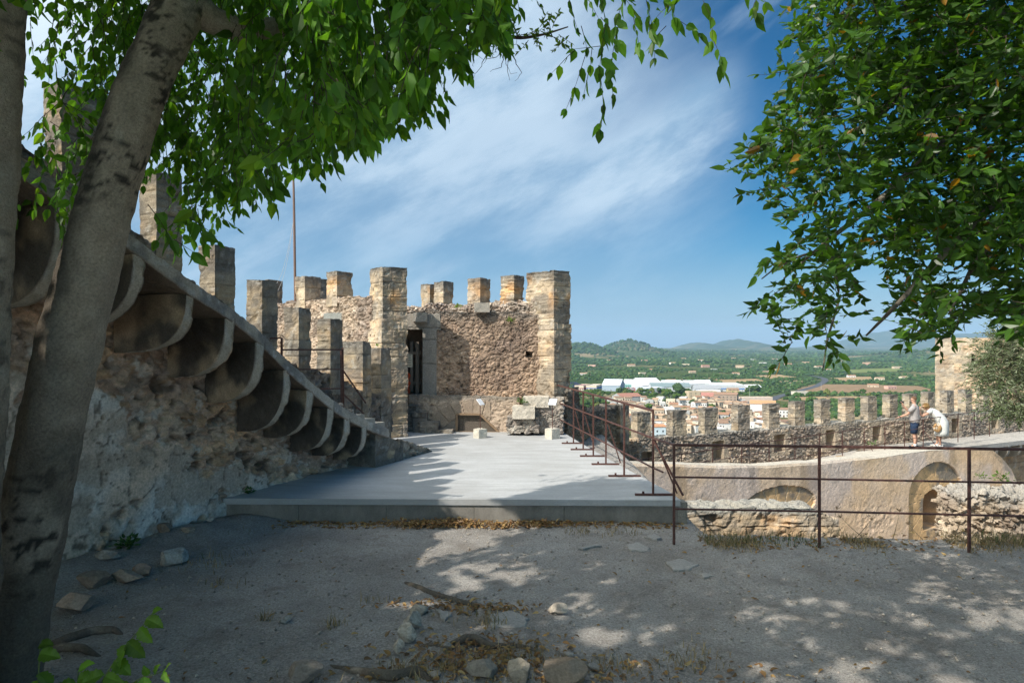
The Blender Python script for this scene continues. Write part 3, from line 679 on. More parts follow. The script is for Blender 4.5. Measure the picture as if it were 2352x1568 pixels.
# ================================================================ plastered wall with arches
def vs(u, v):
    t = (u-CU)/F; s = (t*VA[1]-VA[0])/(VD[0]-t*VD[1]); return s, EYE-(v-HV)/F*(VA[1]+VD[1]*s)
tS, tZ = zip(*[vs(u, v) for u, v in ((1400, 1060), (1455, 1064), (1553, 1065), (1655, 1069), (1760, 1068), (1882, 1061), (2000, 1047), (2135, 1030), (2220, 1025), (2278, 1026), (2300, 1045), (2324, 1072), (2335, 1100))])
ptop = lambda s: np.interp(s, tS, tZ)
_pl = s_plain((.74, .555, .385), .008, 141, .35, 3, .35)
def arch(ul, ur, ua, va, vb, k):      # centre, half width, springing height, rise
    sl, sr_ = vs(ul, vb)[0], vs(ur, vb)[0]; za, zb = vs(ua, va)[1], vs(ua, vb)[1]; return ((sl+sr_)/2, (sr_-sl)/2*k, zb, (za-zb))
A1 = arch(1712, 1869, 1793, 1116, 1158, 1.06); A2 = arch(2088, 2212, 2152, 1061, 1135, 1.0); A3 = arch(2127, 2178, 2152, 1125, 1150, 1.0)+(vs(2152, 1214)[1],)
def s_court(w, t, nr):
    d, c = _pl(w, t, nr); s = (w[:, 0]-VA[0])*VD[0]+(w[:, 1]-VA[1])*VD[1]; z = w[:, 2]; fr = t[:, 1] > .98
    c = lerp(c, np.array([.68, .55, .45])*(.8+.4*fbm(w*5, 4, 142))[:, None], sstep(.42, .62, fbm(w*.9, 3, 143)))
    c = lerp(c, np.array([.76, .53, .31])*(.85+.3*fbm(w*5, 4, 144))[:, None], .8*sstep(.5, .68, fbm(w*1.1+7, 3, 145))*.8)
    c = lerp(c, c*np.array([.62, .62, .62]), .8*sstep(.52, .7, fbm(w*np.array([2.6, 2.6, .7]), 4, 146))*sstep(-2.6, -1.2, z))
    rg = sstep(.5, .62, fbm(w*1.2+3, 3, 147))*sstep(-1.6, -2.6, z)
    d = d+rg*.03*(fbm(w*9, 4, 148)-.5)*2; d += .006*(fbm(w*26, 3, 149)-.5)+.03*(fbm(w*1.2, 2, 139)-.5)
    c = lerp(c, np.array([.50, .45, .37])*(.8+.4*fbm(w*8, 3, 150))[:, None], sstep(.35, .9, nr[:, 2]))
    gold = np.array([.68, .45, .23])*(.6+.8*fbm(w*4, 4, 151))[:, None]
    gold = lerp(gold, np.array([.26, .22, .17]), sstep(.45, .65, fbm(w*2.5, 4, 152)))
    # segmental blind arch
    e1 = np.hypot((s-A1[0])/A1[1], (z-A1[2])/A1[3]); th1 = np.arctan2(z-A1[2]+.8, s-A1[0])
    a1 = ((e1 < 1)*fr).astype(float); r1 = sstep(.96, 1.0, e1)*(e1 < 1.0)
    k1 = th1/.33; j1 = sstep(.45, .49, np.abs(k1-np.floor(k1)-.5))
    d = np.where(a1 > 0, -.05+.01*(fbm(w*12, 3, 153)-.5)-.02*j1, d); c = lerp(c, lerp(gold, np.array([.55, .48, .36]), j1), a1)
    # tall arch with a niche
    zz = np.maximum(z-A2[2], 0)
    e2 = np.hypot((s-A2[0])/A2[1], zz/A2[3]); a2 = ((e2 < 1)*fr).astype(float)
    th2 = np.arctan2(z-A2[2]+.05, s-A2[0]); k2 = th2/.3; j2 = sstep(.46, .49, np.abs(k2-np.floor(k2)-.5))
    d = np.where(a2 > 0, -.08+.015*(fbm(w*12, 3, 154)-.5)-.015*j2, d); c = lerp(c, lerp(gold, np.array([.26, .21, .14]), j2*.8), a2)
    zn = np.maximum(z-A3[2], 0); e3 = np.hypot((s-A3[0])/A3[1], zn/A3[3]); a3 = ((e3 < 1)*(z > A3[4])*fr).astype(float)
    d = np.where(a3 > 0, -.75, d); c = lerp(c, np.array([.55, .40, .27])*(.7+.6*fbm(w*6, 3, 155))[:, None], a3)
    return d, c
mb = MB()
w0 = along(VA, VD, VN, tS[0], tS[-1], lambda s: -.38-3.2*sstep(6.5, 12.5, s), 0, -4.2, ptop)
def round_top(t):
    w = w0(t); k = sstep(.86, 1.0, t[:, 1])*t[:, 2]**8
    w[:, 2] -= .06*k+(1-t[:, 1])*t[:, 2]**4*np.maximum(0, w[:, 2]-wz+.02)*sstep(6.5, 12.5, (w[:, 0]-VA[0])*VD[0]+(w[:, 1]-VA[1])*VD[1])
    w[:, 2] += .05*(fbm(w*np.array([1, 1, 0]), 3, 140)-.5)*t[:, 2]**6
    return w
dbox(mb, round_top, (14.5, 3, 3.2), (.026, .07, .026), s_court, 700)
tag(mb.build('plastered_wall', M['plaster']), 'sloping ochre plastered wall with a low blind arch and a tall arched niche', 'wall')
# low wall of squared stones and rubble in the court
mb = MB()
ms = s_ashlar(.19, .028, ((.52, .40, .265), (.56, .45, .32), (.44, .34, .23), (.58, .42, .26)), 161, lich=.35, blen=.48, org=.3)
def s_low(w, t, nr):
    d, c = ms(w, t, nr); tp = sstep(-.78, -.68, w[:, 2]+.06*(fbm(w*4, 3, 162)-.5))
    return d, lerp(c, np.array([.36, .345, .30])*(.6+.8*fbm(w*12, 4, 163))[:, None], tp*.9)
dbox(mb, along((2.9, 11.5), (1, .02), (.02, -1), 0, 2.62, -.6, 0, -3.6, lambda s: -.63+.05*(vnoise(np.stack([s*3, s*0, s*0], 1), 15)-.5)-.22*sstep(2.2, 2.62, s)), (2.62, .6, 3), .026, s_low)
tag(mb.build('masonry_wall', M['rubble']), 'low lichen-topped masonry wall in the sunken court below the blind arch', 'wall')
mb = MB()
mr = s_rubble((.3, .3, .2), .09, ((.46, .36, .255), (.52, .42, .31), (.40, .31, .22)), (.46, .37, .27), 165, rough=.03)
def s_rr(w, t, nr):
    d, c = mr(w, t, nr); return d, lerp(c, np.array([.40, .375, .33])*(.6+.8*fbm(w*10, 4, 166))[:, None], .8*sstep(-.9, -.6, w[:, 2]+.3*(fbm(w*2, 3, 167)-.5)))
dbox(mb, along((8.15, 12.5), (.97, -.24), (-.24, -.97), 0, 5.5, -1.1, 0, -3.9, lambda s: -.62+.10*s*.6+.16*(vnoise(np.stack([s*2.4, s*0, s*0], 1), 16)-.5)), (5.5, 1.1, 3.3), .032, s_rr)
tag(mb.build('rubble_wall', M['rubble']), 'crumbling sunlit rubble wall to the right of the arched niche', 'wall')

# ================================================================ round-the-corner tower on the far right
mb = MB()
RTd = np.array([.835, -.55]); RTn = np.array([-.55, -.835])
_rt = s_rubble((.3, .3, .18), .02, ((.58, .42, .27), (.63, .47, .31), (.52, .38, .25)), (.56, .41, .27), 171)
_ra = s_ashlar(.42, .01, ((.50, .40, .28), (.54, .44, .32), (.45, .36, .26)), 172, lich=.3, blen=.7)
def s_rt(w, t, nr):
    d, c = _rt(w, t, nr); d2, c2 = _ra(w, t, nr); s = (w[:, 0]-20.45)*RTd[0]+(w[:, 1]-33)*RTd[1]; z = w[:, 2]
    k = np.floor(z/.42); q = ((s < .75+.45*(k % 2)) | (z > 1.5) | ((np.abs(s-1.5) < .45)*(z > .7))).astype(float)
    d = d*(1-q)+d2*q; c = lerp(c, c2, q)
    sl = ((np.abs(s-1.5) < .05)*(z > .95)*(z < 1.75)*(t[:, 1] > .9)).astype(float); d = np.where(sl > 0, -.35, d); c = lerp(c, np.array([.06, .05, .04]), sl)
    return d, c
dbox(mb, along((20.45, 33), RTd, RTn, 0, 6.5, -4, 0, -9, 2.5), (6.5, 4, 11.5), (.05, .3, .05), s_rt)
tag(mb.build('corner_tower', M['rubble']), 'square ochre castle tower with a narrow slit behind the olive tree', 'tower')

# ================================================================ steel railings
RUST = (.11, .055, .045)
def rail_obj(name, label, cat='railing', group=None):
    e = empty(name); tag(e, label, cat, group); return e
def bar(par, name, pts, r=.017, n=8, sq=False):
    mb = MB(); mb.tube(pts, r, n, RUST, sq=sq); o = mb.build(name, M['rust']); o.parent = par; return o
near = rail_obj('steel_railing', 'rusty brown steel railing across the near right edge of the dirt terrace')
pts = [G(1548, 1250), G(1882, 1257), G(2226, 1267), G(2590, 1276), G(2990, 1285)]
pp = [np.array([p[0], p[1], gz(p[0], p[1])]) for p in pts]
for p in pp: bar(near, 'post', [p-[0, 0, .05], [p[0], p[1], 1.055]], .017, 4, True)
ends = [np.array([p[0], p[1], 0]) for p in pp]
for h, r in ((1.055, .019), (.715, .013), (.378, .013)): bar(near, 'rail', [e+[0, 0, h] for e in ends], r, 4, True)
plr = rail_obj('steel_railing', 'rusty steel railing on flat feet along the right edge of the concrete platform')
pY = [8.32, 9.52, 10.47, 11.25, 11.96, 12.73, 14.4]; px = lambda Y: 1.72+(Y-8.32)/(14.4-8.32)*(.93-1.72)
tops = []
for k, Y in enumerate(pY):
    x = px(Y); zt_ = np.interp(Y, [8.32, 14.4], [1.315, 1.29]); tops.append((x, Y, zt_))
    pz = bar(plr, 'post', [(x, Y, PZ), (x, Y, zt_)], .017, 4, True)
    xe = np.interp(Y, [8.3, 10.6, 13, 14.9], [1.99, 1.62, 1.27, 1.02])
    mb = MB(); mb.box(((x-.22+xe)/2, Y, PZ+.012), (xe-x+.22, .045, .022), 0, RUST); mb.tube([(x-.12, Y, PZ+.02), (x-.12, Y, PZ+.05)], .015, 6, RUST)
    o = mb.build('foot_bar', M['rust']); o.parent = plr
    if k in (0, 2, 4, 5): bar(plr, 'brace', [(x, Y, PZ+.72), (xe+.02, Y-.02, PZ+.03)], .012, 4, True)
bar(plr, 'rail', tops, .018, 4, True)
corner = ends[0]+[0, 0, 1.055]
bar(plr, 'rail', [(x, Y, np.interp(Y, [8.32, 14.4], [.98, .93])) for x, Y, z in tops[::-1]]+[corner], .014, 4, True)
bar(plr, 'rail', [(x, Y, np.interp(Y, [8.32, 14.4], [.62, .60])) for x, Y, z in tops[::-1]]+[tuple((np.array([1.72, 8.32, .62])+ends[0]+[0, 0, .715])/2)], .012, 4, True)
bar(plr, 'brace', [(1.72, 8.32, .97), (2.03, 8.1, .33)], .014, 4, True)
wr = rail_obj('steel_railing', 'thin rusty railing in front of two visitors on the walkway')
WRA = np.array([1.08, 15.55])
wz2 = lambda s: np.interp(s, [0, 1.6, 3, 12, 22], [-.55, -.72, -.67, -.47, -.18])
tp = []; sp = [2.0]
for s in np.arange(1.55, 19.5, 1.12):
    p = WRA+QD*s; z = float(wz2(s)); tp.append((p[0], p[1], z)); bar(wr, 'post', [(p[0], p[1], z-1.0), (p[0], p[1], z)], .014, 4, True)
for dz, r in ((0, .014), (-.29, .010), (-.58, .010)): bar(wr, 'rail', [(x, y, z+dz) for x, y, z in tp], r, 4, True)
st0 = np.array([1.15, 14.7, .95]);
for dz in (0, -.3, -.6): bar(wr, 'rail', [st0+[0, 0, dz], (tp[0][0]-.35, tp[0][1]-.05, tp[0][2]+dz), (tp[0][0], tp[0][1], tp[0][2]+dz)], .011, 4, True)
for k in (3, 9, 12): x, y, z = tp[k]; bar(wr, 'brace', [(x, y, z-.35), (x+.30, y-.35, z-.95)], .011, 4, True)
# hand rails at the head of the stairs
sr = rail_obj('steel_railing', 'rusty guard rail across the stairs behind the curved brackets')
A_, B_ = P(647, 803, 9.3), P(787, 803, 10.4)
bar(sr, 'post', [P(647, 776, 9.3), P(647, 850, 9.3)], .018, 4, True); bar(sr, 'post', [P(787, 798, 10.4), P(789, 945, 10.4)], .018, 4, True); bar(sr, 'post', [P(783, 805, 10.5), P(784, 925, 10.5)], .012, 4, True)
bar(sr, 'rail', [P(620, 777, 9.3), P(647, 776, 9.3)], .014, 4, True)
bar(sr, 'rail', [A_, B_], .016, 4, True); bar(sr, 'rail', [P(660, 848, 9.4), P(787, 848, 10.4)], .014, 4, True); bar(sr, 'rail', [P(718, 893, 9.9), P(787, 892, 10.4)], .014, 4, True)
for v0, v1, u1 in ((852, 925, 840), (905, 950, 836)): bar(sr, 'brace', [P(789, v0, 10.4), P(u1, v1, 10.9)], .012, 4, True)

# ================================================================ flagpole with its stay wires
pole = empty('flagpole', P(678, 690, 16.2)); tag(pole, 'tall bare rusty flagpole standing on the tower battlements', 'flagpole')
mb = MB(); mb.tube([P(678.5, 705, 16.2), P(676, 520, 16.2), P(674.5, 430, 16.2), P(671.5, 350, 16.2)], [.032, .03, .026, .022], 8, (.20, .13, .10)); adopt(mb.build('mast', M['attr']), pole)
mb = MB(); mb.tube([P(671.5, 352, 16.2), P(671.5, 347, 16.2)], .036, 8, (.22, .18, .15)); adopt(mb.build('finial', M['attr']), pole)
for (u, v) in ((630, 660), (638, 668)):
    mb = MB(); t_ = np.linspace(0, 1, 9); a, b2 = P(675.5, 500, 16.2), P(u, v, 16.0)
    mb.tube([a*(1-k)+b2*k-[0, 0, .30*math.sin(PI*k)] for k in t_], .004, 4, (.5, .5, .48)); adopt(mb.build('stay_wire', M['attr']), pole)

# ================================================================ information signs standing in stone blocks
def info_sign(u, v, Y, side, tilt, label):
    b = P(u, v, Y); e = empty('info_sign', (b[0], b[1], PZ)); tag(e, label, 'sign')
    mb = MB(); dbox(mb, place((b[0], b[1], PZ-.004), (side, side*.95, side*.92), R(38)), (side, side, side), .012, s_plain((.60, .56, .47), .008, 181+int(u), .35, 14, .4)); adopt(mb.build('stone_base', M['stone']), e)
    h = P(u, 926, Y)[2]
    mb = MB(); mb.tube([(b[0], b[1], PZ+side*.9), (b[0], b[1], h)], .008, 6, RUST); adopt(mb.build('stem', M['rust']), e)
    mb = MB(); mb.box((b[0]+.005, b[1]-.02, h+.03), (.155, .012, .15), R(tilt), (.80, .80, .80), rx=R(-42)); pn = adopt(mb.build('panel', M['attr']), e)
    l = MB(); cr, sr_ = math.cos(R(-42)), math.sin(R(-42))
    for wd, dz in ((.09, .05), (.11, .025), (.10, .0), (.11, -.025), (.06, -.05)):
        y_, z_ = -.0075, dz; yy, zz = y_*cr-z_*sr_, y_*sr_+z_*cr
        cx, sx = math.cos(R(tilt)), math.sin(R(tilt))
        l.box((b[0]+.005-yy*sx, b[1]-.02+yy*cx, h+.03+zz), (wd, .002, .009), R(tilt), (.12, .12, .12), rx=R(-42))
    tx = l.build('text_lines', M['attr']); adopt(tx, e); tx.parent = pn; tx.matrix_parent_inverse = pn.matrix_parent_inverse.copy()
info_sign(1269, 1006, 13.45, .22, -22, 'tilted white information panel on a pale stone block beside the platform railing')
info_sign(1103, 998, 13.55, .20, 60, 'information panel seen edge-on, on a stone block before the grated vent')
# ================================================================ leaves and twigs
LEAF_V = np.array([(0, 0, 0), (.36, 0, -.03), (.70, 0, -.05), (1, 0, -.12), (.16, .30, .05), (.46, .37, .05), (.78, .17, -.02), (.16, -.30, .05), (.46, -.37, .05), (.78, -.17, -.02)])
LEAF_Q = np.array([[0, 1, 5, 4], [1, 2, 6, 5], [0, 7, 8, 1], [1, 8, 9, 2]]); LEAF_T = np.array([[2, 3, 6], [2, 9, 3]])
def norm(a): return a/(np.linalg.norm(a, axis=-1, keepdims=True)+1e-12)
def add_leaves(mb, p, d, n, L, wr, col, curl=1.0):
    p, d, n = np.asarray(p, float), norm(np.asarray(d, float)), np.asarray(n, float)
    s = norm(np.cross(n, d)); n = np.cross(d, s); k = len(p)
    L = np.broadcast_to(np.asarray(L, float), (k,)); wr = np.broadcast_to(np.asarray(wr, float), (k,))
    T = LEAF_V
    v = p[:, None]+L[:, None, None]*(T[None, :, 0, None]*d[:, None]+(T[None, :, 1]*wr[:, None])[:, :, None]*s[:, None]*1.0+(T[None, :, 2]*curl)[:, :, None]*n[:, None])
    o = (np.arange(k)*10)[:, None, None]
    mb.add(v.reshape(-1, 3), [(LEAF_Q[None]+o).reshape(-1, 4), (LEAF_T[None]+o).reshape(-1, 3)], np.repeat(np.asarray(col, float), 10, 0))
def add_cards(mb, p, d, n, L, wr, col):
    """plain six-sided leaves for the crown overhead, out of sight of the lens"""
    p, d, n = np.asarray(p, float), norm(np.asarray(d, float)), np.asarray(n, float); s = norm(np.cross(n, d)); k = len(p)
    T = np.array([(0, 0), (.35, .5), (.75, .38), (1, 0), (.75, -.38), (.35, -.5)])
    L = np.broadcast_to(np.asarray(L, float), (k,))
    v = p[:, None]+L[:, None, None]*(T[None, :, 0, None]*d[:, None]+T[None, :, 1, None]*wr*s[:, None])
    o = (np.arange(k)*6)[:, None, None]
    mb.add(v.reshape(-1, 3), (np.array([[0, 1, 2, 3], [0, 3, 4, 5]])[None]+o).reshape(-1, 4), np.repeat(np.asarray(col, float), 6, 0))
def rnd3(k): return norm(rng.normal(size=(k, 3)))
def sprays(mbl, mbt, start, d0, length, nl, leafL, wr, droop, hang, colf, side=.8, tr=.003, jitter=.25, skip=0.0):
    """one twig bearing alternate leaves; hang = how strongly the leaves point down"""
    p, d = np.array(start, float), norm(np.array(d0, float)); pts = [p.copy()]; st = length/nl; lp, ld, ln = [], [], []
    for k in range(nl):
        d = norm(d+np.array([0, 0, -droop])*st*3+rng.normal(size=3)*jitter*.35); p = p+d*st; pts.append(p.copy())
        if rng.random() < skip: continue
        sd = norm(np.cross(d, [0, 0, 1])+rng.normal(size=3)*.35)*(1 if k % 2 else -1)
        lp.append(p.copy()); ld.append(d*.45+sd*side+np.array([0, 0, -hang])+rng.normal(size=3)*.25); ln.append(norm(np.cross(d, sd)*(1 if k % 2 else -1)+np.array([0, 0, .5])+rng.normal(size=3)*.45))
    lp.append(p.copy()); ld.append(d+np.array([0, 0, -hang*.5])); ln.append(rng.normal(size=3)+[0, 0, 1])
    k = len(lp)
    add_leaves(mbl, lp, ld, ln, leafL*rng.uniform(.45, 1.25, k), wr*rng.uniform(.85, 1.15, k), colf(k))
    mbt.tube(pts, np.linspace(tr, tr*.4, len(pts)), 4, (.085, .065, .05), caps=False)
def proj(p):
    p = np.atleast_2d(p); Y = np.maximum(p[:, 1], 1e-3)
    return CU+p[:, 0]/Y*F, HV-(p[:, 2]-EYE)/Y*F, p[:, 1] > .05
def limb(mb, pts, rad, n=14, bark=(.36, .295, .22), blotch=.5, seed=1, dense=26, moss=0.0):
    pts = np.asarray(pts, float); t = np.linspace(0, 1, len(pts)); tt = np.linspace(0, 1, max(dense, len(pts)))
    def cr(y):   # smooth curve through the points
        from_ = np.interp(tt, t, y); k = np.array([.25, .5, .25])
        for _ in range(max(1, dense//12)):
            e = np.concatenate([[2*from_[0]-from_[1]], from_, [2*from_[-1]-from_[-2]]]); from_ = np.convolve(e, k, 'valid')
        return from_
    q = np.stack([cr(pts[:, k]) for k in range(3)], 1); r = np.interp(tt, t, rad)
    def wob(v, c):
        a = fbm(v*np.array([7, 7, 3]), 4, seed)-.5; b2 = fbm(v*np.array([26, 26, 16]), 5, seed+1, .65)-.5
        return v+(v-c)*(a*.2+b2*.15)[:, None]
    def col(v):
        c = np.array(bark)*(.6+.8*fbm(v*np.array([16, 16, 10]), 5, seed+2, .65))[:, None]
        bl = sstep(.54, .60, fbm(v*np.array([13, 13, 26]), 5, seed+3, .62))*sstep(.40, .55, fbm(v*2.2, 3, seed+4))
        c = lerp(c, np.array([.03, .027, .024]), bl*blotch)
        c = lerp(c, np.array([.42, .38, .30]), sstep(.6, .7, fbm(v*6, 3, seed+5))*.4)
        if moss:
            k = np.clip(np.searchsorted(q[:, 2], v[:, 2]), 0, len(q)-1); sd_ = (q[k, 0]-v[:, 0])/r[k]     # blackish lichen on the weather side
            c = lerp(c, np.array([.055, .047, .038])*(.6+.9*fbm(v*24, 4, seed+9))[:, None], moss*sstep(-.1, .75, sd_+1.3*(fbm(v*np.array([5, 5, 4]), 5, seed+10, .6)-.5)))
        return lerp(c, np.array([.12, .10, .075])*(.7+.6*fbm(v*20, 3, seed+6))[:, None], sstep(2.4, 1.2, v[:, 2]+.6*(fbm(v*3, 3, seed+7)-.5)+v[:, 0]*.0)*.75*sstep(.25, .5, fbm(v*4, 3, seed+8)))
    mb.tube(q, r, n, col, wob=wob)

def inpoly(x, y, poly):
    r = np.zeros(len(x), bool); n = len(poly)
    for k in range(n):
        (x0, y0), (x1, y1) = poly[k], poly[(k+1) % n]
        r ^= ((y0 > y) != (y1 > y)) & (x < (x1-x0)*(y-y0)/(y1-y0+1e-12)+x0)
    return r
lit = [(-1.45, 6.3), (-.75, 6.55), (-.2, 7.2), (.2, 7.75), (.3, 8.12), (-.1, 8.4), (-1.6, 8.4)]
plat_sh = [(-.1, 8.1), (.55, 8.75), (1.0, 9.2), (1.55, 9.6), (2.1, 9.3), (2.4, 8.1)]
# ================================================================ the leaning tree on the left, its crown spreading overhead
lt = empty('leaning_tree', (-2.9, 3.95, 0)); tag(lt, 'leaning tree with smooth grey trunk and drooping toothed leaves at the left', 'tree')
mb = MB()
tpts = [(-95, 1790, 3.95), (2, 1560, 3.92), (44, 1350, 3.9), (98, 1080, 3.88), (160, 790, 3.86), (234, 500, 3.86), (306, 250, 3.9), (378, 90, 3.95), (440, -60, 4.05), (540, -260, 4.3), (640, -480, 4.6)]
tw = [250, 166, 146, 136, 130, 118, 108, 108, 112, 104, 88]
limb(mb, [P(*q) for q in tpts], [w_/2/F*q[2] for w_, q in zip(tw, tpts)], 72, blotch=.9, seed=201, dense=260, moss=.85)
limb(mb, [P(420, -10, 4.02), P(480, 45, 4.1), P(560, 72, 4.25), P(660, 60, 4.5), P(800, -30, 4.9), P(960, -120, 5.2)], [.12, .085, .065, .06, .05, .04], 16, seed=205)
limb(mb, [P(440, -60, 4.05), P(400, -300, 4.2), P(330, -600, 4.4), P(300, -900, 4.6)], [.13, .1, .08, .05], 14, seed=206)
limb(mb, [P(540, -260, 4.3), P(800, -500, 4.0), P(1100, -760, 3.6)], [.09, .07, .04], 12, seed=207)
limb(mb, [P(400, -300, 4.2), (-2.2, 2.6, 6.2), (-2.6, .6, 7.2), (-2.4, -1.5, 7.8)], [.1, .08, .06, .04], 12, seed=208)
limb(mb, [P(380, -400, 4.3), (-.8, 2.4, 6.8), (.8, .8, 7.4), (2.6, -.5, 7.6)], [.09, .07, .05, .03], 12, seed=209)
limb(mb, [P(860, -140, 4.9), P(980, 10, 4.7), P(1070, 50, 4.6), P(1130, 72, 4.55), P(1190, 90, 4.5), P(1250, 80, 4.5), P(1305, 62, 4.45)], [.03, .025, .019, .015, .012, .008, .004], 8, (.10, .07, .055), 0, 210)
trunk = adopt(mb.build('trunk', M['bark'], smooth=True), lt)
mbl, mbt = MB(), MB()
def colA(k):
    c = np.array([.085, .185, .024])*rng.uniform(.6, 1.45, (k, 1)); y = rng.random((k, 1)) < .12
    return np.where(y, c*np.array([1.7, 1.35, .8]), c)
VU = [-60, 40, 130, 240, 300, 360, 440, 480, 520, 580, 640, 700, 790, 840, 900, 950, 1000, 1060, 1110, 1150, 1190, 1240, 1290, 1315, 1350, 1385, 1420, 1500, 1560, 1620, 1660, 1690]
VV = [540, 560, 560, 470, 540, 580, 600, 520, 500, 470, 420, 400, 340, 310, 300, 270, 225, 150, 130, 90, 0, -40, -40, 30, 140, 210, 160, 160, 105, 105, 60, -20]
vmax = lambda u: np.interp(u, VU, VV)
cnt = 0
while cnt < 1400:
    u = rng.uniform(-60, 1200); vm = float(vmax(u)); v0 = vm-70-(vm+420)*rng.random()**1.25
    if v0 < -330: continue
    if vm-v0 < 160 and rng.random() < .35: continue
    if 290 < u < 445 and v0 > 320 and rng.random() < .7: continue
    Y = rng.uniform(3.5, 6.4) if u > 540 else rng.uniform(4.5, 6.2)
    if rng.random() < .10 and u > 640: Y = rng.uniform(2.6, 3.3)
    ln = rng.uniform(.22, .5)*Y/4.5; ln = min(ln, (vm-v0)/F*Y*1.0)
    if ln < .1: continue
    s = P(u, v0, Y); d = np.array([rng.normal()*.4, rng.normal()*.5, -rng.uniform(.3, .9)])
    tgt = [s[:2]-SUN_H*((s[2]-q-PZ)/math.tan(SUN_EL)) for q in (0, ln)]
    if any((q[1] > 8.0 and not inpoly(np.array([q[0]]), np.array([q[1]]), plat_sh)[0]) or inpoly(np.array([q[0]]), np.array([q[1]]), lit)[0] for q in tgt) and rng.random() < .97: continue
    sprays(mbl, mbt, s, d, ln, int(rng.integers(6, 12)), .09, .70, .5, .75, colA, .7); cnt += 1
# hanging ends seen against the sky
def hang(us, Y, nl, leaf=.11, skip=0.0, dup_=0):
    pts = [P(u, v, Y) for u, v in us]
    for a, b2 in zip(pts[:-1], pts[1:]):
        k = max(2, int(round(nl*np.linalg.norm(b2-a)/.5)))
        sprays(mbl, mbt, a, b2-a, np.linalg.norm(b2-a), k, leaf, .70, .05, .75, colA, .7, .0028, .12, skip)
for us, Y, nl in (([(1300, -20), (1335, 60), (1345, 110)], 4.4, 9), ([(1380, -30), (1390, 60), (1375, 150), (1385, 240), (1382, 300)], 4.3, 11), ([(1440, -30), (1420, 60), (1400, 150), (1408, 215)], 4.6, 11),
                  ([(1480, -30), (1490, 50), (1510, 130)], 4.3, 11), ([(1530, -30), (1550, 40), (1600, 80)], 4.5, 10), ([(1340, -20), (1380, 40), (1420, 90)], 4.9, 11), ([(1420, -30), (1455, 40), (1470, 110)], 5.0, 10),
                  ([(1600, -30), (1635, 40), (1640, 95)], 4.6, 5), ([(1640, 95), (1655, 130), (1662, 165)], 4.6, 8), ([(1750, -40), (1735, 20), (1738, 40)], 4.2, 8), ([(1700, -40), (1765, -5)], 4.2, 7),
                  ([(1390, 105), (1320, 115), (1262, 160)], 4.5, 6), ([(1350, 110), (1320, 200), (1300, 250)], 4.6, 4), ([(1360, 110), (1355, 150), (1340, 215)], 4.6, 5),
                  ([(690, 330), (715, 390), (735, 420)], 5.0, 9), ([(700, 300), (690, 380)], 5.0, 6), ([(430, 430), (450, 510), (470, 560)], 4.0, 8), ([(340, 470), (400, 550), (440, 580)], 3.9, 8), ([(860, 150), (890, 230)], 2.9, 9), ([(930, 120), (960, 190)], 3.0, 9), ([(1530, 60), (1500, 95)], 4.6, 9), ([(1580, -20), (1500, 30)], 4.4, 12), ([(1330, -40), (1440, 10)], 4.4, 12), ([(1430, -60), (1540, -5)], 4.5, 12)):
    hang(us, Y, nl)
# bare twigs below the bough
for k in range(60):
    u0, v0 = rng.uniform(930, 1180), rng.uniform(60, 130); Y = rng.uniform(4.4, 4.8)
    p, d = P(u0, v0, Y), np.array([rng.normal()*.6, rng.normal()*.3, -1.0]); pts = [p]
    for j in range(7): d = norm(d+rng.normal(size=3)*.55); p = p+d*.035*rng.uniform(.6, 1.4); pts.append(p)
    if u0 > 1000 or v0 > 100: mbt.tube(pts, np.linspace(.0035, .001, len(pts)), 4, (.075, .055, .045), caps=False)
for k in range(16): sprays(mbl, mbt, P(rng.uniform(1180, 1300), rng.uniform(60, 95), 4.5), rng.normal(size=3), .1, 7, .045, .5, .1, .1, lambda k: np.array([.10, .15, .03])*rng.uniform(.7, 1.3, (k, 1)))
# the crown overhead and behind the viewpoint, which throws the dappled shade
def shade_leaves(n, x0, x1, y0, y1, dens, zlo, zhi, L=.15):
    T = np.stack([rng.uniform(x0, x1, n), rng.uniform(y0, y1, n), np.zeros(n)], 1)
    T = T[rng.random(len(T)) < dens(T)]
    cl = np.stack([np.floor(T[:, 0]*3), np.floor(T[:, 1]*3), np.zeros(len(T))], 1).astype(np.int64)
    z = zlo+(zhi-zlo)*np.clip(_hash(cl[:, 0], cl[:, 1], cl[:, 2], 9)*.75+.25*rng.random(len(T)), 0, 1)
    h = z/math.tan(SUN_EL); p = np.stack([T[:, 0]+SUN_H[0]*h, T[:, 1]+SUN_H[1]*h, z], 1)
    u, v, fr = proj(p); vis = fr & (u > -160) & (u < 2500) & (v > -140)
    p = p[~vis]; k = len(p); d = rnd3(k)+np.array([0, 0, -.5]); nn = rnd3(k)+np.array([0, 0, 1.2])
    add_cards(mbl, p, d, nn, L*rng.uniform(.7, 1.3, k), .62, colA(k))
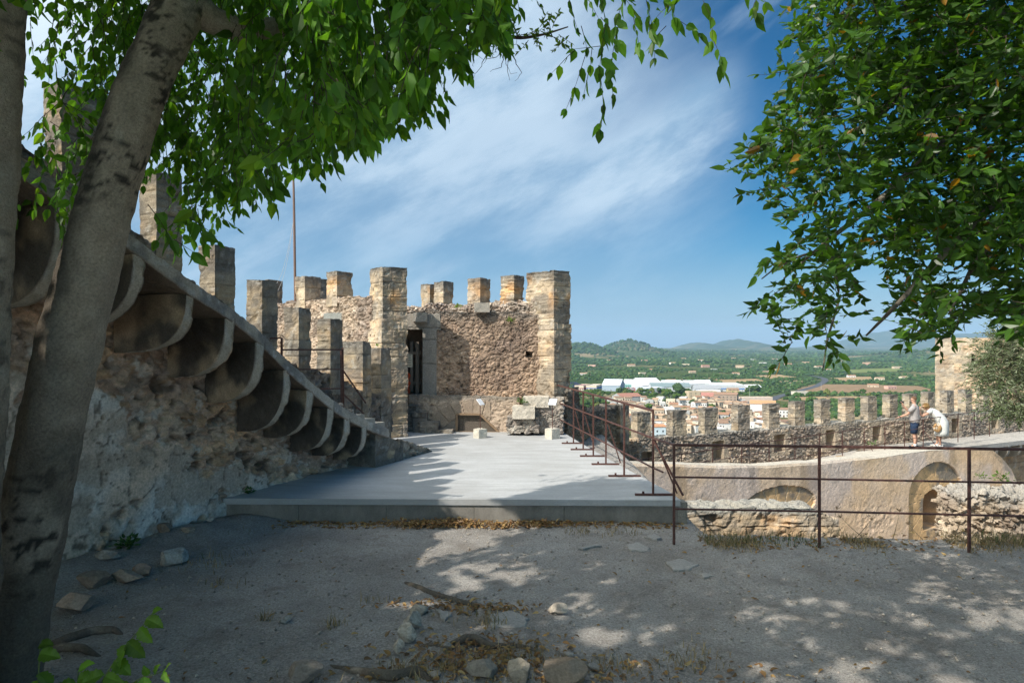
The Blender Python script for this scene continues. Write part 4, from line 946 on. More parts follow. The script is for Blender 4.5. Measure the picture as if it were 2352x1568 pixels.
def dens(T):
    x, y = T[:, 0], T[:, 1]
    f = fbm(T*1.3, 3, 301); g = fbm(T*np.array([8, 5.5, 1]), 3, 302)
    q = .38*f+.62*g
    thr = np.interp(x, [-3, -1.2, -.3, .4, 1.2, 2.2, 3.2, 6, 9], [.36, .45, .46, .41, .37, .41, .47, .50, .50])+np.interp(y, [2.5, 4.5, 6, 7.2, 8], [.045, .035, .0, -.05, -.08])
    thr = thr+.022*((x > 1.2) & (y < 6.2))+.012*((np.abs(x) < 1.2) & (y > 4.6))+.03*((np.abs(x-.4) < .9) & (y > 5) & (y < 7.2))+.5*((x > 4.0) & (y > 6.0))+.04*((x > 1.9) & (y < 6.0))-.03*((x > 0) & (x < 1.8) & (y > 5))
    thr = thr+.05*(y > 6.2)
    d_ = sstep(thr-.04, thr+.04, q)*(x > -4.9+.445*y)*(np.hypot(x+1.75, y-3.85) > .55)
    far = y > 8.08
    d_ = np.where(far, inpoly(x, y, plat_sh)*sstep(.36, .46, .5*f+.5*g), d_)
    return np.where(inpoly(x, y, lit), 0, d_)
shade_leaves(70000, -3.2, 8.8, 2.2, 9.7, dens, 4.5, 7.0)
shade_leaves(900, -3, 6, -3, 2.2, lambda T: np.full(len(T), .9), 5.2, 8.0, .24)
adopt(mbl.build('crown', M['leafA']), lt); adopt(mbt.build('twigs', M['bark']), lt)

# second trunk at the very left edge
st = empty('grey_tree', (-2.95, 3.35, 0)); tag(st, 'upright grey trunk cut by the left edge of the photo', 'tree')
mb = MB()
q2 = [(-215, 1800, 3.3), (-165, 1500, 3.3), (-130, 1150, 3.3), (-95, 800, 3.32), (-60, 450, 3.35), (-30, 150, 3.4), (-10, -150, 3.45), (0, -600, 3.6)]
limb(mb, [P(*q) for q in q2], [.30, .26, .23, .205, .172, .15, .14, .12], 48, blotch=.6, seed=221, dense=200)
adopt(mb.build('trunk', M['bark'], smooth=True), st)
mbl, mbt = MB(), MB()
for k in range(26):
    Y = rng.uniform(3.0, 3.3); u, v = rng.uniform(-160, 40), rng.uniform(-420, -30)
    sprays(mbl, mbt, P(u, v, Y), (rng.normal(), rng.normal(), -.4), .3, 8, .10, .9, .5, .7, colA)
adopt(mbl.build('crown', M['leafA']), st); adopt(mbt.build('twigs', M['bark']), st)

# ================================================================ dense glossy tree on the right
rt = empty('glossy_tree', (4.6, 4.7, 0)); tag(rt, 'dense tree with small glossy dark leaves filling the upper right', 'tree')
mb = MB()
limb(mb, [(4.7, 4.8, -.1), (4.65, 4.8, 1.2), (4.55, 4.75, 2.4), (4.3, 4.7, 3.8), (3.9, 4.7, 5.2), (3.6, 4.8, 6.4)], [.24, .19, .17, .14, .1, .06], 18, blotch=.3, seed=231)
LB = [([(2440, 30), (2290, 30), (2180, 110), (2050, 240), (1930, 330), (1830, 350)], [.06, .045, .035, .026, .016, .008], 4.9), ([(2420, 200), (2250, 260), (2120, 370), (2010, 470), (1890, 560), (1800, 640)], [.05, .035, .028, .02, .013, .006], 4.6),
      ([(2420, 420), (2280, 470), (2160, 590), (2060, 700), (1990, 770)], [.04, .03, .022, .014, .006], 4.4), ([(2400, -200), (2200, -120), (2020, -40), (1900, 60)], [.05, .04, .025, .01], 5.2), ([(2300, 520), (2230, 620), (2180, 720)], [.022, .015, .006], 4.3),
      ([(1900, 560), (1930, 680), (1900, 780), (1890, 850)], [.014, .010, .007, .004], 4.6), ([(1900, 570), (1800, 600), (1750, 640)], [.012, .008, .004], 4.7), ([(2350, 560), (2380, 660), (2330, 760)], [.02, .014, .006], 4.3)]
for a, r, Y in LB: limb(mb, [P(u, v, Y+.3*math.sin(k*1.7)) for k, (u, v) in enumerate(a)], r, 8, (.17, .145, .115), 0, 232, 18)
adopt(mb.build('trunk', M['bark'], smooth=True), rt)
mbl, mbt = MB(), MB()
def colB(k):
    c = np.array([.052, .115, .018])*rng.uniform(.55, 1.5, (k, 1)); y = rng.random((k, 1))
    c = np.where(y < .018, np.array([.34, .17, .02])*rng.uniform(.6, 1.2, (k, 1)), c); return np.where((y > .06) & (y < .2), c*np.array([1.7, 1.55, .9]), c)
edge_v = [-400, 0, 60, 130, 180, 240, 300, 345, 380, 430, 480, 510, 540, 590, 640, 700, 740, 790, 830, 865]
edge_u = [1880, 1840, 1815, 1850, 1800, 1800, 1745, 1700, 1705, 1740, 1790, 1850, 1830, 1725, 1740, 1745, 1765, 1785, 1830, 1885]
low_u = [1700, 1760, 1800, 1850, 1880, 1930, 1960, 1990, 2040, 2090, 2130, 2190, 2240, 2300, 2420]
low_v = [620, 760, 800, 860, 870, 800, 720, 660, 700, 770, 820, 780, 745, 760, 790]
cnt = 0
while cnt < 2700:
    v = -330+1200*rng.random(); ul = float(np.interp(v, edge_v, edge_u)); u = ul+12+(2440-ul)*rng.random()**.92
    if v > float(np.interp(u, low_u, low_v))-25: continue
    if v > 480 and u < 2050 and rng.random() < .45: continue
    if 560 < v < 745 and 1985 < u < 2110 and rng.random() < .6: continue
    Y = rng.uniform(3.9, 5.7); s = P(u, v, Y)
    d = np.array([-.5+rng.normal()*.7, rng.normal()*.7, rng.normal()*.6-.15])
    sprays(mbl, mbt, s, d, rng.uniform(.10, .26), int(rng.integers(6, 11)), .083, .62, .25, .1, colB, .75, .0025, .3); cnt += 1
for k in range(900):   # the part of the crown above and outside the frame
    s = np.array([rng.uniform(2.6, 7.0), rng.uniform(3.2, 7.5), rng.uniform(2.6, 7.0)]); u, v, fr = proj(s)
    if -60 < u[0] < 2420 and v[0] > -200: continue
    p = s+rng.normal(size=(12, 3))*.18; add_cards(mbl, p, rnd3(12), rnd3(12)+[0, 0, 1], .13, .55, colB(12))
adopt(mbl.build('crown', M['leafB']), rt); adopt(mbt.build('twigs', M['bark']), rt)

# ================================================================ olive tree in front of the far tower
ot = empty('olive_tree', (15.6, 19.5, -3.7)); tag(ot, 'grey-green olive tree in front of the square ochre tower', 'tree')
mb = MB()
limb(mb, [(15.6, 19.5, -3.8), (15.5, 19.4, -2), (15.2, 19.3, -.6), (14.9, 19.2, .8), (14.7, 19.1, 2.2)], [.25, .2, .16, .1, .05], 12, (.22, .19, .15), .2, 241)
limb(mb, [(15.2, 19.3, -.6), (15.8, 19.2, .8), (16.0, 19.3, 2.6)], [.12, .08, .04], 10, (.22, .19, .15), .2, 242)
limb(mb, [(15.3, 19.3, -1), (14.4, 19, .2), (13.9, 18.9, .9)], [.08, .05, .03], 8, (.22, .19, .15), .2, 243)
adopt(mb.build('trunk', M['bark'], smooth=True), ot)
mbl, mbt = MB(), MB()
def colO(k): return np.where(rng.random((k, 1)) < .4, np.array([.26, .29, .18]), np.array([.13, .17, .07]))*rng.uniform(.6, 1.3, (k, 1))
cnt = 0
while cnt < 2700:
    q = rng.normal(size=3); q = q/np.linalg.norm(q)*rng.random()**.4
    s = np.array([15.35, 19.4, 1.15])+q*np.array([1.95, 1.6, 2.0])
    if fbm(s[None]*1.3, 2, 244)[0] < .40: continue
    u_, v_, _ = proj(s)
    if u_[0] < 2215+25*math.sin(v_[0]*.03) or v_[0] > 945: continue
    sprays(mbl, mbt, s, q+rng.normal(size=3)*.5+[0, 0, -.15], rng.uniform(.3, .6), 13, .12, .28, .3, .15, colO, .8, .006); cnt += 1
adopt(mbl.build('crown', M['leafO']), ot); adopt(mbt.build('twigs', M['bark']), ot)
# ================================================================ stones lying about
def rock_mesh(mb, size, seed, planes=14, sub=4, col=(.34, .29, .235), amp=.03, z0=-.12):
    r = np.random.default_rng(seed)
    bm = bmesh.new(); bmesh.ops.create_icosphere(bm, subdivisions=sub, radius=1.0)
    v = np.array([x.co[:] for x in bm.verts]); f = np.array([[x.index for x in q.verts] for q in bm.faces]); bm.free()
    v *= 1.25
    for k in range(planes):
        n = r.normal(size=3); n[2] *= .8; n /= np.linalg.norm(n); h = r.uniform(.62, .92); dd = v@n-h; v = v-np.where(dd > 0, dd, 0)[:, None]*n*.96
    v = v+(v/np.linalg.norm(v, axis=1)[:, None])*(amp*2.6*(fbm(v*3+seed, 4, seed)-.5)+amp*(fbm(v*11+seed, 3, seed+1)-.5))[:, None]
    v = v*np.array(size)/2; v[:, 2] -= v[:, 2].min()+size[2]*.12
    w = v/max(size)
    c = np.array(col)*(.75+.5*fbm(w*6+seed, 4, seed+2))[:, None]
    c = lerp(c, np.array([.20, .17, .135]), .6*sstep(.5, .65, fbm(w*3.3+seed, 3, seed+3))); c = lerp(c, np.array(col)*1.35, .5*sstep(.58, .7, fbm(w*9+seed, 3, seed+4)))
    return v, f, c
def rock(u0, u1, vb, vt, label, col=(.34, .29, .235), seed=1, rz=0.0, name='rock', flat=.5, planes=14, cat='stone'):
    g = G((u0+u1)/2, vb); Y = g[1]; w = (u1-u0)/F*Y; hgt = max((vb-vt)/F*Y*1.0-.35*w*.6*abs(EYE)/Y, .25*w*flat)
    v, f, c = rock_mesh(None, (w, w*.7, hgt*1.15), seed, planes, 4, col)
    cr, sr_ = math.cos(rz), math.sin(rz); v[:, :2] = v[:, :2]@np.array([[cr, sr_], [-sr_, cr]])
    x, y = g[0], Y+w*.3
    mb = MB(); mb.add(v+np.array([x, y, gz(x, y)]), f, c); return tag(mb.build(name, M['rock']), label, cat)
PK, GR, BR = (.36, .27, .205), (.34, .31, .265), (.22, .165, .12)
rock(110, 200, 1416, 1366, 'broad pinkish flat-topped stone close beside the leaning trunk', PK, 11, .2)
rock(171, 240, 1359, 1325, 'dark brown oblong stone in front of the plastered wall foot', BR, 12, .4)
rock(243, 315, 1347, 1317, 'pale-topped wedge stone touching the dark oblong one', (.30, .24, .185), 13, -.2)
rock(302, 344, 1327, 1298, 'small reddish round stone behind the wedge stone', (.33, .23, .17), 14)
rock(207, 268, 1311, 1292, 'thin flat slab of stone lying against the wall foot', (.32, .285, .24), 15, .1, flat=.2)
rock(356, 418, 1301, 1262, 'angular light grey boulder out on the dirt near the wall', (.38, .355, .31), 16, .3, planes=9)
rock(354, 392, 1249, 1226, 'rounded brown stone by the wall foot, farther along than the green weed', BR, 17)
rock(413, 446, 1246, 1232, 'little brown stone among dry grass by the wall', (.3, .24, .18), 18)
rock(468, 492, 1216, 1205, 'small pale pebble-like stone at the left end of the platform face', (.47, .42, .35), 19)
rock(645, 733, 1580, 1524, 'dark half-buried boulder at the bottom edge among dead leaves', (.22, .185, .15), 20)
rock(1253, 1307, 1412, 1387, 'flat loose stone alone in the middle of the dirt', (.45, .38, .30), 21, .05, flat=.5, planes=18)
rock(915, 953, 1478, 1440, 'white angular stone at the lower end of the row of pale stones', (.42, .37, .30), 22, planes=8)
rock(928, 966, 1446, 1411, 'tall pale stone in the middle of the row of pale stones', (.42, .37, .30), 23, .6, planes=9)
rock(902, 926, 1500, 1470, 'small pointed pale stone before the row of pale stones', (.40, .35, .28), 24, planes=8)
rock(945, 985, 1412, 1388, 'low pale stone at the upper end of the row of pale stones', (.38, .33, .26), 25)
rock(1076, 1152, 1566, 1530, 'grey rounded boulder at the bottom edge left of the sunlit one', (.25, .215, .17), 26, planes=9)
rock(1157, 1228, 1575, 1526, 'sunlit beige boulder at the bottom edge', (.36, .30, .225), 27, planes=9)
rock(1236, 1342, 1578, 1524, 'long brown squared stone block at the bottom edge', (.24, .18, .125), 28, .03, planes=8)
rock(1288, 1322, 1520, 1502, 'small grey stone behind the long brown block', GR, 29)
rock(1345, 1385, 1545, 1528, 'small dark stone right of the long brown block', (.27, .24, .2), 30)
rock(1012, 1040, 1494, 1476, 'grey stone just under the exposed curving root', (.3, .27, .23), 31)
rock(985, 1015, 1560, 1545, 'lumpy grey stone left of the bottom boulders', (.3, .27, .23), 32)
rock(640, 668, 1435, 1420, 'grey half-sunken stone in the open dirt on the left', (.33, .30, .26), 33)
def slab(poly, label, z=.012, col=(.29, .275, .25)):
    pts = np.array([G(u, v) for u, v in poly]); n = len(pts); c0 = pts.mean(0)
    ring = []
    for k in range(n):
        a, b2 = pts[k], pts[(k+1) % n]
        for t in np.linspace(0, 1, 5)[:-1]: ring.append(a*(1-t)+b2*t+np.append(rng.normal(size=2)*.008, 0))
    r = np.array(ring); hz = gz(c0[0], c0[1]); m_ = len(r); mb = MB()
    top = r.copy(); top[:, 2] = hz+z; inn = c0+(top-c0)*.93; inn[:, 2] = hz+z+.008; low = r.copy(); low[:, 2] = hz-.06
    v = np.concatenate([low, top, inn, [[c0[0], c0[1], hz+z+.01]]]); i = np.arange(m_); j = (i+1) % m_
    cc = np.array(col)*(.8+.4*fbm(v*9, 3, 7))[:, None]
    mb.add(v, [np.stack([i, j, j+m_, i+m_], 1), np.stack([i+m_, j+m_, j+2*m_, i+2*m_], 1), np.stack([i+2*m_, j+2*m_, np.full(m_, 3*m_)], 1)], cc)
    tag(mb.build('flagstone', M['rock']), label, 'paving stone')
slab([(1437, 1256), (1462, 1247), (1495, 1262), (1490, 1269), (1450, 1266)], 'pale flagstone sunk in the dirt beside the railing corner')
slab([(1480, 1238), (1500, 1232), (1520, 1240), (1505, 1246)], 'small flagstone close below the platform corner')
slab([(1328, 1262), (1372, 1251), (1380, 1255), (1340, 1264)], 'narrow sliver of flagstone below the platform face')
slab([(1529, 1293), (1560, 1283), (1602, 1298), (1585, 1310), (1545, 1308)], 'flagstone in the dirt in front of the first railing post')
slab([(1610, 1322), (1628, 1318), (1640, 1326), (1618, 1330)], 'tiny flagstone to the right of the others in the dirt')
slab([(999, 1403), (1032, 1410), (1035, 1418), (1018, 1430)], 'triangular grey flagstone right of the row of pale stones')
slab([(1121, 1412), (1180, 1405), (1215, 1422), (1205, 1442), (1130, 1444)], 'large worn flagstone in the middle of the dirt')

# ================================================================ roots
def root(path, rad, label, seed):
    pts = []
    for (u, v, h) in path:
        g = G(u, v); pts.append((g[0], g[1], gz(g[0], g[1])+h))
    mb = MB(); limb(mb, pts, rad, 10, (.15, .125, .10), 0, seed, 50); return tag(mb.build('exposed_root', M['bark'], smooth=True), label, 'root')
root([(962, 1482, -.03), (985, 1482, .005), (1010, 1485, -.01), (1040, 1482, .005), (1068, 1474, .03), (1095, 1475, .032), (1120, 1486, .01), (1150, 1488, .0), (1190, 1491, .005), (1222, 1496, .0), (1236, 1504, -.03)], [.016, .02, .02, .026, .03, .03, .028, .025, .022, .02, .012], 'dark arching root lying bare across the dirt', 251)
root([(905, 1330, -.05), (945, 1342, -.02), (1000, 1366, -.02), (1050, 1378, -.018), (1095, 1388, -.025), (1125, 1402, -.06)], [.03, .04, .045, .045, .04, .03], 'long half-buried root ridge dappled with sun', 252)
root([(60, 1500, -.03), (150, 1478, .02), (215, 1456, .03), (262, 1452, .02), (290, 1462, -.03)], [.03, .034, .03, .024, .012], 'dark root creeping from the leaning trunk', 253)
root([(60, 1520, -.02), (140, 1498, .03), (190, 1500, .03), (235, 1510, -.02)], [.03, .032, .028, .014], 'thick dark root behind the bright seedling', 254)
root([(745, 1520, -.03), (900, 1560, .03), (960, 1545, .02), (1010, 1575, -.03)], [.02, .035, .03, .015], 'low root running out of the bottom edge', 255)

# ================================================================ loose gravel, dead leaves, dry grass
mb = MB(); N = 12000
x = rng.uniform(-5, 6.5, N); y = 3.6+4.3*rng.random(N)**1.5; y = np.where(y > 7.8, 7.6, y)
ok = (x > -6.8+.445*y+.15) & ~((x > 2.0) & (y > 7.45)); x, y = x[ok], y[ok]; N = len(x)
sz = .003+.016*rng.random(N)**5
oc = np.array([(1, 0, 0), (0, 1, 0), (-1, 0, 0), (0, -1, 0), (0, 0, .7), (0, 0, -.7)], float); of = np.array([[0, 1, 4], [1, 2, 4], [2, 3, 4], [3, 0, 4], [1, 0, 5], [2, 1, 5], [3, 2, 5], [0, 3, 5]])
p3 = np.stack([x, y, x*0], 1); zz = .05*(fbm(p3*.9, 3, 61)-.5)+.035*(fbm(p3*4, 4, 62)-.5)+.018*(fbm(p3*18, 3, 63)-.5)
v = p3[:, None]+(oc[None]*rng.uniform(.6, 1.3, (N, 6, 1)))*sz[:, None, None]; v[:, :, 2] += (zz+sz*.3)[:, None]
cc = np.array([.33, .29, .24])*rng.uniform(.6, 1.3, (N, 1))
mb.add(v.reshape(-1, 3), (of[None]+(np.arange(N)*6)[:, None, None]).reshape(-1, 3), np.repeat(cc, 6, 0))
tag(mb.build('gravel', M['rock']), 'loose gravel scattered over the trodden earth', 'gravel', kind='stuff')
mb = MB()
def litter(n, fx, fy, zadd=.01, L=.055):
    x, y = fx(n), fy(n); p = np.stack([x, y, x*0], 1)
    p[:, 2] = .05*(fbm(p*.9, 3, 61)-.5)+.035*(fbm(p*4, 4, 62)-.5)+.018*(fbm(p*18, 3, 63)-.5)+zadd*(.4+rng.random(n))
    d = rnd3(n)*np.array([1, 1, .3]); nn = np.array([0, 0, 1])+rng.normal(size=(n, 3))*.45
    c = np.array([(.42, .26, .10), (.34, .19, .08), (.47, .33, .15), (.25, .16, .09)])[rng.integers(0, 4, n)]*rng.uniform(.6, 1.2, (n, 1))
    add_leaves(mb, p, d, nn, L*rng.uniform(.5, 1.25, n), .6, c, 2.2)
litter(1500, lambda n: rng.uniform(-3.7, 2.0, n), lambda n: 8.1-.017*0-.28*rng.random(n)**2.2)
litter(650, lambda n: -.75+rng.normal(size=n)*.33, lambda n: 8.02-.18*rng.random(n)**1.5, .05)
litter(260, lambda n: .2+rng.normal(size=n)*.3, lambda n: 8.02-.16*rng.random(n)**1.5, .04)
litter(420, lambda n: -.22+rng.normal(size=n)*.33, lambda n: 4.62+rng.normal(size=n)*.16, .02)
litter(380, lambda n: .1+rng.normal(size=n)*.9, lambda n: 4.35+rng.normal(size=n)*.14, .015)
litter(220, lambda n: -.35+rng.normal(size=n)*.3, lambda n: 5.5+rng.normal(size=n)*.08, .015)
litter(500, lambda n: rng.uniform(2, 7, n), lambda n: 7.25+rng.normal(size=n)*.16, .015)
litter(220, lambda n: rng.uniform(-4.5, 5, n), lambda n: 3.7+3.6*rng.random(n), .008, .045)
tag(mb.build('fallen_leaves', M['grass']), 'drift of dead brown leaves against the platform face and roots', 'leaves', kind='stuff')
def blades(mb, x, y, h, col, z=None, lean=.5, w=.0035):
    n = len(x); p = np.stack([x, y, x*0], 1)
    p[:, 2] = (.05*(fbm(p*.9, 3, 61)-.5)+.035*(fbm(p*4, 4, 62)-.5)) if z is None else z
    a = rng.uniform(0, 2*PI, n); ln = np.stack([np.cos(a), np.sin(a), a*0], 1)*(lean*rng.random(n)*h)[:, None]; b2 = a+PI/2
    s = np.stack([np.cos(b2), np.sin(b2), a*0], 1)*w
    up = np.array([0, 0, 1.0]); m1 = p+up*(h*.55)[:, None]+ln*.35; tp = p+up*(h*.95)[:, None]+ln
    v = np.stack([p-s, p+s, m1+s*.7, m1-s*.7, tp], 1); o = (np.arange(n)*5)[:, None, None]
    mb.add(v.reshape(-1, 3), [(np.array([[0, 1, 2, 3]])[None]+o).reshape(-1, 4), (np.array([[3, 2, 4]])[None]+o).reshape(-1, 3)], np.repeat(col, 5, 0))
def straw(n): return np.array([(.36, .27, .14), (.30, .22, .12), (.42, .33, .19), (.20, .17, .08)])[rng.integers(0, 4, n)]*rng.uniform(.7, 1.2, (n, 1))
def green(n): return np.array([(.07, .11, .03), (.10, .13, .04), (.05, .09, .025)])[rng.integers(0, 3, n)]*rng.uniform(.7, 1.3, (n, 1))
mb = MB()
n = 8000; x = rng.uniform(2.05, 7.5, n); y = 7.30+rng.normal(size=n)*.16; k = fbm(np.stack([x*1.6, y*0, y*0], 1), 3, 71) > .47; x, y = x[k], y[k]; n = len(x)
blades(mb, x, y, rng.uniform(.02, .10, n)*rng.uniform(.4, 1.2, n), straw(n), lean=1.7)
for (u, v, r_, m_) in ((480, 1290, .22, 260), (520, 1225, .18, 160), (505, 1340, .1, 60), (760, 1355, .16, 0), (1100, 1425, .10, 120), (1140, 1435, .07, 90), (985, 1535, .16, 260), (930, 1545, .1, 120), (1190, 1515, .16, 220), (770, 1437, .05, 70), (610, 1425, .05, 60), (1400, 1535, .12, 120), (1240, 1560, .22, 160), (1570, 1525, .1, 120), (1610, 1500, .12, 100), (690, 1560, .1, 70), (850, 1380, .08, 60), (450, 1232, .12, 120), (1340, 1225, .1, 120), (1420, 1228, .12, 120)):
    m_ = m_//2
    if m_: g = G(u, v); blades(mb, g[0]+rng.normal(size=m_)*r_, g[1]+rng.normal(size=m_)*r_*.7, rng.uniform(.02, .10, m_), straw(m_), lean=1.4)
tag(mb.build('dry_grass', M['grass']), 'dry straw-coloured grass along the terrace edge and between stones', 'grass', kind='stuff')
mb = MB()
n = 1300; x = rng.uniform(2.05, 7.5, n); y = 7.36+rng.normal(size=n)*.12; k = fbm(np.stack([x*1.3+4, y*0, y*0], 1), 3, 72) > .52; x, y = x[k], y[k]; n = len(x)
blades(mb, x, y, rng.uniform(.03, .12, n), green(n), lean=1.2)
tag(mb.build('grass', M['grass']), 'low green grass tufts along the terrace edge under the railing', 'grass', kind='stuff')
# tall dead flower stalks along the edge
for k, (u, vt, lean_, lab) in enumerate(((1990, 1185, -.35, 'tall dry flower stalk leaning left in front of the plastered wall'), (2050, 1170, .1, 'upright dry flower stalk left of the tall arch'), (2275, 1165, .05, 'dry stalk with flat seed head in front of the rubble wall'), (1905, 1165, .1, 'dry grass stalk with feathery head beside the second railing post'), (1960, 1190, .25, 'dry oat stalk bending right beyond the railing'), (2120, 1200, -.2, 'thin dry stalk before the tall arch'))):
    Y = 7.45; b = P(u, 1238, Y); b[2] = gz(b[0], b[1])-.01; t = P(u+lean_*170, vt, Y+.1); mb = MB(); L_ = np.linspace(0, 1, 7)
    pts = [b*(1-q)+t*q+np.array([lean_*.05*math.sin(PI*q), 0, 0]) for q in L_]; mb.tube(pts, np.linspace(.004, .0018, 7), 5, (.20, .15, .09))
    for j in range(14): a = rng.normal(size=3)*.022; a[2] = abs(a[2])*.8; mb.tube([t-[0, 0, .02], t+a], .0018, 4, (.14, .10, .06))
    tag(mb.build('dry_stalk', M['attr']), lab, 'weed')
# leafy weeds
def weed(base, r_, n, L, label, col=(.07, .13, .05), tall=.5, name='leafy_weed'):
    mb = MB(); b = np.array(base, float)
    a = rng.uniform(0, 2*PI, n); e = rng.uniform(.1, 1.2, n); d = np.stack([np.cos(a)*np.cos(e), np.sin(a)*np.cos(e), np.sin(e)*tall*2], 1)
    p = b+d*r_*rng.uniform(.15, .9, (n, 1)); add_leaves(mb, p, d+[0, 0, -.2], rnd3(n)+[0, 0, 1.2], L*rng.uniform(.6, 1.2, n), .75, np.array(col)*rng.uniform(.6, 1.5, (n, 1)))
    for j in range(0, n, 4): mb.tube([b, p[j]], .002, 4, (.08, .11, .04), caps=False)
    return tag(mb.build(name, M['leafA']), label, 'plant')
g = G(292, 1277); weed((g[0], g[1], gz(g[0], g[1])), .13, 70, .06, 'dark green leafy weed at the foot of the plastered wall')
weed((-3.25, 8.42, PZ), .08, 34, .05, 'small green weed at the back corner of platform and wall')
weed(P(1197, 925, 13.9), .13, 40, .06, 'green tuft growing behind the top stone step of the tower')
weed(P(1172, 738, 14.55), .10, 34, .05, 'green tuft growing from the top of the tower rubble wall', (.13, .2, .05))
weed(P(1053, 706, 14.6), .09, 36, .05, 'small yellow-green plant on the crumbling tower top', (.16, .22, .05))
weed(P(868, 795, 13.2), .06, 16, .04, 'tiny plant on the broken masonry left of the tower pillar', (.12, .17, .05))
weed(P(2305, 1105, 12.4), .22, 50, .06, 'sprawling green plant on the crumbling rubble wall', (.12, .2, .05))
weed(P(2255, 1098, 12.4), .12, 26, .05, 'small green plant at the left end of the rubble wall', (.14, .2, .05))
weed(P(2002, 1002, 20.5)-[0, 0, .25], .16, 24, .08, 'little bush at the foot of the parapet left of the visitors', (.08, .15, .04))
# bright seedling in the corner
sd = empty('bright_seedling', (-2.05, 3.5, 0)); tag(sd, 'bright yellow-green leafy seedling at the bottom left corner', 'plant')
mbl, mbt = MB(), MB()
def big_leaf(mb, p, d, n, L, col):
    """an ovate leaf with a toothed margin, folded along its midrib and arched"""
    d = norm(d); s = norm(np.cross(n, d)); n = np.cross(d, s); t = np.linspace(0, 1, 13); w = .36*np.sin(PI*t**.8)**.8*(1-.25*t); w[1:-1] *= 1+.10*np.where(np.arange(11) % 2, 1, -1)
    mid = p+L*(t[:, None]*d-(.16*t**2)[:, None]*n); e = L*(w[:, None]*s[None]); up = L*(.35*w)[:, None]*n[None]; wav = L*.03*np.sin(t*14)[:, None]*n
    v = np.concatenate([mid, mid+e+up+wav, mid-e+up-wav]); i = np.arange(12); c = np.concatenate([np.tile(np.array(col)*1.25, (13, 1)), np.tile(col, (26, 1))])
    mb.add(v, [np.stack([i, i+1, i+14, i+13], 1), np.stack([i, i+26, i+27, i+1], 1)], c)
def stem(path, Y, leaves, tip=True):
    pts = [P(u, v, Y) for u, v in path]; mbt.tube(pts, np.linspace(.005, .002, len(pts)), 6, (.12, .15, .05))
    for (u, v, du, dv, L) in leaves:
        a, b2 = P(u, v, Y), P(u+du, v+dv, Y-.03); d = b2-a; cl = np.array([[.10, .18, .025]])*rng.choice([.6, .75, 1.0, 1.0, 1.7])
        big_leaf(mbl, a, d, np.array([-.3, -.7, .8])+rng.normal(size=3)*.3, L, cl[0])
stem([(205, 1620), (245, 1545), (292, 1478), (335, 1428), (352, 1405)], 3.55, [(335, 1420, 40, 18, .11), (320, 1440, 25, 35, .11), (292, 1472, 42, 42, .13), (292, 1478, -22, 48, .13), (262, 1515, 45, 40, .12), (240, 1548, -50, 15, .12), (350, 1406, 22, -12, .07), (238, 1552, 60, 22, .11), (225, 1580, 55, 20, .12), (222, 1580, -55, 25, .12)])
stem([(90, 1640), (88, 1560), (92, 1490), (95, 1470)], 3.5, [(90, 1500, 55, 8, .12), (90, 1480, 35, -4, .09), (88, 1545, 35, 30, .12), (90, 1560, -20, 40, .12)])
stem([(280, 1640), (300, 1570), (330, 1552), (355, 1548), (385, 1535)], 3.45, [(355, 1548, 12, -35, .07), (380, 1538, 14, -28, .06), (330, 1553, 5, 45, .10), (318, 1558, -14, 40, .09), (375, 1540, 10, 25, .07), (340, 1550, -18, -35, .06), (300, 1572, -50, 18, .11)])
stem([(160, 1650), (175, 1590), (180, 1540)], 3.6, [(178, 1560, 50, -10, .12), (176, 1570, -40, 8, .12), (180, 1540, 40, -28, .11), (172, 1590, 45, 25, .12)])
adopt(mbl.build('leaves', M['leafA']), sd); adopt(mbt.build('stems', M['attr']), sd)
# ================================================================ two visitors on the walkway
SKIN = m_flat('skin', (.52, .30, .21), .55, .12, 30, .05, spec=.3)
def mcol(name, col, rough=.8, var=.18): return m_flat(name, col, rough, var, 25, .25, .004, spec=.15)
def skin_body(name, base, f, chains, par, mat):
    """one continuous surface grown over a posed skeleton; chains = [(joint list, radii)], sharing joints by name"""
    f = norm(np.array([f[0], f[1], 0.0])); l = np.array([-f[1], f[0], 0.0])
    bm = bmesh.new(); lay = bm.verts.layers.skin.verify(); J = {}
    def vert(k, p, r):
        if k not in J:
            w = np.array(base)+f*p[0]+l*p[1]+np.array([0, 0, p[2]]); J[k] = bm.verts.new(w); J[k][lay].radius = (r, r) if not isinstance(r, tuple) else r; J[k][lay].use_root = (k == 'pelvis')
        return J[k]
    for ch in chains:
        prev = None
        for (k, p, r) in ch:
            v = vert(k, p, r)
            if prev is not None and bm.edges.get((prev, v)) is None and prev is not v: bm.edges.new((prev, v))
            prev = v
    me = bpy.data.meshes.new(name); bm.to_mesh(me); bm.free(); o = bpy.data.objects.new(name, me); C.objects.link(o); me.materials.append(mat)
    o.modifiers.new('Skin', 'SKIN').use_smooth_shade = True; s = o.modifiers.new('Sub', 'SUBSURF'); s.levels = 2; s.render_levels = 2
    return adopt(o, par)
def frame(base, f):
    f = norm(np.array([f[0], f[1], 0.0])); l = np.array([-f[1], f[0], 0.0]); b = np.array(base)
    return lambda p: b+f*p[0]+l*p[1]+np.array([0, 0, p[2]])
def ring(T, c, rx, ry, n=18, tilt=0.0, wob=0.0, ph=0.0, e=1.0):
    a = np.arange(n)/n*2*PI; ct, st_ = math.cos(tilt), math.sin(tilt); out = []
    for k in a:
        w = 1+wob*math.sin(6*k+ph); x, y = rx*math.copysign(abs(math.cos(k))**e, math.cos(k))*w, ry*math.copysign(abs(math.sin(k))**e, math.sin(k))*w
        out.append(T((c[0]+x*ct, c[1]+y, c[2]-x*st_)))
    return out
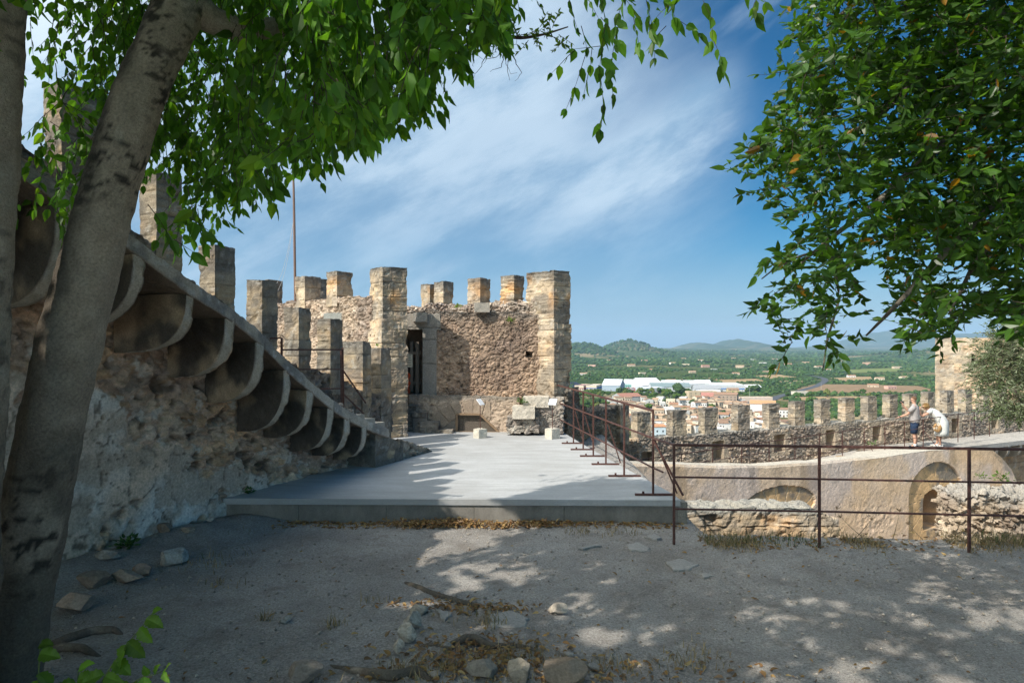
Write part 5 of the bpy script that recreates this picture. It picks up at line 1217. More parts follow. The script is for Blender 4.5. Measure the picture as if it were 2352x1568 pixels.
def hand(k, w, d, curl=(0, 0, -.02), r=.011):
    """palm and five finger chains from the wrist joint w along d"""
    w, d = np.array(w), norm(np.array(d)); s = norm(np.cross(d, [0, 0, 1.0])); pal = w+d*.06
    ch = [[(k+'wrist', tuple(w), .026), (k+'palm', tuple(pal), (.034, .022))]]
    for j, (o, ln) in enumerate(((-.03, .055), (-.01, .068), (.01, .072), (.03, .062))):
        a = pal+d*.03+s*o; b2 = a+d*ln*.55; c = b2+d*ln*.4+np.array(curl)*(1+.2*j)
        ch.append([(k+'palm', None, None), (k+'k%d' % j, tuple(a), r), (k+'m%d' % j, tuple(b2), r*.9), (k+'t%d' % j, tuple(c), r*.75)])
    a = w+d*.03-s*.035; ch.append([(k+'palm', None, None), (k+'tb', tuple(a-s*.012+d*.01), r*1.1), (k+'tt', tuple(a-s*.03+d*.045), r*.85)])
    return ch
def shoe(T, x, y, z, mat, par, solemat, yaw=0.0):
    prof = [(-.085, .030, .045), (-.05, .040, .062), (.02, .043, .060), (.08, .048, .045), (.14, .047, .036), (.185, .034, .026), (.205, .012, .018)]
    mb = MB(); rr = []
    for (px_, hw, h) in prof:
        a = np.arange(12)/12*2*PI; rr.append([T((x+px_, y+hw*math.cos(q)+yaw*px_, z+.022+h*.5+h*.5*math.sin(q))) for q in a])
    mb.loft(rr, (1, 1, 1)); adopt(mb.build('shoe', mat, smooth=True), par); sh = list(par.children)[-1]
    mb = MB(); rr = []
    for (px_, hw, h) in prof: rr.append([T((x+px_*1.03, y+(hw+.006)*sx+yaw*px_, z+dz)) for sx, dz in ((-1, 0), (1, 0), (1, .026), (-1, .026))])
    mb.loft(rr, (1, 1, 1)); so = mb.build('sole', solemat); so.parent = sh; so.matrix_parent_inverse = sh.matrix_parent_inverse.copy()
# ---- man
mbase, mf = (14.0, 23.75, wz), (-.78, .62)
man = empty('person', mbase); tag(man, 'standing man in grey T-shirt and navy shorts holding up a phone, hand on parapet', 'person')
T = frame(mbase, mf)
LW, RW = (.40, .20, 1.06), (.36, -.12, 1.43)
body = [[('pelvis', (-.01, 0, .95), (.13, .15)), ('waist', (0, 0, 1.10), (.13, .15)), ('chest', (0, 0, 1.33), (.14, .17)), ('neck0', (.0, 0, 1.48), .07), ('neck', (.015, 0, 1.545), .056), ('jaw', (.04, 0, 1.605), .068), ('head', (.03, 0, 1.675), .088), ('crown', (.015, 0, 1.745), .062)],
        [('jaw', None, None), ('chin', (.085, 0, 1.585), .028)], [('head', None, None), ('nose', (.128, 0, 1.655), .014)],
        [('head', None, None), ('earl', (.02, .088, 1.66), .016)], [('head', None, None), ('earr', (.02, -.088, 1.66), .016)],
        [('chest', None, None), ('shl', (-.01, .19, 1.42), .068), ('arml', (.08, .245, 1.30), .052), ('ell', (.17, .265, 1.17), .043), ('fol', (.29, .235, 1.11), .042), ('Lwrist', LW, .028)],
        [('chest', None, None), ('shr', (-.01, -.19, 1.42), .068), ('armr', (.11, -.235, 1.32), .052), ('elr', (.22, -.24, 1.24), .043), ('for', (.29, -.18, 1.335), .04), ('Rwrist', RW, .027)]]
body += hand('L', LW, (.8, -.05, -.35), (.01, 0, -.015)); body += hand('R', RW, (.35, .25, .9), (.02, .03, 0))
for s, k in ((1, 'l'), (-1, 'r')):
    body.append([('pelvis', None, None), ('hip'+k, (-.01, .10*s, .87), (.095, .095)), ('thi'+k, (.005, .105*s, .68), .078), ('kne'+k, (.01, .11*s, .49), .056), ('cal'+k, (-.03, .115*s, .34), .058), ('ank'+k, (-.03, .12*s, .10), .036), ('toe'+k, (.09, .125*s, .045), .034)])
skin_body('body', mbase, mf, body, man, SKIN)
mb = MB()   # T-shirt: torso, then two sleeves
mb.loft([ring(T, c, rx, ry, 22, 0, .012, k) for k, (c, rx, ry) in enumerate((((-.01, 0, .87), .150, .185), ((-.005, 0, .95), .156, .190), ((.01, 0, 1.06), .162, .190), ((.0, 0, 1.18), .158, .192), ((-.005, 0, 1.30), .150, .205), ((-.01, 0, 1.39), .130, .215), ((-.01, 0, 1.45), .10, .175), ((.0, 0, 1.49), .075, .10), ((.005, 0, 1.515), .066, .075)))], (1, 1, 1))
for s in (1, -1):
    a, b2, c = T((-.01, .15*s, 1.42)), T((.055, .235*s, 1.335)), T((.115, (.258 if s > 0 else .245)*s, 1.25 if s > 0 else 1.29))
    mb.tube([a, (a+b2)/2, b2, c], [.092, .086, .080, .074], 14)
adopt(mb.build('shirt', mcol('grey_cotton', (.36, .335, .325)), smooth=True), man)
mb = MB()
mb.loft([ring(T, c, rx, ry, 20, 0, .01, k) for k, (c, rx, ry) in enumerate((((0, 0, .76), .12, .17), ((-.01, 0, .82), .142, .188), ((-.01, 0, .90), .146, .186), ((-.005, 0, .97), .143, .178)))], (1, 1, 1))
for s in (1, -1): mb.loft([ring(T, c, rx, ry, 16, 0, .015, k) for k, (c, rx, ry) in enumerate((((.012, .115*s, .50), .098, .094), ((.008, .108*s, .62), .104, .096), ((.0, .10*s, .74), .115, .098), ((-.01, .09*s, .84), .12, .095)))], (1, 1, 1))
adopt(mb.build('shorts', mcol('navy_cotton', (.022, .038, .075)), smooth=True), man)
NAVY, WHT = mcol('navy_canvas', (.035, .05, .075)), mcol('white_rubber', (.74, .74, .73), .6)
for s in (1, -1):
    shoe(T, -.02, .122*s, 0, NAVY, man, WHT)
    mb = MB(); mb.tube([T((-.03, .12*s, .065)), T((-.03, .12*s, .135))], [.046, .045], 12); adopt(mb.build('sock', WHT, smooth=True), man)
mb = MB()   # cropped ginger hair with a face-high hairline
rr = []
for k, el in enumerate(np.linspace(.02, PI/2-.02, 10)):
    rr.append([T((.012+(.094*math.cos(el))*math.cos(q)*(1 if math.cos(q) < .35 or el > .75 else .80), .090*math.cos(el)*math.sin(q), 1.672+.045*max(0, math.cos(q)+.3)*(1-el/1.6)+.105*math.sin(el))) for q in np.arange(18)/18*2*PI])
mb.loft(rr); adopt(mb.build('hair', mcol('short_ginger_hair', (.145, .082, .05), .95), smooth=True), man)
mb = MB(); mb.tube([T((.03, .093, 1.675)), T((.11, .062, 1.672)), T((.135, .035, 1.668)), T((.14, 0, 1.67)), T((.135, -.035, 1.668)), T((.11, -.062, 1.672)), T((.03, -.093, 1.675))], .0035, 6, (.06, .04, .04)); adopt(mb.build('glasses', M['attr']), man)
for s in (1, -1):
    mb = MB(); mb.tube([T((.108, .032*s, 1.672)), T((.116, .033*s, 1.672))], [.011, .006], 8, (.10, .07, .05)); adopt(mb.build('eye', M['attr']), man)
mb = MB(); mb.tube([T((.103, -.022, 1.618)), T((.112, 0, 1.617)), T((.103, .022, 1.618))], .006, 6, (.32, .13, .11)); adopt(mb.build('mouth', M['attr']), man)
mb = MB(); c = T((.405, -.075, 1.55)); mb.box(c, (.155, .012, .078), math.atan2(.55, -.85)+.5, (.03, .03, .035)); tag(mb.build('phone', M['attr']), 'dark phone held up sideways by the standing man', 'phone')
mb = MB(); mb.tube([T((LW[0]-.01, LW[1], LW[2]-.002)), T((LW[0]+.02, LW[1], LW[2]-.012))], .034, 12, (.06, .04, .035)); adopt(mb.build('watch', M['attr']), man)
# ---- woman, bent forward over her camera
wbase, wf = (14.95, 23.95, wz), (-.86, .51)
wom = empty('person', wbase); tag(wom, 'woman bending forward in a loose white dress, taking a picture with both hands', 'person')
T = frame(wbase, wf)
LW, RW = (.56, .10, 1.25), (.57, -.10, 1.25)
body = [[('pelvis', (-.13, 0, .83), (.13, .15)), ('waist', (-.03, 0, 1.0), (.11, .14)), ('chest', (.14, 0, 1.17), (.12, .15)), ('neck0', (.26, 0, 1.27), .06), ('neck', (.315, 0, 1.31), .05), ('jaw', (.39, 0, 1.335), .062), ('head', (.40, 0, 1.39), .086), ('crown', (.385, 0, 1.45), .065)],
        [('jaw', None, None), ('chin', (.445, 0, 1.30), .026)], [('head', None, None), ('nose', (.495, 0, 1.365), .014)], [('head', None, None), ('earl', (.385, .084, 1.375), .015)], [('head', None, None), ('earr', (.385, -.084, 1.375), .015)]]
for s, k, Wp in ((1, 'l', LW), (-1, 'r', RW)):
    body.append([('chest', None, None), ('sh'+k, (.22, .155*s, 1.235), .056), ('ar'+k, (.36, .20*s, 1.14), .046), ('el'+k, (.49, .20*s, 1.045), .036), ('fo'+k, (.535, .16*s, 1.14), .034), (('L' if s > 0 else 'R')+'wrist', Wp, .023)])
    body.append([('pelvis', None, None), ('hip'+k, (-.12, .095*s, .78), (.1, .1)), ('kne'+k, (-.01, .10*s, .46), .058), ('cal'+k, (-.035+.04*(s < 0), .10*s, .32), .052), ('ank'+k, (-.02+.10*(s < 0)-.05, .10*s, .10), .033), ('toe'+k, (.08+.10*(s < 0)-.05, .105*s, .04), .031)])
body += hand('L', LW, (.1, -.3, .9), (0, -.015, 0), .010); body += hand('R', RW, (.1, .3, .9), (0, .015, 0), .010)
skin_body('body', wbase, wf, body, wom, SKIN)
mb = MB()
mb.loft([ring(T, c, rx, ry, 24, ti, .03 if k < 5 else .012, k*.7) for k, (c, rx, ry, ti) in enumerate((((-.09, 0, .40), .225, .245, .0), ((-.10, 0, .52), .215, .235, .05), ((-.12, 0, .68), .20, .225, .15), ((-.13, 0, .84), .185, .215, .35), ((-.075, 0, .96), .17, .20, .65), ((.02, 0, 1.08), .155, .195, .8), ((.12, 0, 1.18), .145, .20, .85), ((.20, 0, 1.245), .115, .19, .85), ((.255, 0, 1.285), .075, .11, .85), ((.28, 0, 1.30), .062, .075, .85)))], (1, 1, 1))
for s in (1, -1):
    a, b2, c = T((.19, .12*s, 1.25)), T((.25, .175*s, 1.23)), T((.305, .205*s, 1.185)); mb.tube([a, b2, c], [.085, .08, .074], 12)
adopt(mb.build('dress', mcol('white_linen', (.62, .63, .60)), smooth=True), wom)
for s, x in ((1, -.06), (-1, .04)): shoe(T, x, .10*s, 0, WHT, wom, WHT, .03*s)
mb = MB(); rr = []
for k, el in enumerate(np.linspace(-.5, PI/2-.02, 11)):
    rr.append([T((.375+.104*math.cos(el)*math.cos(q)*(1 if math.cos(q) < .3 or el > .7 else .72), (.098+.008*math.sin(5*q+k))*math.cos(el)*math.sin(q), 1.395+.105*math.sin(el)+.006*math.sin(7*q))) for q in np.arange(22)/22*2*PI])
mb.loft(rr)
for j in range(60):
    q, el = rng.uniform(.6, 2*PI-.6), rng.uniform(-.5, 1.2); p0 = np.array((.375+.1*math.cos(el)*math.cos(q), .098*math.cos(el)*math.sin(q), 1.395+.10*math.sin(el))); o = (p0-np.array((.375, 0, 1.39)))*.25
    mb.tube([T(p0), T(p0+o+[0, 0, .01]), T(p0+o*1.2-[0, 0, .012])], .011, 5)
adopt(mb.build('hair', mcol('curly_blond_hair', (.30, .185, .075), .8), smooth=True), wom)
mb = MB(); mb.tube([T((.40, .088, 1.385)), T((.48, .06, 1.375)), T((.50, .03, 1.37)), T((.505, 0, 1.372)), T((.50, -.03, 1.37)), T((.48, -.06, 1.375)), T((.40, -.088, 1.385))], .008, 6, (.03, .03, .03)); adopt(mb.build('sunglasses', M['attr']), wom)
for s in (1, -1):
    mb = MB(); mb.tube([T((.475, .031*s, 1.388)), T((.483, .032*s, 1.388))], [.010, .006], 8, (.10, .07, .05)); adopt(mb.build('eye', M['attr']), wom)
mb = MB(); mb.tube([T((.468, -.02, 1.325)), T((.478, 0, 1.324)), T((.468, .02, 1.325))], .006, 6, (.36, .13, .12)); adopt(mb.build('mouth', M['attr']), wom)
mb = MB(); mb.box(T((.585, 0, 1.36)), (.03, .14, .075), math.atan2(wf[1], wf[0]), (.03, .03, .03)); tag(mb.build('camera', M['attr']), 'small black camera held to the eyes of the bending woman', 'camera')
bag = empty('shoulder_bag', T((.02, .27, .72))); tag(bag, 'round tan and white striped bag hanging at the bending woman\'s hip', 'bag')
mb = MB(); c0 = np.array((.03, .27, .70)); rr = []; cc = []
for k, y in enumerate(np.linspace(-.065, .065, 7)):
    r_ = .155*math.sqrt(max(.05, 1-(y/.072)**2)); rr.append([T((c0[0]+r_*.85*math.cos(q), c0[1]+y, c0[2]+r_*1.1*math.sin(q)*(1 if math.sin(q) < 0 else .85))) for q in np.arange(24)/24*2*PI])
    cc += [np.array((.66, .62, .54)) if abs((math.cos(q)*.7+math.sin(q)*.5) % .5) < .12 else np.array((.45, .27, .12)) for q in np.arange(24)/24*2*PI]
mb.loft(rr, np.array(cc)); adopt(mb.build('pouch', M['attr'], smooth=True), bag)
mb = MB(); mb.tube([T((-.03, .25, .83)), T((.02, .245, .98)), T((.10, .22, 1.18)), T((.16, .12, 1.315)), T((.17, 0, 1.335)), T((.10, -.16, 1.24))], .014, 6, (.72, .71, .68)); adopt(mb.build('strap', M['attr']), bag)
# ================================================================ terrain to the horizon
PLAIN = -60.0
HILLS = [  # u, distance, top v, width in px, depth: each adds to the plain
    (1345, 4200, 790, 42, 700), (1425, 4700, 793, 30, 600), (1470, 4500, 797, 40, 600), (1240, 4000, 792, 60, 800),
    (1605, 9500, 786, 30, 1300), (1685, 9800, 779, 27, 1300), (1725, 10000, 793, 30, 1300), (2045, 12500, 763, 40, 2400), (2110, 12800, 780, 60, 2400), (1955, 11800, 791, 60, 2200), (2230, 12000, 782, 80, 2300), (1900, 9800, 798, 70, 1800),
    (2120, 3300, 812, 60, 500), (2230, 3100, 810, 80, 600), (1830, 7600, 803, 100, 1300), (1480, 8000, 801, 130, 1300), (900, 7000, 780, 300, 2000), (2700, 9000, 770, 200, 2500)]
def terrain_z(x, y):
    r = np.hypot(x, y); p = np.stack([x, y, x*0], 1)
    z = PLAIN+sstep(900, 5000, r)*(44*(fbm(p/900., 4, 401)-.5)+6)+2.0*(fbm(p/140., 3, 402)-.5)*sstep(300, 900, r)
    for (u, Y, v, w, dep) in HILLS:
        cx = (u-CU)/F*Y; h = EYE-(v-HV)/F*Y-PLAIN; sx = w/F*Y
        g = np.exp(-(np.abs((x-cx)/sx)**2.0)*.7-((y-Y)/dep)**2)
        z = z+np.maximum(0, h)*g*.88*(.92+.16*fbm(p/(sx*.55+60), 4, 403))
    hill = sstep(330, 42, r)
    return z+hill*(50.5)
def make_terrain():
    rad = np.concatenate([np.array([24, 28, 33]), np.geomspace(40, 22000, 230)])
    front = np.linspace(math.radians(38), math.radians(96), 520); back = np.linspace(math.radians(96), math.radians(398), 120)[1:-1]
    ang = np.concatenate([front, back]); A, Rr = np.meshgrid(ang, rad); x, y = (Rr*np.cos(A)).ravel(), (Rr*np.sin(A)).ravel(); z = terrain_z(x, y)
    n, m_ = A.shape; i = np.arange(n*m_).reshape(n, m_); j = np.roll(i, -1, 1)
    q = np.stack([i[:-1], j[:-1], j[1:], i[1:]], -1).reshape(-1, 4)
    m, nt, b = new_mat('countryside'); v = pos(nt)
    vo = nd(nt, 'ShaderNodeTexVoronoi'); vo.inputs['Scale'].default_value = 1/105.; vo.inputs['Randomness'].default_value = .9; nt.links.new(pos(nt, (1, .55, 1)), vo.inputs['Vector'])
    sep = nd(nt, 'ShaderNodeSeparateColor'); nt.links.new(vo.outputs['Color'], sep.inputs[0])
    fld = ramp(nt, sep.outputs[0], ((.0, (.075, .10, .035)), (.45, (.10, .115, .045)), (.62, (.16, .15, .07)), (.8, (.29, .22, .125)), (.95, (.22, .165, .10))))
    g = ramp(nt, noise(nt, v, .012, 6, .7), ((.35, (.028, .052, .018)), (.5, (.050, .080, .026)), (.68, (.10, .115, .05))))
    wd = ramp(nt, noise(nt, v, .0023, 4, .6), ((.40, 0.0), (.55, 1.0)))
    c = mixc(nt, wd, fld, g); sc = noise(nt, v, .11, 5, .8); c = mixc(nt, ramp(nt, sc, ((.50, 0.0), (.60, .65))), c, (.026, .046, .016))
    gz_ = nd(nt, 'ShaderNodeNewGeometry'); sz = nd(nt, 'ShaderNodeSeparateXYZ'); nt.links.new(gz_.outputs['Position'], sz.inputs[0])
    hm = nd(nt, 'ShaderNodeMapRange'); hm.inputs[1].default_value = -35; hm.inputs[2].default_value = 10; nt.links.new(sz.outputs[2], hm.inputs[0])
    hc = mixc(nt, ramp(nt, noise(nt, v, .0035, 6, .7), ((.5, 0.0), (.66, 1.0))), (.035, .058, .022), (.13, .125, .07))
    c = mixc(nt, hm.outputs[0], c, hc)
    nt.links.new(c, b.inputs['Base Color']); b.inputs['Roughness'].default_value = 1; b.inputs['Specular IOR Level'].default_value = 0
    mb = MB(); mb.add(np.stack([x, y, z], 1), q); tag(mb.build('terrain', m, smooth=True), None, None, kind='structure')
make_terrain()
def tz(x, y): return float(terrain_z(np.array([x], float), np.array([y], float))[0])
def Pp(u, v):
    """point of the plain that the photograph shows at u, v"""
    Y = (EYE-PLAIN)*F/(v-HV); return (u-CU)/F*Y, Y
# fields, road
def sheet(name, poly, col, dz, kind='structure', label=None, cat=None):
    pts = []
    n = len(poly)
    for k in range(n):
        a, b2 = np.array(Pp(*poly[k])), np.array(Pp(*poly[(k+1) % n]))
        for t in np.linspace(0, 1, 9)[:-1]: pts.append(a*(1-t)+b2*t)
    pts = np.array(pts); c0 = pts.mean(0); ring_ = []
    for s in (1, .75, .5, .25, .02):
        q = c0+(pts-c0)*s; ring_.append(np.concatenate([q, (terrain_z(q[:, 0], q[:, 1])+dz)[:, None]], 1))
    mb = MB(); mb.loft(ring_, col, caps=False); return tag(mb.build(name, M['field'], smooth=True), label, cat, kind=kind)
M['field'] = m_flat('dry_field', (1, 1, 1), 1, .25, .05, 0, use_attr=True, spec=0)
TAN, GRN, BRN = (.33, .235, .135), (.16, .19, .07), (.24, .165, .10)
for poly, col in (([(1830, 893), (1870, 883), (1990, 884), (2110, 887), (2150, 896), (2080, 903), (1930, 905), (1840, 901)], BRN), ([(1905, 869), (1960, 866), (2000, 866), (2005, 874), (1940, 876)], TAN), ([(1725, 863), (1790, 861), (1830, 866), (1770, 870)], TAN),
                  ([(1640, 873), (1735, 870), (1760, 876), (1660, 879)], TAN), ([(1790, 876), (1845, 874), (1855, 879), (1800, 881)], (.30, .23, .14)), ([(1935, 850), (2060, 846), (2080, 853), (1960, 857)], GRN), ([(1820, 857), (1880, 855), (1885, 859), (1825, 861)], (.24, .24, .10)),
                  ([(1450, 884), (1500, 881), (1520, 885), (1470, 888)], (.22, .2, .10)), ([(1560, 871), (1660, 866), (1680, 870), (1580, 875)], (.25, .2, .12)), ([(1330, 910), (1420, 904), (1440, 909), (1350, 917)], (.2, .19, .10)), ([(1800, 912), (1960, 910), (2060, 917), (1860, 921)], TAN), ([(1840, 930), (2050, 926), (2120, 936), (1900, 942)], (.28, .23, .13)), ([(1850, 958), (2010, 946), (2080, 955), (1900, 975)], (.30, .24, .14))):
    sheet('field', poly, col, .35)
M['asphalt'] = m_flat('asphalt_far', (.085, .09, .10), .9, .15, .3, 0, spec=.1)
M['line'] = m_flat('road_paint', (.7, .7, .68), .9, .1, 1, 0)
def strip(name, path, w, mat, dz):
    q = np.array([Pp(*p) for p in path]); t = np.linspace(0, 1, len(q)); tt = np.linspace(0, 1, 60); x, y = np.interp(tt, t, q[:, 0]), np.interp(tt, t, q[:, 1])
    for _ in range(6): x[1:-1] = .25*x[:-2]+.5*x[1:-1]+.25*x[2:]; y[1:-1] = .25*y[:-2]+.5*y[1:-1]+.25*y[2:]
    d = np.stack([np.gradient(x), np.gradient(y)], 1); d /= np.linalg.norm(d, axis=1)[:, None]; nn = np.stack([-d[:, 1], d[:, 0]], 1)
    a, b2 = np.stack([x, y], 1)+nn*w/2, np.stack([x, y], 1)-nn*w/2; zc = np.maximum(terrain_z(a[:, 0], a[:, 1]), terrain_z(b2[:, 0], b2[:, 1]))+dz
    v = np.concatenate([np.concatenate([a, zc[:, None]], 1), np.concatenate([b2, zc[:, None]], 1)]); i = np.arange(59)
    mb = MB(); mb.add(v, np.stack([i, i+1, i+61, i+60], 1)); return tag(mb.build(name, mat), None, None, kind='structure')
rp = [(1720, 935), (1760, 925), (1786, 911), (1815, 904), (1845, 895), (1872, 888), (1886, 882), (1896, 876), (1894, 870), (1880, 866), (1862, 863.5)]
strip('road', rp, 11, M['asphalt'], .5)

# ================================================================ houses, sheds, trees of the valley
ROOFM = m_flat('clay_tiles', (1, 1, 1), .9, .3, 1.5, 0, use_attr=True, spec=.05)
_hm = {}
def house_parts(w, d, h, roof, wc, rc):
    key = (w, d, h, roof, wc, rc)
    if key in _hm: return _hm[key]
    mb = MB(); mb.box((0, 0, h/2-.75), (w, d, h+1.5), 0, wc)
    if roof == 'gable':   # the gable ends belong to the walls
        g = .16*d
        for s in (-1, 1): mb.add([(s*(w/2-.002), -d/2, h), (s*(w/2-.002), d/2, h), (s*(w/2-.002), 0, h+g)], np.array([[0, 1, 2]]), wc)
    W_ = mb.build('wall', M['attrfar']); mb = MB(); e = .35
    if roof == 'gable':
        g = .16*d+.12
        mb.add([(-w/2-e, -d/2-e, h-.05), (w/2+e, -d/2-e, h-.05), (w/2+e, 0, h+g), (-w/2-e, 0, h+g), (-w/2-e, d/2+e, h-.05), (w/2+e, d/2+e, h-.05), (-w/2-e, -d/2-e, h-.25), (w/2+e, -d/2-e, h-.25), (-w/2-e, d/2+e, h-.25), (w/2+e, d/2+e, h-.25)], np.array([[0, 1, 2, 3], [3, 2, 5, 4], [6, 7, 1, 0], [4, 5, 9, 8]]), rc)
    elif roof == 'hip':
        g = .16*d
        mb.add([(-w/2-e, -d/2-e, h), (w/2+e, -d/2-e, h), (w/2+e, d/2+e, h), (-w/2-e, d/2+e, h), (-w/2+d*.42, 0, h+g), (w/2-d*.42, 0, h+g)], [np.array([[0, 1, 5, 4], [2, 3, 4, 5]]), np.array([[1, 2, 5], [3, 0, 4]])], rc)
    elif roof == 'shed':
        mb.add([(-w/2-e, -d/2-e, h), (w/2+e, -d/2-e, h), (w/2+e, d/2+e, h+.16*d), (-w/2-e, d/2+e, h+.16*d), (-w/2, d/2-.1, h), (w/2, d/2-.1, h)], np.array([[0, 1, 2, 3], [3, 2, 5, 4]]), rc)
    else:
        mb.box((0, 0, h+.06), (w-.5, d-.5, .1), 0, rc)
        for (cx, cy, sx, sy) in ((0, -d/2+.12, w, .24), (0, d/2-.12, w, .24), (-w/2+.12, 0, .24, d-.5), (w/2-.12, 0, .24, d-.5)): mb.box((cx, cy, h+.35), (sx, sy, .7), 0, wc)
    R_ = mb.build('roof', ROOFM)
    mb = MB(); mb.box((0, -.02, 0), (1.0, .12, 1.25), 0, (.06, .065, .07)); Wi = mb.build('window', M['attr'])
    mb = MB(); mb.box((0, -.02, 1.0), (1.1, .12, 2.0), 0, (.14, .09, .06)); Do = mb.build('door', M['attr'])
    for o in (W_, R_, Wi, Do): C.objects.unlink(o)
    _hm[key] = (W_.data, R_.data, Wi.data, Do.data); return _hm[key]
def link(name, me, par, loc, rz=0.0):
    o = bpy.data.objects.new(name, me); C.objects.link(o); o.parent = par; o.location = loc; o.rotation_euler.z = rz; return o
def house(x, y, w, d, h, rz, roof, wc, rc, label, cat='house', name='town_house', group='houses of the town', nwin=3, storeys=2, z=None):
    e = empty(name, (x, y, tz(x, y) if z is None else z)); e.rotation_euler.z = rz; tag(e, label, cat, group)
    a, b2, wi, do = house_parts(w, d, h, roof, wc, rc); link('wall', a, e, (0, 0, 0)); link('roof', b2, e, (0, 0, 0))
    for st_ in range(storeys):
        for k in range(nwin):
            xx = (k+.5)/nwin*w-w/2
            if st_ == 0 and k == nwin//2: link('door', do, e, (xx, -d/2, 0)); continue
            link('window', wi, e, (xx, -d/2, 1.6+st_*2.8))
        if st_ > 0: link('window', wi, e, (-w/2, 0, 1.6+st_*2.8), -PI/2)
    return e
WCOL = {'white': (.66, .63, .59), 'cream': (.66, .55, .41), 'beige': (.55, .45, .34), 'sandy': (.54, .43, .31), 'pink': (.58, .36, .29), 'grey': (.45, .44, .42)}
RCOL = {'terracotta': (.33, .185, .115), 'pale clay': (.43, .29, .19), 'brown tiled': (.27, .175, .12), 'white flat': (.66, .65, .63), 'red': (.33, .14, .10)}
used = {}
def where(x, y):
    u = CU+x/y*F
    v_ = HV+62/y*F
    g = [(1448, 'left of the first merlon'), (1497, 'behind the first merlon'), (1529, 'in the gap after the first merlon'), (1578, 'behind the second merlon'), (1604, 'in the gap after the second merlon'), (1651, 'behind the third merlon'), (1679, 'in the gap after the third merlon'), (1726, 'behind the fourth merlon'), (1750, 'in the gap after the fourth merlon'), (1795, 'behind the fifth merlon'), (3000, 'beyond the fifth merlon')]
    return next(t for lim, t in g if u < lim)
def ulabel(base):
    """keep every label different: the nth like it is told by its depth in the town"""
    used[base] = used.get(base, 0)+1
    return base if used[base] == 1 else base+(', second back', ', third back', ', fourth back', ', fifth back', ', sixth back', ', seventh back', ', eighth back')[min(used[base]-2, 6)]
taken = []
r2 = random.Random(5)
rows = [(480, 8), (497, 8), (514, 8), (533, 8), (553, 8), (575, 9), (598, 9), (623, 9), (650, 9), (678, 9), (708, 10), (738, 10)]
for Yr, stp in rows:
    x0, x1 = (1395-CU)/F*Yr, (1805-CU)/F*Yr
    if Yr > 600: x0, x1 = (1385-CU)/F*Yr, (1715-CU)/F*Yr
    if Yr > 690: x0, x1 = (1390-CU)/F*Yr, (1700-CU)/F*Yr
    x = x0
    while x < x1:
        w, d = r2.uniform(5.5, 9), r2.uniform(6, 9); st_ = r2.choice((1, 1, 2, 2, 2)); yy = Yr+r2.uniform(-5, 5); x += w/2
        if r2.random() < .84:
            wk = r2.choices(list(WCOL), (8, 5, 3, 2, 1.5, 1.5))[0]; roof = r2.choices(('gable', 'gable', 'hip', 'shed', 'flat'), (4, 2, 2, 2, 3.5))[0]
            rk = 'white flat' if roof == 'flat' else r2.choices(('terracotta', 'pale clay', 'brown tiled'), (2.5, 5, 3))[0]
            lab = ulabel('%s %s house, %s roof, %s' % (wk, ('low', 'two-storey', 'three-storey')[st_-1], rk if roof == 'flat' else rk+' '+roof, where(x, yy)))
            house(x, yy, round(w*2)/2, round(d*2)/2, 1.0+2.9*st_, r2.uniform(-.5, .5)+r2.choice((0, 0, PI/2)), roof, WCOL[wk], RCOL[rk], lab, storeys=st_, nwin=r2.choice((2, 3))); taken.append((x, yy, w))
        x += w/2+stp*r2.uniform(.03, .22)
# landmarks of the town
def at(u, v): x, y = Pp(u, v); return x, y
x, y = at(1440, 924); house(x, y, 26, 20, 7, .35, 'gable', (.40, .40, .39), (.34, .17, .125), 'big grey hall with a broad red-brown roof at the back left of the town', 'hall', 'sports_hall', None, 4, 1)
x, y = at(1632, 925); house(x, y, 20, 14, 10, -.25, 'flat', (.55, .27, .22), (.45, .24, .2), 'salmon-red block with stepped flat roofs at the back of the town', nwin=4, storeys=3)
x, y = at(1610, 917); house(x, y, 34, 12, 9, .1, 'flat', (.56, .44, .30), (.42, .34, .26), 'long sandy apartment block behind the salmon-red block', nwin=6, storeys=3)
x, y = at(1668, 927); house(x, y, 24, 13, 10, -.45, 'gable', (.34, .26, .2), (.30, .19, .13), 'dark brown apartment block with balconies at the right end of the town', nwin=6, storeys=3)
x, y = at(1752, 948); house(x, y, 22, 17, 9, -.35, 'gable', (.68, .68, .66), (.50, .28, .15), 'large pale shed with orange roof between the fourth and fifth merlons', 'shed', 'warehouse', None, 2, 1)
x, y = at(1735, 926); house(x, y, 34, 10, 6, .05, 'flat', (.66, .52, .42), (.62, .6, .56), 'row of pink terraced houses with chimneys behind the fifth merlon', nwin=7, storeys=1)
x, y = at(1512, 1003); house(x, y, 8, 8, 7.5, .1, 'gable', (.62, .70, .74), (.47, .24, .13), 'pale blue house with a dark balcony window right of the first merlon', nwin=2)
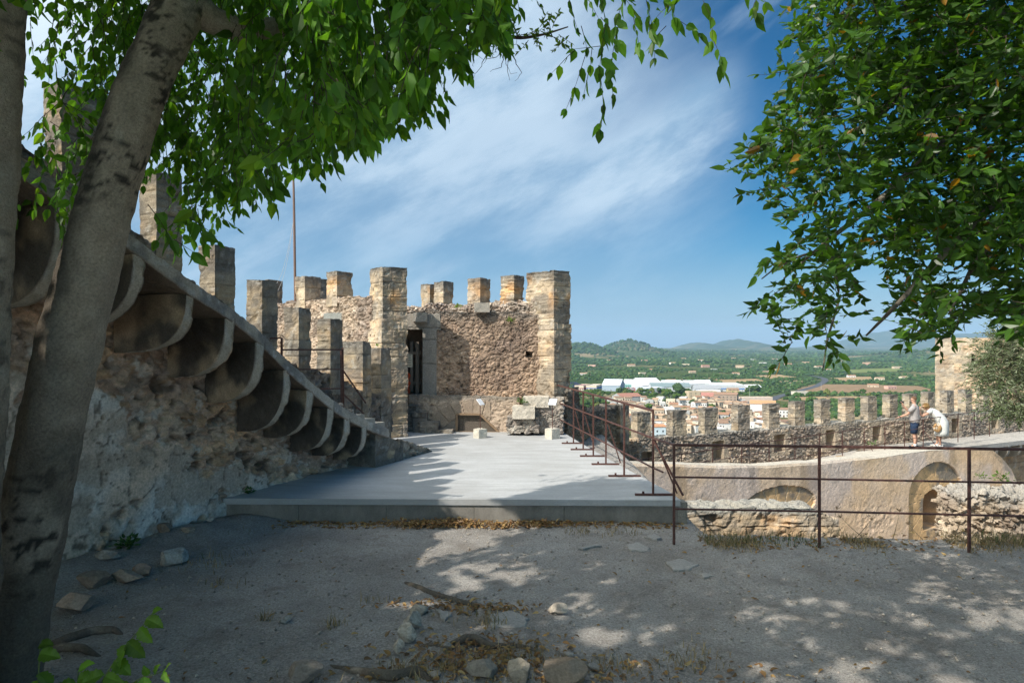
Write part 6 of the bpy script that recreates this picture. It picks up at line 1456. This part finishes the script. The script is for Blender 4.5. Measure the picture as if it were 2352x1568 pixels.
# industrial sheds beyond the town
def shed(u0, u1, vt, vb, dp, rz, roof, wc, rc, label, st=1, stripe=None, nw=4):
    x, y = Pp((u0+u1)/2, vb); w = (u1-u0)/F*y*.92; h = max(3.5, (vb-vt)/F*y*.8)
    e = house(x, y+dp/2, round(w), dp, round(h, 1), rz, roof, wc, rc, label, 'warehouse', 'warehouse', 'industrial sheds beyond the town', nw, st)
    if stripe:
        mb = MB(); mb.box((0, -dp/2-.08, h*.45), (w, .16, h*.16), 0, stripe); mb.box((w/2+.08, 0, h*.45), (.16, dp, h*.5), 0, stripe); o = mb.build('painted_band', M['attr']); o.parent = e
    return e
LW_ = (.56, .57, .58)
shed(1330, 1353, 884, 897, 40, -.35, 'flat', (.62, .52, .40), (.35, .2, .2), 'cream shed with red side at the left end of the industrial sheds', stripe=(.30, .09, .09))
shed(1356, 1383, 884, 897, 40, -.35, 'flat', (.62, .52, .40), (.5, .45, .4), 'cream shed with a blue side next to the red-sided one', stripe=(.04, .14, .42))
shed(1392, 1438, 882, 899, 46, -.3, 'gable', (.36, .42, .48), (.56, .59, .62), 'pale blue-grey shed with white roof right of the cream sheds', nw=3)
shed(1438, 1462, 879, 890, 36, -.3, 'gable', (.30, .46, .46), (.74, .75, .75), 'shed with a dark green gable band', stripe=(.03, .20, .16))
shed(1458, 1474, 878, 884, 26, .1, 'gable', LW_, LW_, 'small white shed peeping over the green-banded one')
shed(1463, 1520, 883, 894, 60, .2, 'gable', LW_, (.68, .69, .70), 'broad bright white roof behind the red goods yard')
shed(1472, 1528, 890, 905, 30, .3, 'flat', (.48, .51, .55), (.62, .64, .66), 'white box-shaped shed nearest the trees')
shed(1494, 1592, 886, 899, 30, -.06, 'gable', (.55, .56, .57), (.20, .255, .26), 'long shed with dark grey roof and white gable')
shed(1522, 1572, 880, 889, 34, .05, 'gable', LW_, (.66, .67, .68), 'white-roofed shed behind the long dark-roofed shed')
shed(1572, 1610, 879, 888, 30, .1, 'gable', LW_, (.62, .64, .66), 'white shed with shallow gable left of the sawtooth roofs')
shed(1600, 1638, 878, 888, 30, -.1, 'gable', LW_, (.64, .66, .68), 'white shed between the sawtooth roofs and the blue-striped hall')
shed(1596, 1660, 890, 901, 26, -.08, 'gable', (.42, .45, .47), (.33, .34, .35), 'low grey shed in front of the white sheds')
shed(1610, 1660, 895, 910, 26, -.15, 'flat', (.72, .70, .69), (.76, .76, .76), 'white shed with a row of dark windows nearest the town', 2, None, 9)
shed(1588, 1612, 897, 908, 16, .2, 'gable', (.45, .46, .47), (.40, .41, .42), 'small grey shed left of the white windowed shed')
shed(1640, 1718, 881, 899, 60, -.12, 'flat', LW_, (.70, .71, .72), 'largest white hall with a bright blue band', 1, (.05, .18, .48), 8)
shed(1674, 1700, 893, 903, 14, -.1, 'gable', (.58, .44, .25), (.30, .2, .14), 'sandy office house in front of the blue-banded hall', 2, None, 3)
shed(1712, 1750, 889, 894, 20, .1, 'gable', LW_, (.74, .76, .78), 'white tents and canopies right of the blue-banded hall')
shed(1530, 1556, 873, 881, 16, .2, 'gable', (.58, .44, .36), (.40, .22, .15), 'pinkish farmhouse standing behind the white roofs', 2, None, 3)
x, y = Pp(1316, 889)
mb = MB()
for k in range(16):
    for q in range(10):
        xx, yy = x-70+q*9, y-40+k*9; mb.box((xx, yy, tz(xx, yy)+1.6), (8.6, 5.5, .15), 0, (.02, .028, .05), rx=R(22))
tag(mb.build('solar_panels', M['attr']), 'field of dark solar panels left of the cream sheds', 'solar panels', kind='stuff')
# heap of red and pale goods in the yard: small trailers and pallets
mb = MB()
for k in range(160):
    xx, yy = Pp(r2.uniform(1440, 1490), r2.uniform(892, 899)); c = r2.choice(((.45, .12, .10), (.5, .3, .28), (.6, .58, .56), (.35, .12, .1), (.3, .3, .33))); mb.box((xx, yy, tz(xx, yy)+.7), (r2.uniform(1, 3), r2.uniform(1, 3), r2.uniform(.8, 2)), r2.uniform(0, 3), c)
tag(mb.build('stacked_goods', M['attr']), 'red and pale goods piled in the open yard among the white sheds', 'goods', kind='stuff')
# scattered farmhouses
fh = [(1905, 852, 'far'), (2020, 873, 'x'), (2045, 893, 'x'), (2005, 889, 'x'), (1340, 862, 'x'), (1475, 861, 'x'), (1497, 852, 'x'), (1590, 857, 'x'), (1640, 852, 'x'), (1690, 861, 'x'), (1760, 858, 'x'), (1785, 852, 'x'), (1955, 867, 'x'), (2075, 870, 'x'), (1360, 844, 'x'), (1450, 843, 'x'), (1545, 838, 'x'), (1575, 842, 'x'), (1620, 845, 'x'), (1700, 846, 'x'), (1752, 838, 'x'), (1880, 847, 'x'), (1990, 839, 'x'), (2060, 848, 'x'), (1400, 833, 'x'), (1520, 829, 'x'), (1480, 832, 'x'), (1660, 830, 'x'), (1610, 833, 'x'), (1935, 834, 'x'), (1810, 841, 'x'), (1850, 838, 'x'), (1730, 829, 'x'), (1570, 826, 'x'), (1685, 825, 'x'), (1960, 828, 'x'), (1780, 829, 'x'), (1442, 826, 'x')]
for k, (u, v, _) in enumerate(fh):
    x, y = Pp(u, v); sc = 1 if v > 850 else 1.4; wk = ('white', 'cream', 'pink', 'sandy')[k % 4]; rk = ('terracotta', 'pale clay', 'white flat')[k % 3]
    dist = 'near' if v > 868 else ('mid' if v > 848 else 'far')
    lab = '%s farmhouse with %s roof among trees, %s' % (wk, rk, {'near': 'near plain', 'mid': 'middle plain', 'far': 'far plain'}[dist]+(' left of blue-banded hall' if u < 1640 else (' above the road' if u < 1900 else ' toward ochre tower')))
    if lab in used: lab += ', %s' % ('smaller', 'farther right', 'farther back')[used[lab] % 3]; used[lab] = 1
    used[lab] = used.get(lab, 0)+1
    house(x, y, 15*sc if dist != 'far' else 22, 8*sc, 4*sc, (k*.37) % 1-.5, 'flat' if rk == 'white flat' else 'gable', WCOL[wk], RCOL[rk], lab, 'farmhouse', 'farmhouse', 'farmhouses of the plain', 3, 1)
x, y = Pp(1838, 907); house(x, y, 20, 8, 4, .1, 'flat', (.62, .56, .46), (.55, .5, .42), 'low ruined pale building beside the bend of the road', 'ruin', 'ruined_building', None, 4, 1)
# tree crowns
def blob(bm_v, bm_f, seed): pass
_ico = None
def ico(sub):
    bm = bmesh.new(); bmesh.ops.create_icosphere(bm, subdivisions=sub, radius=1.0); v = np.array([q.co[:] for q in bm.verts]); f = np.array([[q.index for q in p.verts] for p in bm.faces]); bm.free(); return v, f
I1, F1 = ico(1); I2, F2 = ico(2)
M['foliage'] = m_flat('far_foliage', (1, 1, 1), 1, .45, .9, 0, use_attr=True, spec=0)
def visible_ok(x, y): return True
def woodland(n, ya, yb, seed, smin, smax, thr, name, label):
    r = np.random.default_rng(seed); Y = ya*(yb/ya)**r.random(n); t = r.uniform((1290-CU)/F, (2420-CU)/F, n); x = t*Y
    p = np.stack([x, Y, x*0], 1); k = fbm(p*np.array([1/110., 1/170., 1]), 3, 411) > thr
    # keep clear of town, sheds, road and fields
    u, v = CU+x/Y*F, HV+(EYE-PLAIN)/Y*F
    town = (v > 919) & (u < 1815); k &= ~((v > 906) & (v < 919) & (u > 1555) & (u < 1720) & (r.random(n) < .8)); ind = (v > 879) & (v < 903) & (u > 1320) & (u < 1750)
    k &= ~town & ~(ind & (r.random(n) < .97))
    rd = np.zeros(n, bool)
    for a, b2 in zip(rp[:-1], rp[1:]):
        A_, B2 = np.array(Pp(*a)), np.array(Pp(*b2)); dd = B2-A_; tt = np.clip(((x-A_[0])*dd[0]+(Y-A_[1])*dd[1])/(dd@dd), 0, 1); rd |= np.hypot(x-A_[0]-tt*dd[0], Y-A_[1]-tt*dd[1]) < 13
    k &= ~rd
    for poly in ([(1830, 893), (1870, 883), (1990, 884), (2110, 887), (2150, 896), (2080, 903), (1930, 905), (1840, 901)], [(1905, 869), (1960, 866), (2000, 866), (2005, 874), (1940, 876)], [(1725, 863), (1790, 861), (1830, 866), (1770, 870)], [(1640, 873), (1735, 870), (1760, 876), (1660, 879)], [(1935, 850), (2060, 846), (2080, 853), (1960, 857)], [(1800, 912), (1960, 910), (2060, 917), (1860, 921)]): k &= ~inpoly(u, v, poly)
    x, Y = x[k], Y[k]; n = len(x); s = r.uniform(smin, smax, n)*np.clip(Y/1500, .8, 3.2); zz = terrain_z(x, Y)
    st = np.stack([np.ones(n), r.uniform(.8, 1.25, n), r.uniform(.55, .95, n)], 1)
    jv = 1+.42*(r.random((n, len(I1)))-.5)
    v = I1[None]*st[:, None]*s[:, None, None]*jv[:, :, None]; v += np.stack([x, Y, zz+s*.45], 1)[:, None]
    c = np.array([(.034, .068, .020), (.050, .092, .026), (.068, .105, .036), (.042, .075, .034)])[r.integers(0, 4, n)]*r.uniform(.7, 1.3, (n, 1))
    mb = MB(); mb.add(v.reshape(-1, 3), (F1[None]+(np.arange(n)*len(I1))[:, None, None]).reshape(-1, 3), np.repeat(c, len(I1), 0)*r.uniform(.8, 1.2, (n*len(I1), 1)))
    tag(mb.build(name, M['foliage']), label, 'woodland', kind='stuff')
woodland(30000, 480, 6500, 21, 1.9, 4.3, .385, 'woodland', 'green scrub and woodland covering the plain to the hills')
def crown_mesh(seed, h, col, n=9, cards=420):
    r = np.random.default_rng(seed); mb = MB(); cen = []
    for k in range(n):
        a = r.uniform(0, 2*PI); q = r.random()**.6; c = np.array([math.cos(a)*q*.36*h, math.sin(a)*q*.36*h, h*(.45+.4*r.random()*(1-q*.5))]); s = h*r.uniform(.13, .22)
        v = I2*(1+.35*(fbm(I2*2.2+seed+k, 3, seed)-.5)*2)[:, None]*s*np.array([1.15, 1.15, .9])+c; cen.append((c, s)); mb.add(v, F2, np.array(col)*r.uniform(.7, 1.15))
    k = r.integers(0, n, cards); d = norm(r.normal(size=(cards, 3))); p = np.array([cen[i][0] for i in k])+d*np.array([cen[i][1] for i in k])[:, None]*r.uniform(.95, 1.2, (cards, 1))
    add_cards(mb, p, norm(r.normal(size=(cards, 3))), d, h*.085, .7, np.array(col)*r.uniform(.6, 1.6, (cards, 1)))
    o = mb.build('crown', M['foliage']); C.objects.unlink(o); return o.data
def trunk_mesh(h):
    mb = MB(); mb.tube([(0, 0, -.5), (.1, 0, h*.3), (0, .1, h*.55)], [.035*h, .025*h, .012*h], 8, (.12, .095, .07)); o = mb.build('trunk', M['attr']); C.objects.unlink(o); return o.data
TREES = [(crown_mesh(31, 8, (.045, .085, .022)), trunk_mesh(8), 'dark rounded'), (crown_mesh(32, 8, (.075, .125, .028)), trunk_mesh(8), 'bright green'), (crown_mesh(33, 10, (.055, .09, .035), 12), trunk_mesh(10), 'tall grey-green'), (crown_mesh(34, 8, (.12, .14, .04)), trunk_mesh(8), 'yellowish')]
def palm_mesh():
    mb = MB()
    for k in range(26):
        a = k*2.4; e = .9-1.3*(k/26); d = np.array([math.cos(a)*math.cos(e), math.sin(a)*math.cos(e), math.sin(e)]); pts = [np.array([0, 0, 5.2])+d*t*2.6+np.array([0, 0, -1.1*t*t]) for t in np.linspace(0, 1, 7)]
        s = np.array([-math.sin(a), math.cos(a), 0])
        for t in range(6): mb.add([pts[t]-s*.02, pts[t+1]-s*.42*math.sin(PI*(t+1)/7)-[0, 0, .18], pts[t+1], pts[t], pts[t+1]+s*.42*math.sin(PI*(t+1)/7)-[0, 0, .18]], np.array([[0, 1, 2, 3], [3, 2, 4, 3]])[:, :], np.array((.06, .09, .03)))
    o = mb.build('crown', M['foliage']); C.objects.unlink(o); return o.data
tsp = []
for k in range(64): tsp.append((r2.uniform(1325, 1600), r2.uniform(905, 917)))
for k in range(18): tsp.append((r2.uniform(1336, 1420), r2.uniform(930, 948)))
for k in range(14): tsp.append((r2.uniform(1690, 1745), r2.uniform(896, 906)))
for k in range(26): tsp.append((r2.uniform(1800, 2150), r2.uniform(905, 965)))
for k in range(16): tsp.append((r2.uniform(1440, 1800), r2.uniform(925, 995)))
side = lambda u: ('left of the big grey hall' if u < 1400 else 'behind the big grey hall' if u < 1480 else 'behind the middle of the town' if u < 1600 else 'near the blue-banded hall' if u < 1750 else 'in the fields right of the town' if u < 1950 else 'in the fields behind the visitors')
for k, (u, v) in enumerate(tsp):
    x, y = Pp(u, v); ti = r2.choice((0, 0, 1, 1, 2, 3)); sc = r2.uniform(.55, 1.25)
    if any(abs(x-a) < w*.5+2 and abs(y-b2) < 5 for a, b2, w in taken) and v > 922: continue
    e = empty('valley_tree', (x, y, tz(x, y))); e.scale = (sc, sc, sc*r2.uniform(.85, 1.15)); e.rotation_euler.z = r2.uniform(0, 6)
    tag(e, '%s tree standing %s' % (TREES[ti][2], side(u) if not (v > 922 and u < 1800 and u > 1420) else 'among the town houses'), 'tree', 'trees around the town'); link('crown', TREES[ti][0], e, (0, 0, 0)); link('trunk', TREES[ti][1], e, (0, 0, 0))
for k, (u, v, big) in enumerate(((1560, 912, 1.9), (1535, 912, 1.5), (1584, 911, 1.5))):
    x, y = Pp(u, v); e = empty('valley_tree', (x, y, tz(x, y))); e.scale = (big,)*3; e.rotation_euler.z = k*2
    tag(e, ('tallest tree, rising in front of the white gable of the long dark-roofed shed', 'big round tree just left of the tallest one', 'big tree just right of the tallest one')[k], 'tree', 'trees around the town'); link('crown', TREES[(2, 1, 0)[k]][0], e, (0, 0, 0)); link('trunk', TREES[2][1], e, (0, 0, 0))
pm = palm_mesh(); ptm = trunk_mesh(9)
for k, (u, v) in enumerate(((1420, 945), (1435, 950), (1405, 940), (1343, 912), (1360, 914), (1378, 915), (1655, 968))):
    x, y = Pp(u, v); e = empty('palm_tree', (x, y, tz(x, y))); e.rotation_euler.z = k; tag(e, 'palm tree %s' % ('in the gap between the third and fourth merlons' if u > 1600 else 'in the grove left of the big grey hall'), 'palm tree', 'palm trees'); link('crown', pm, e, (0, 0, 0)); link('trunk', ptm, e, (0, 0, 0))
for k, (u, v, h) in enumerate(((1722, 915, 14), (1815, 890, 9), (1886, 894, 9), (1512, 926, 8), (1576, 928, 8), (1540, 927, 8))):
    x, y = Pp(u, v); mb = MB(); z = tz(x, y); mb.tube([(x, y, z), (x, y, z+h)], [.16, .09], 6, (.5, .52, .52)); mb.tube([(x, y, z+h), (x+.8, y, z+h+.25), (x+1.6, y, z+h+.2)], .08, 6, (.5, .52, .52))
    tag(mb.build('street_lamp', M['attr']), ('tall lamp mast right of the blue-banded hall', 'slim pole on the near side of the road bend', 'pale pole beyond the road among the fields', 'street lamp at the back edge of the town, leftmost', 'street lamp at the back edge of the town, rightmost', 'street lamp at the back edge of the town, middle one')[k], 'lamp')

# ================================================================ air
HZ = bpy.data.materials.new('air'); HZ.use_nodes = True; nt = HZ.node_tree; nt.nodes.clear()
ou = nt.nodes.new('ShaderNodeOutputMaterial'); vol = nt.nodes.new('ShaderNodeVolumePrincipled'); vol.inputs['Color'].default_value = (.50, .75, 1, 1); vol.inputs['Density'].default_value = HAZE_D; vol.inputs['Anisotropy'].default_value = 0.0
nt.links.new(vol.outputs[0], ou.inputs['Volume'])
if HAZE_D > 0:
    mb = MB(); mb.box((0, 0, 250), (46000, 46000, 700)); tag(mb.build('haze', HZ), 'thin blue air', 'haze', kind='stuff')
# ================================================================ sun, sky, camera
sc = bpy.context.scene
az = math.atan2(SUN_H[0], SUN_H[1])
sun = bpy.data.lights.new('sun', 'SUN'); sun.energy = 3.3; sun.angle = math.radians(.53); sun.color = (1, .945, .86)
so = bpy.data.objects.new('sun', sun); C.objects.link(so); so.location = (-20, -15, 30)
dv = Vector((SUN_H[0]*math.cos(SUN_EL), SUN_H[1]*math.cos(SUN_EL), math.sin(SUN_EL))); so.rotation_euler = dv.to_track_quat('Z', 'Y').to_euler()
w = bpy.data.worlds.new('World'); sc.world = w; w.use_nodes = True; nt = w.node_tree
bg = nt.nodes['Background']; bg.inputs['Strength'].default_value = SKY_S
sky = nd(nt, 'ShaderNodeTexSky'); sky.sky_type = 'NISHITA'; sky.sun_disc = False; sky.sun_elevation = SUN_EL; sky.sun_rotation = az % (2*PI); sky.altitude = 100; sky.air_density = 1.0; sky.dust_density = .6; sky.ozone_density = 2.5
tc = nd(nt, 'ShaderNodeTexCoord'); D_ = tc.outputs['Generated']
sx = nd(nt, 'ShaderNodeSeparateXYZ'); nt.links.new(D_, sx.inputs[0])
def mth(op, a, b=None, clamp=False):
    n = nd(nt, 'ShaderNodeMath', operation=op); n.use_clamp = clamp
    for k, x in enumerate((a, b)):
        if x is None: continue
        if isinstance(x, (int, float)): n.inputs[k].default_value = x
        else: nt.links.new(x, n.inputs[k])
    return n.outputs[0]
def mrange(x, a, b, c=0.0, d=1.0):
    n = nd(nt, 'ShaderNodeMapRange'); n.interpolation_type = 'SMOOTHSTEP'; n.inputs[1].default_value = a; n.inputs[2].default_value = b; n.inputs[3].default_value = c; n.inputs[4].default_value = d; nt.links.new(x, n.inputs[0]); return n.outputs[0]
X, Y_, Z = sx.outputs
hs = nd(nt, 'ShaderNodeHueSaturation'); hs.inputs['Saturation'].default_value = 2.0; hs.inputs['Value'].default_value = .42; nt.links.new(sky.outputs[0], hs.inputs['Color'])
skyc = mixc(nt, mrange(Z, .0, .22, .55, 0.0), hs.outputs[0], (1.3, 2.4, 3.9))
# high cloud: a veil that thins towards the right, streaks fanning from the lower left, a bright feather on the right
azm = mth('ARCTAN2', X, Y_); elv = mth('ARCSINE', Z)      # compass bearing from straight ahead, height above the horizon
cp = nd(nt, 'ShaderNodeCombineXYZ'); nt.links.new(azm, cp.inputs[0]); nt.links.new(elv, cp.inputs[1])
def cmap(rz, sc_, loc=(0, 0, 0)):
    m = nd(nt, 'ShaderNodeMapping'); m.vector_type = 'TEXTURE'; m.inputs['Rotation'].default_value[2] = rz; m.inputs['Scale'].default_value = tuple(1/q for q in sc_); m.inputs['Location'].default_value = loc; nt.links.new(cp.outputs[0], m.inputs[0]); return m.outputs[0]
n1 = noise(nt, cmap(.35, (2.0, 3.4, 1), (.3, .7, 0)), 1.0, 7, .55)
n2 = noise(nt, cmap(.55, (2.2, 9.0, 1), (.4, .1, 0)), 1.0, 8, .58)
n3 = noise(nt, cmap(.45, (4, 12, 1), (.2, 1, 0)), 1.0, 9, .66)
edge_ = mth('ADD', azm, mth('ADD', mth('MULTIPLY', mth('SUBTRACT', n1, .5), .5), mth('MULTIPLY', mth('SUBTRACT', n2, .5), .25)))
edge_ = mth('ADD', edge_, mth('MULTIPLY', elv, .18))
veil = mrange(edge_, .10, .38, 1.0, 0.0)
veil = mth('MULTIPLY', veil, mrange(mth('ADD', mth('MULTIPLY', n1, .6), mth('MULTIPLY', n2, .4)), .28, .50, .60, 1.0))
veil = mth('MULTIPLY', veil, mrange(elv, .02, .26, .34, 1.0))
t1 = mth('SUBTRACT', mth('SUBTRACT', elv, .315), mth('MULTIPLY', mth('SUBTRACT', azm, .27), .55))
feather = mth('MULTIPLY', mrange(mth('ABSOLUTE', mth('ADD', t1, mth('MULTIPLY', mth('SUBTRACT', n3, .5), .10))), .080, .0), mth('MULTIPLY', mrange(azm, .355, .27), mrange(azm, .05, .2)))
feather = mth('MULTIPLY', feather, mrange(n2, .25, .55, .4, 1.0))
wisps = mth('MULTIPLY', mrange(n2, .50, .74), mrange(azm, .62, .2, .0, .6))
cl = mth('MINIMUM', mth('ADD', mth('MULTIPLY', veil, .92), mth('ADD', mth('MULTIPLY', feather, .65), wisps)), .96)
shade_ = mrange(mth('ADD', mth('MULTIPLY', n3, .55), mth('ADD', mth('MULTIPLY', n1, .55), mth('MULTIPLY', elv, .35))), .50, .70)
ccol = mixc(nt, shade_, (1.35, 2.25, 3.3), (2.95, 3.75, 4.55))
fin = mixc(nt, cl, skyc, ccol)
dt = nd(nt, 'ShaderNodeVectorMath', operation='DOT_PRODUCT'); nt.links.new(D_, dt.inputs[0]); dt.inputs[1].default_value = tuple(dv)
# whole sky brightened and warmed towards the sun, added to lift the shade
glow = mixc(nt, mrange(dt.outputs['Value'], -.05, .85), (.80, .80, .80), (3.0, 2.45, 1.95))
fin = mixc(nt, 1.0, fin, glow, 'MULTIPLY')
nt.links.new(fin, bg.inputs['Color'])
cam = bpy.data.cameras.new('camera'); co = bpy.data.objects.new('camera', cam); C.objects.link(co)
cam.sensor_width = 36; cam.lens = 36*F/2352; cam.shift_y = (HV-784)/2352; cam.clip_start = .05; cam.clip_end = 60000
co.location = (0, 0, EYE); co.rotation_euler = (PI/2, 0, 0); sc.camera = co
sc.view_settings.view_transform = 'Standard'; sc.view_settings.look = 'None'; sc.view_settings.exposure = EXPO; sc.view_settings.gamma = 1.0
sc.cycles.max_bounces = 8; sc.cycles.transparent_max_bounces = 4; sc.cycles.diffuse_bounces = 4; sc.cycles.transmission_bounces = 4; sc.cycles.volume_bounces = 0; sc.cycles.use_denoising = True; sc.cycles.denoising_prefilter = 'NONE'
sc.cycles.sample_clamp_indirect = 6
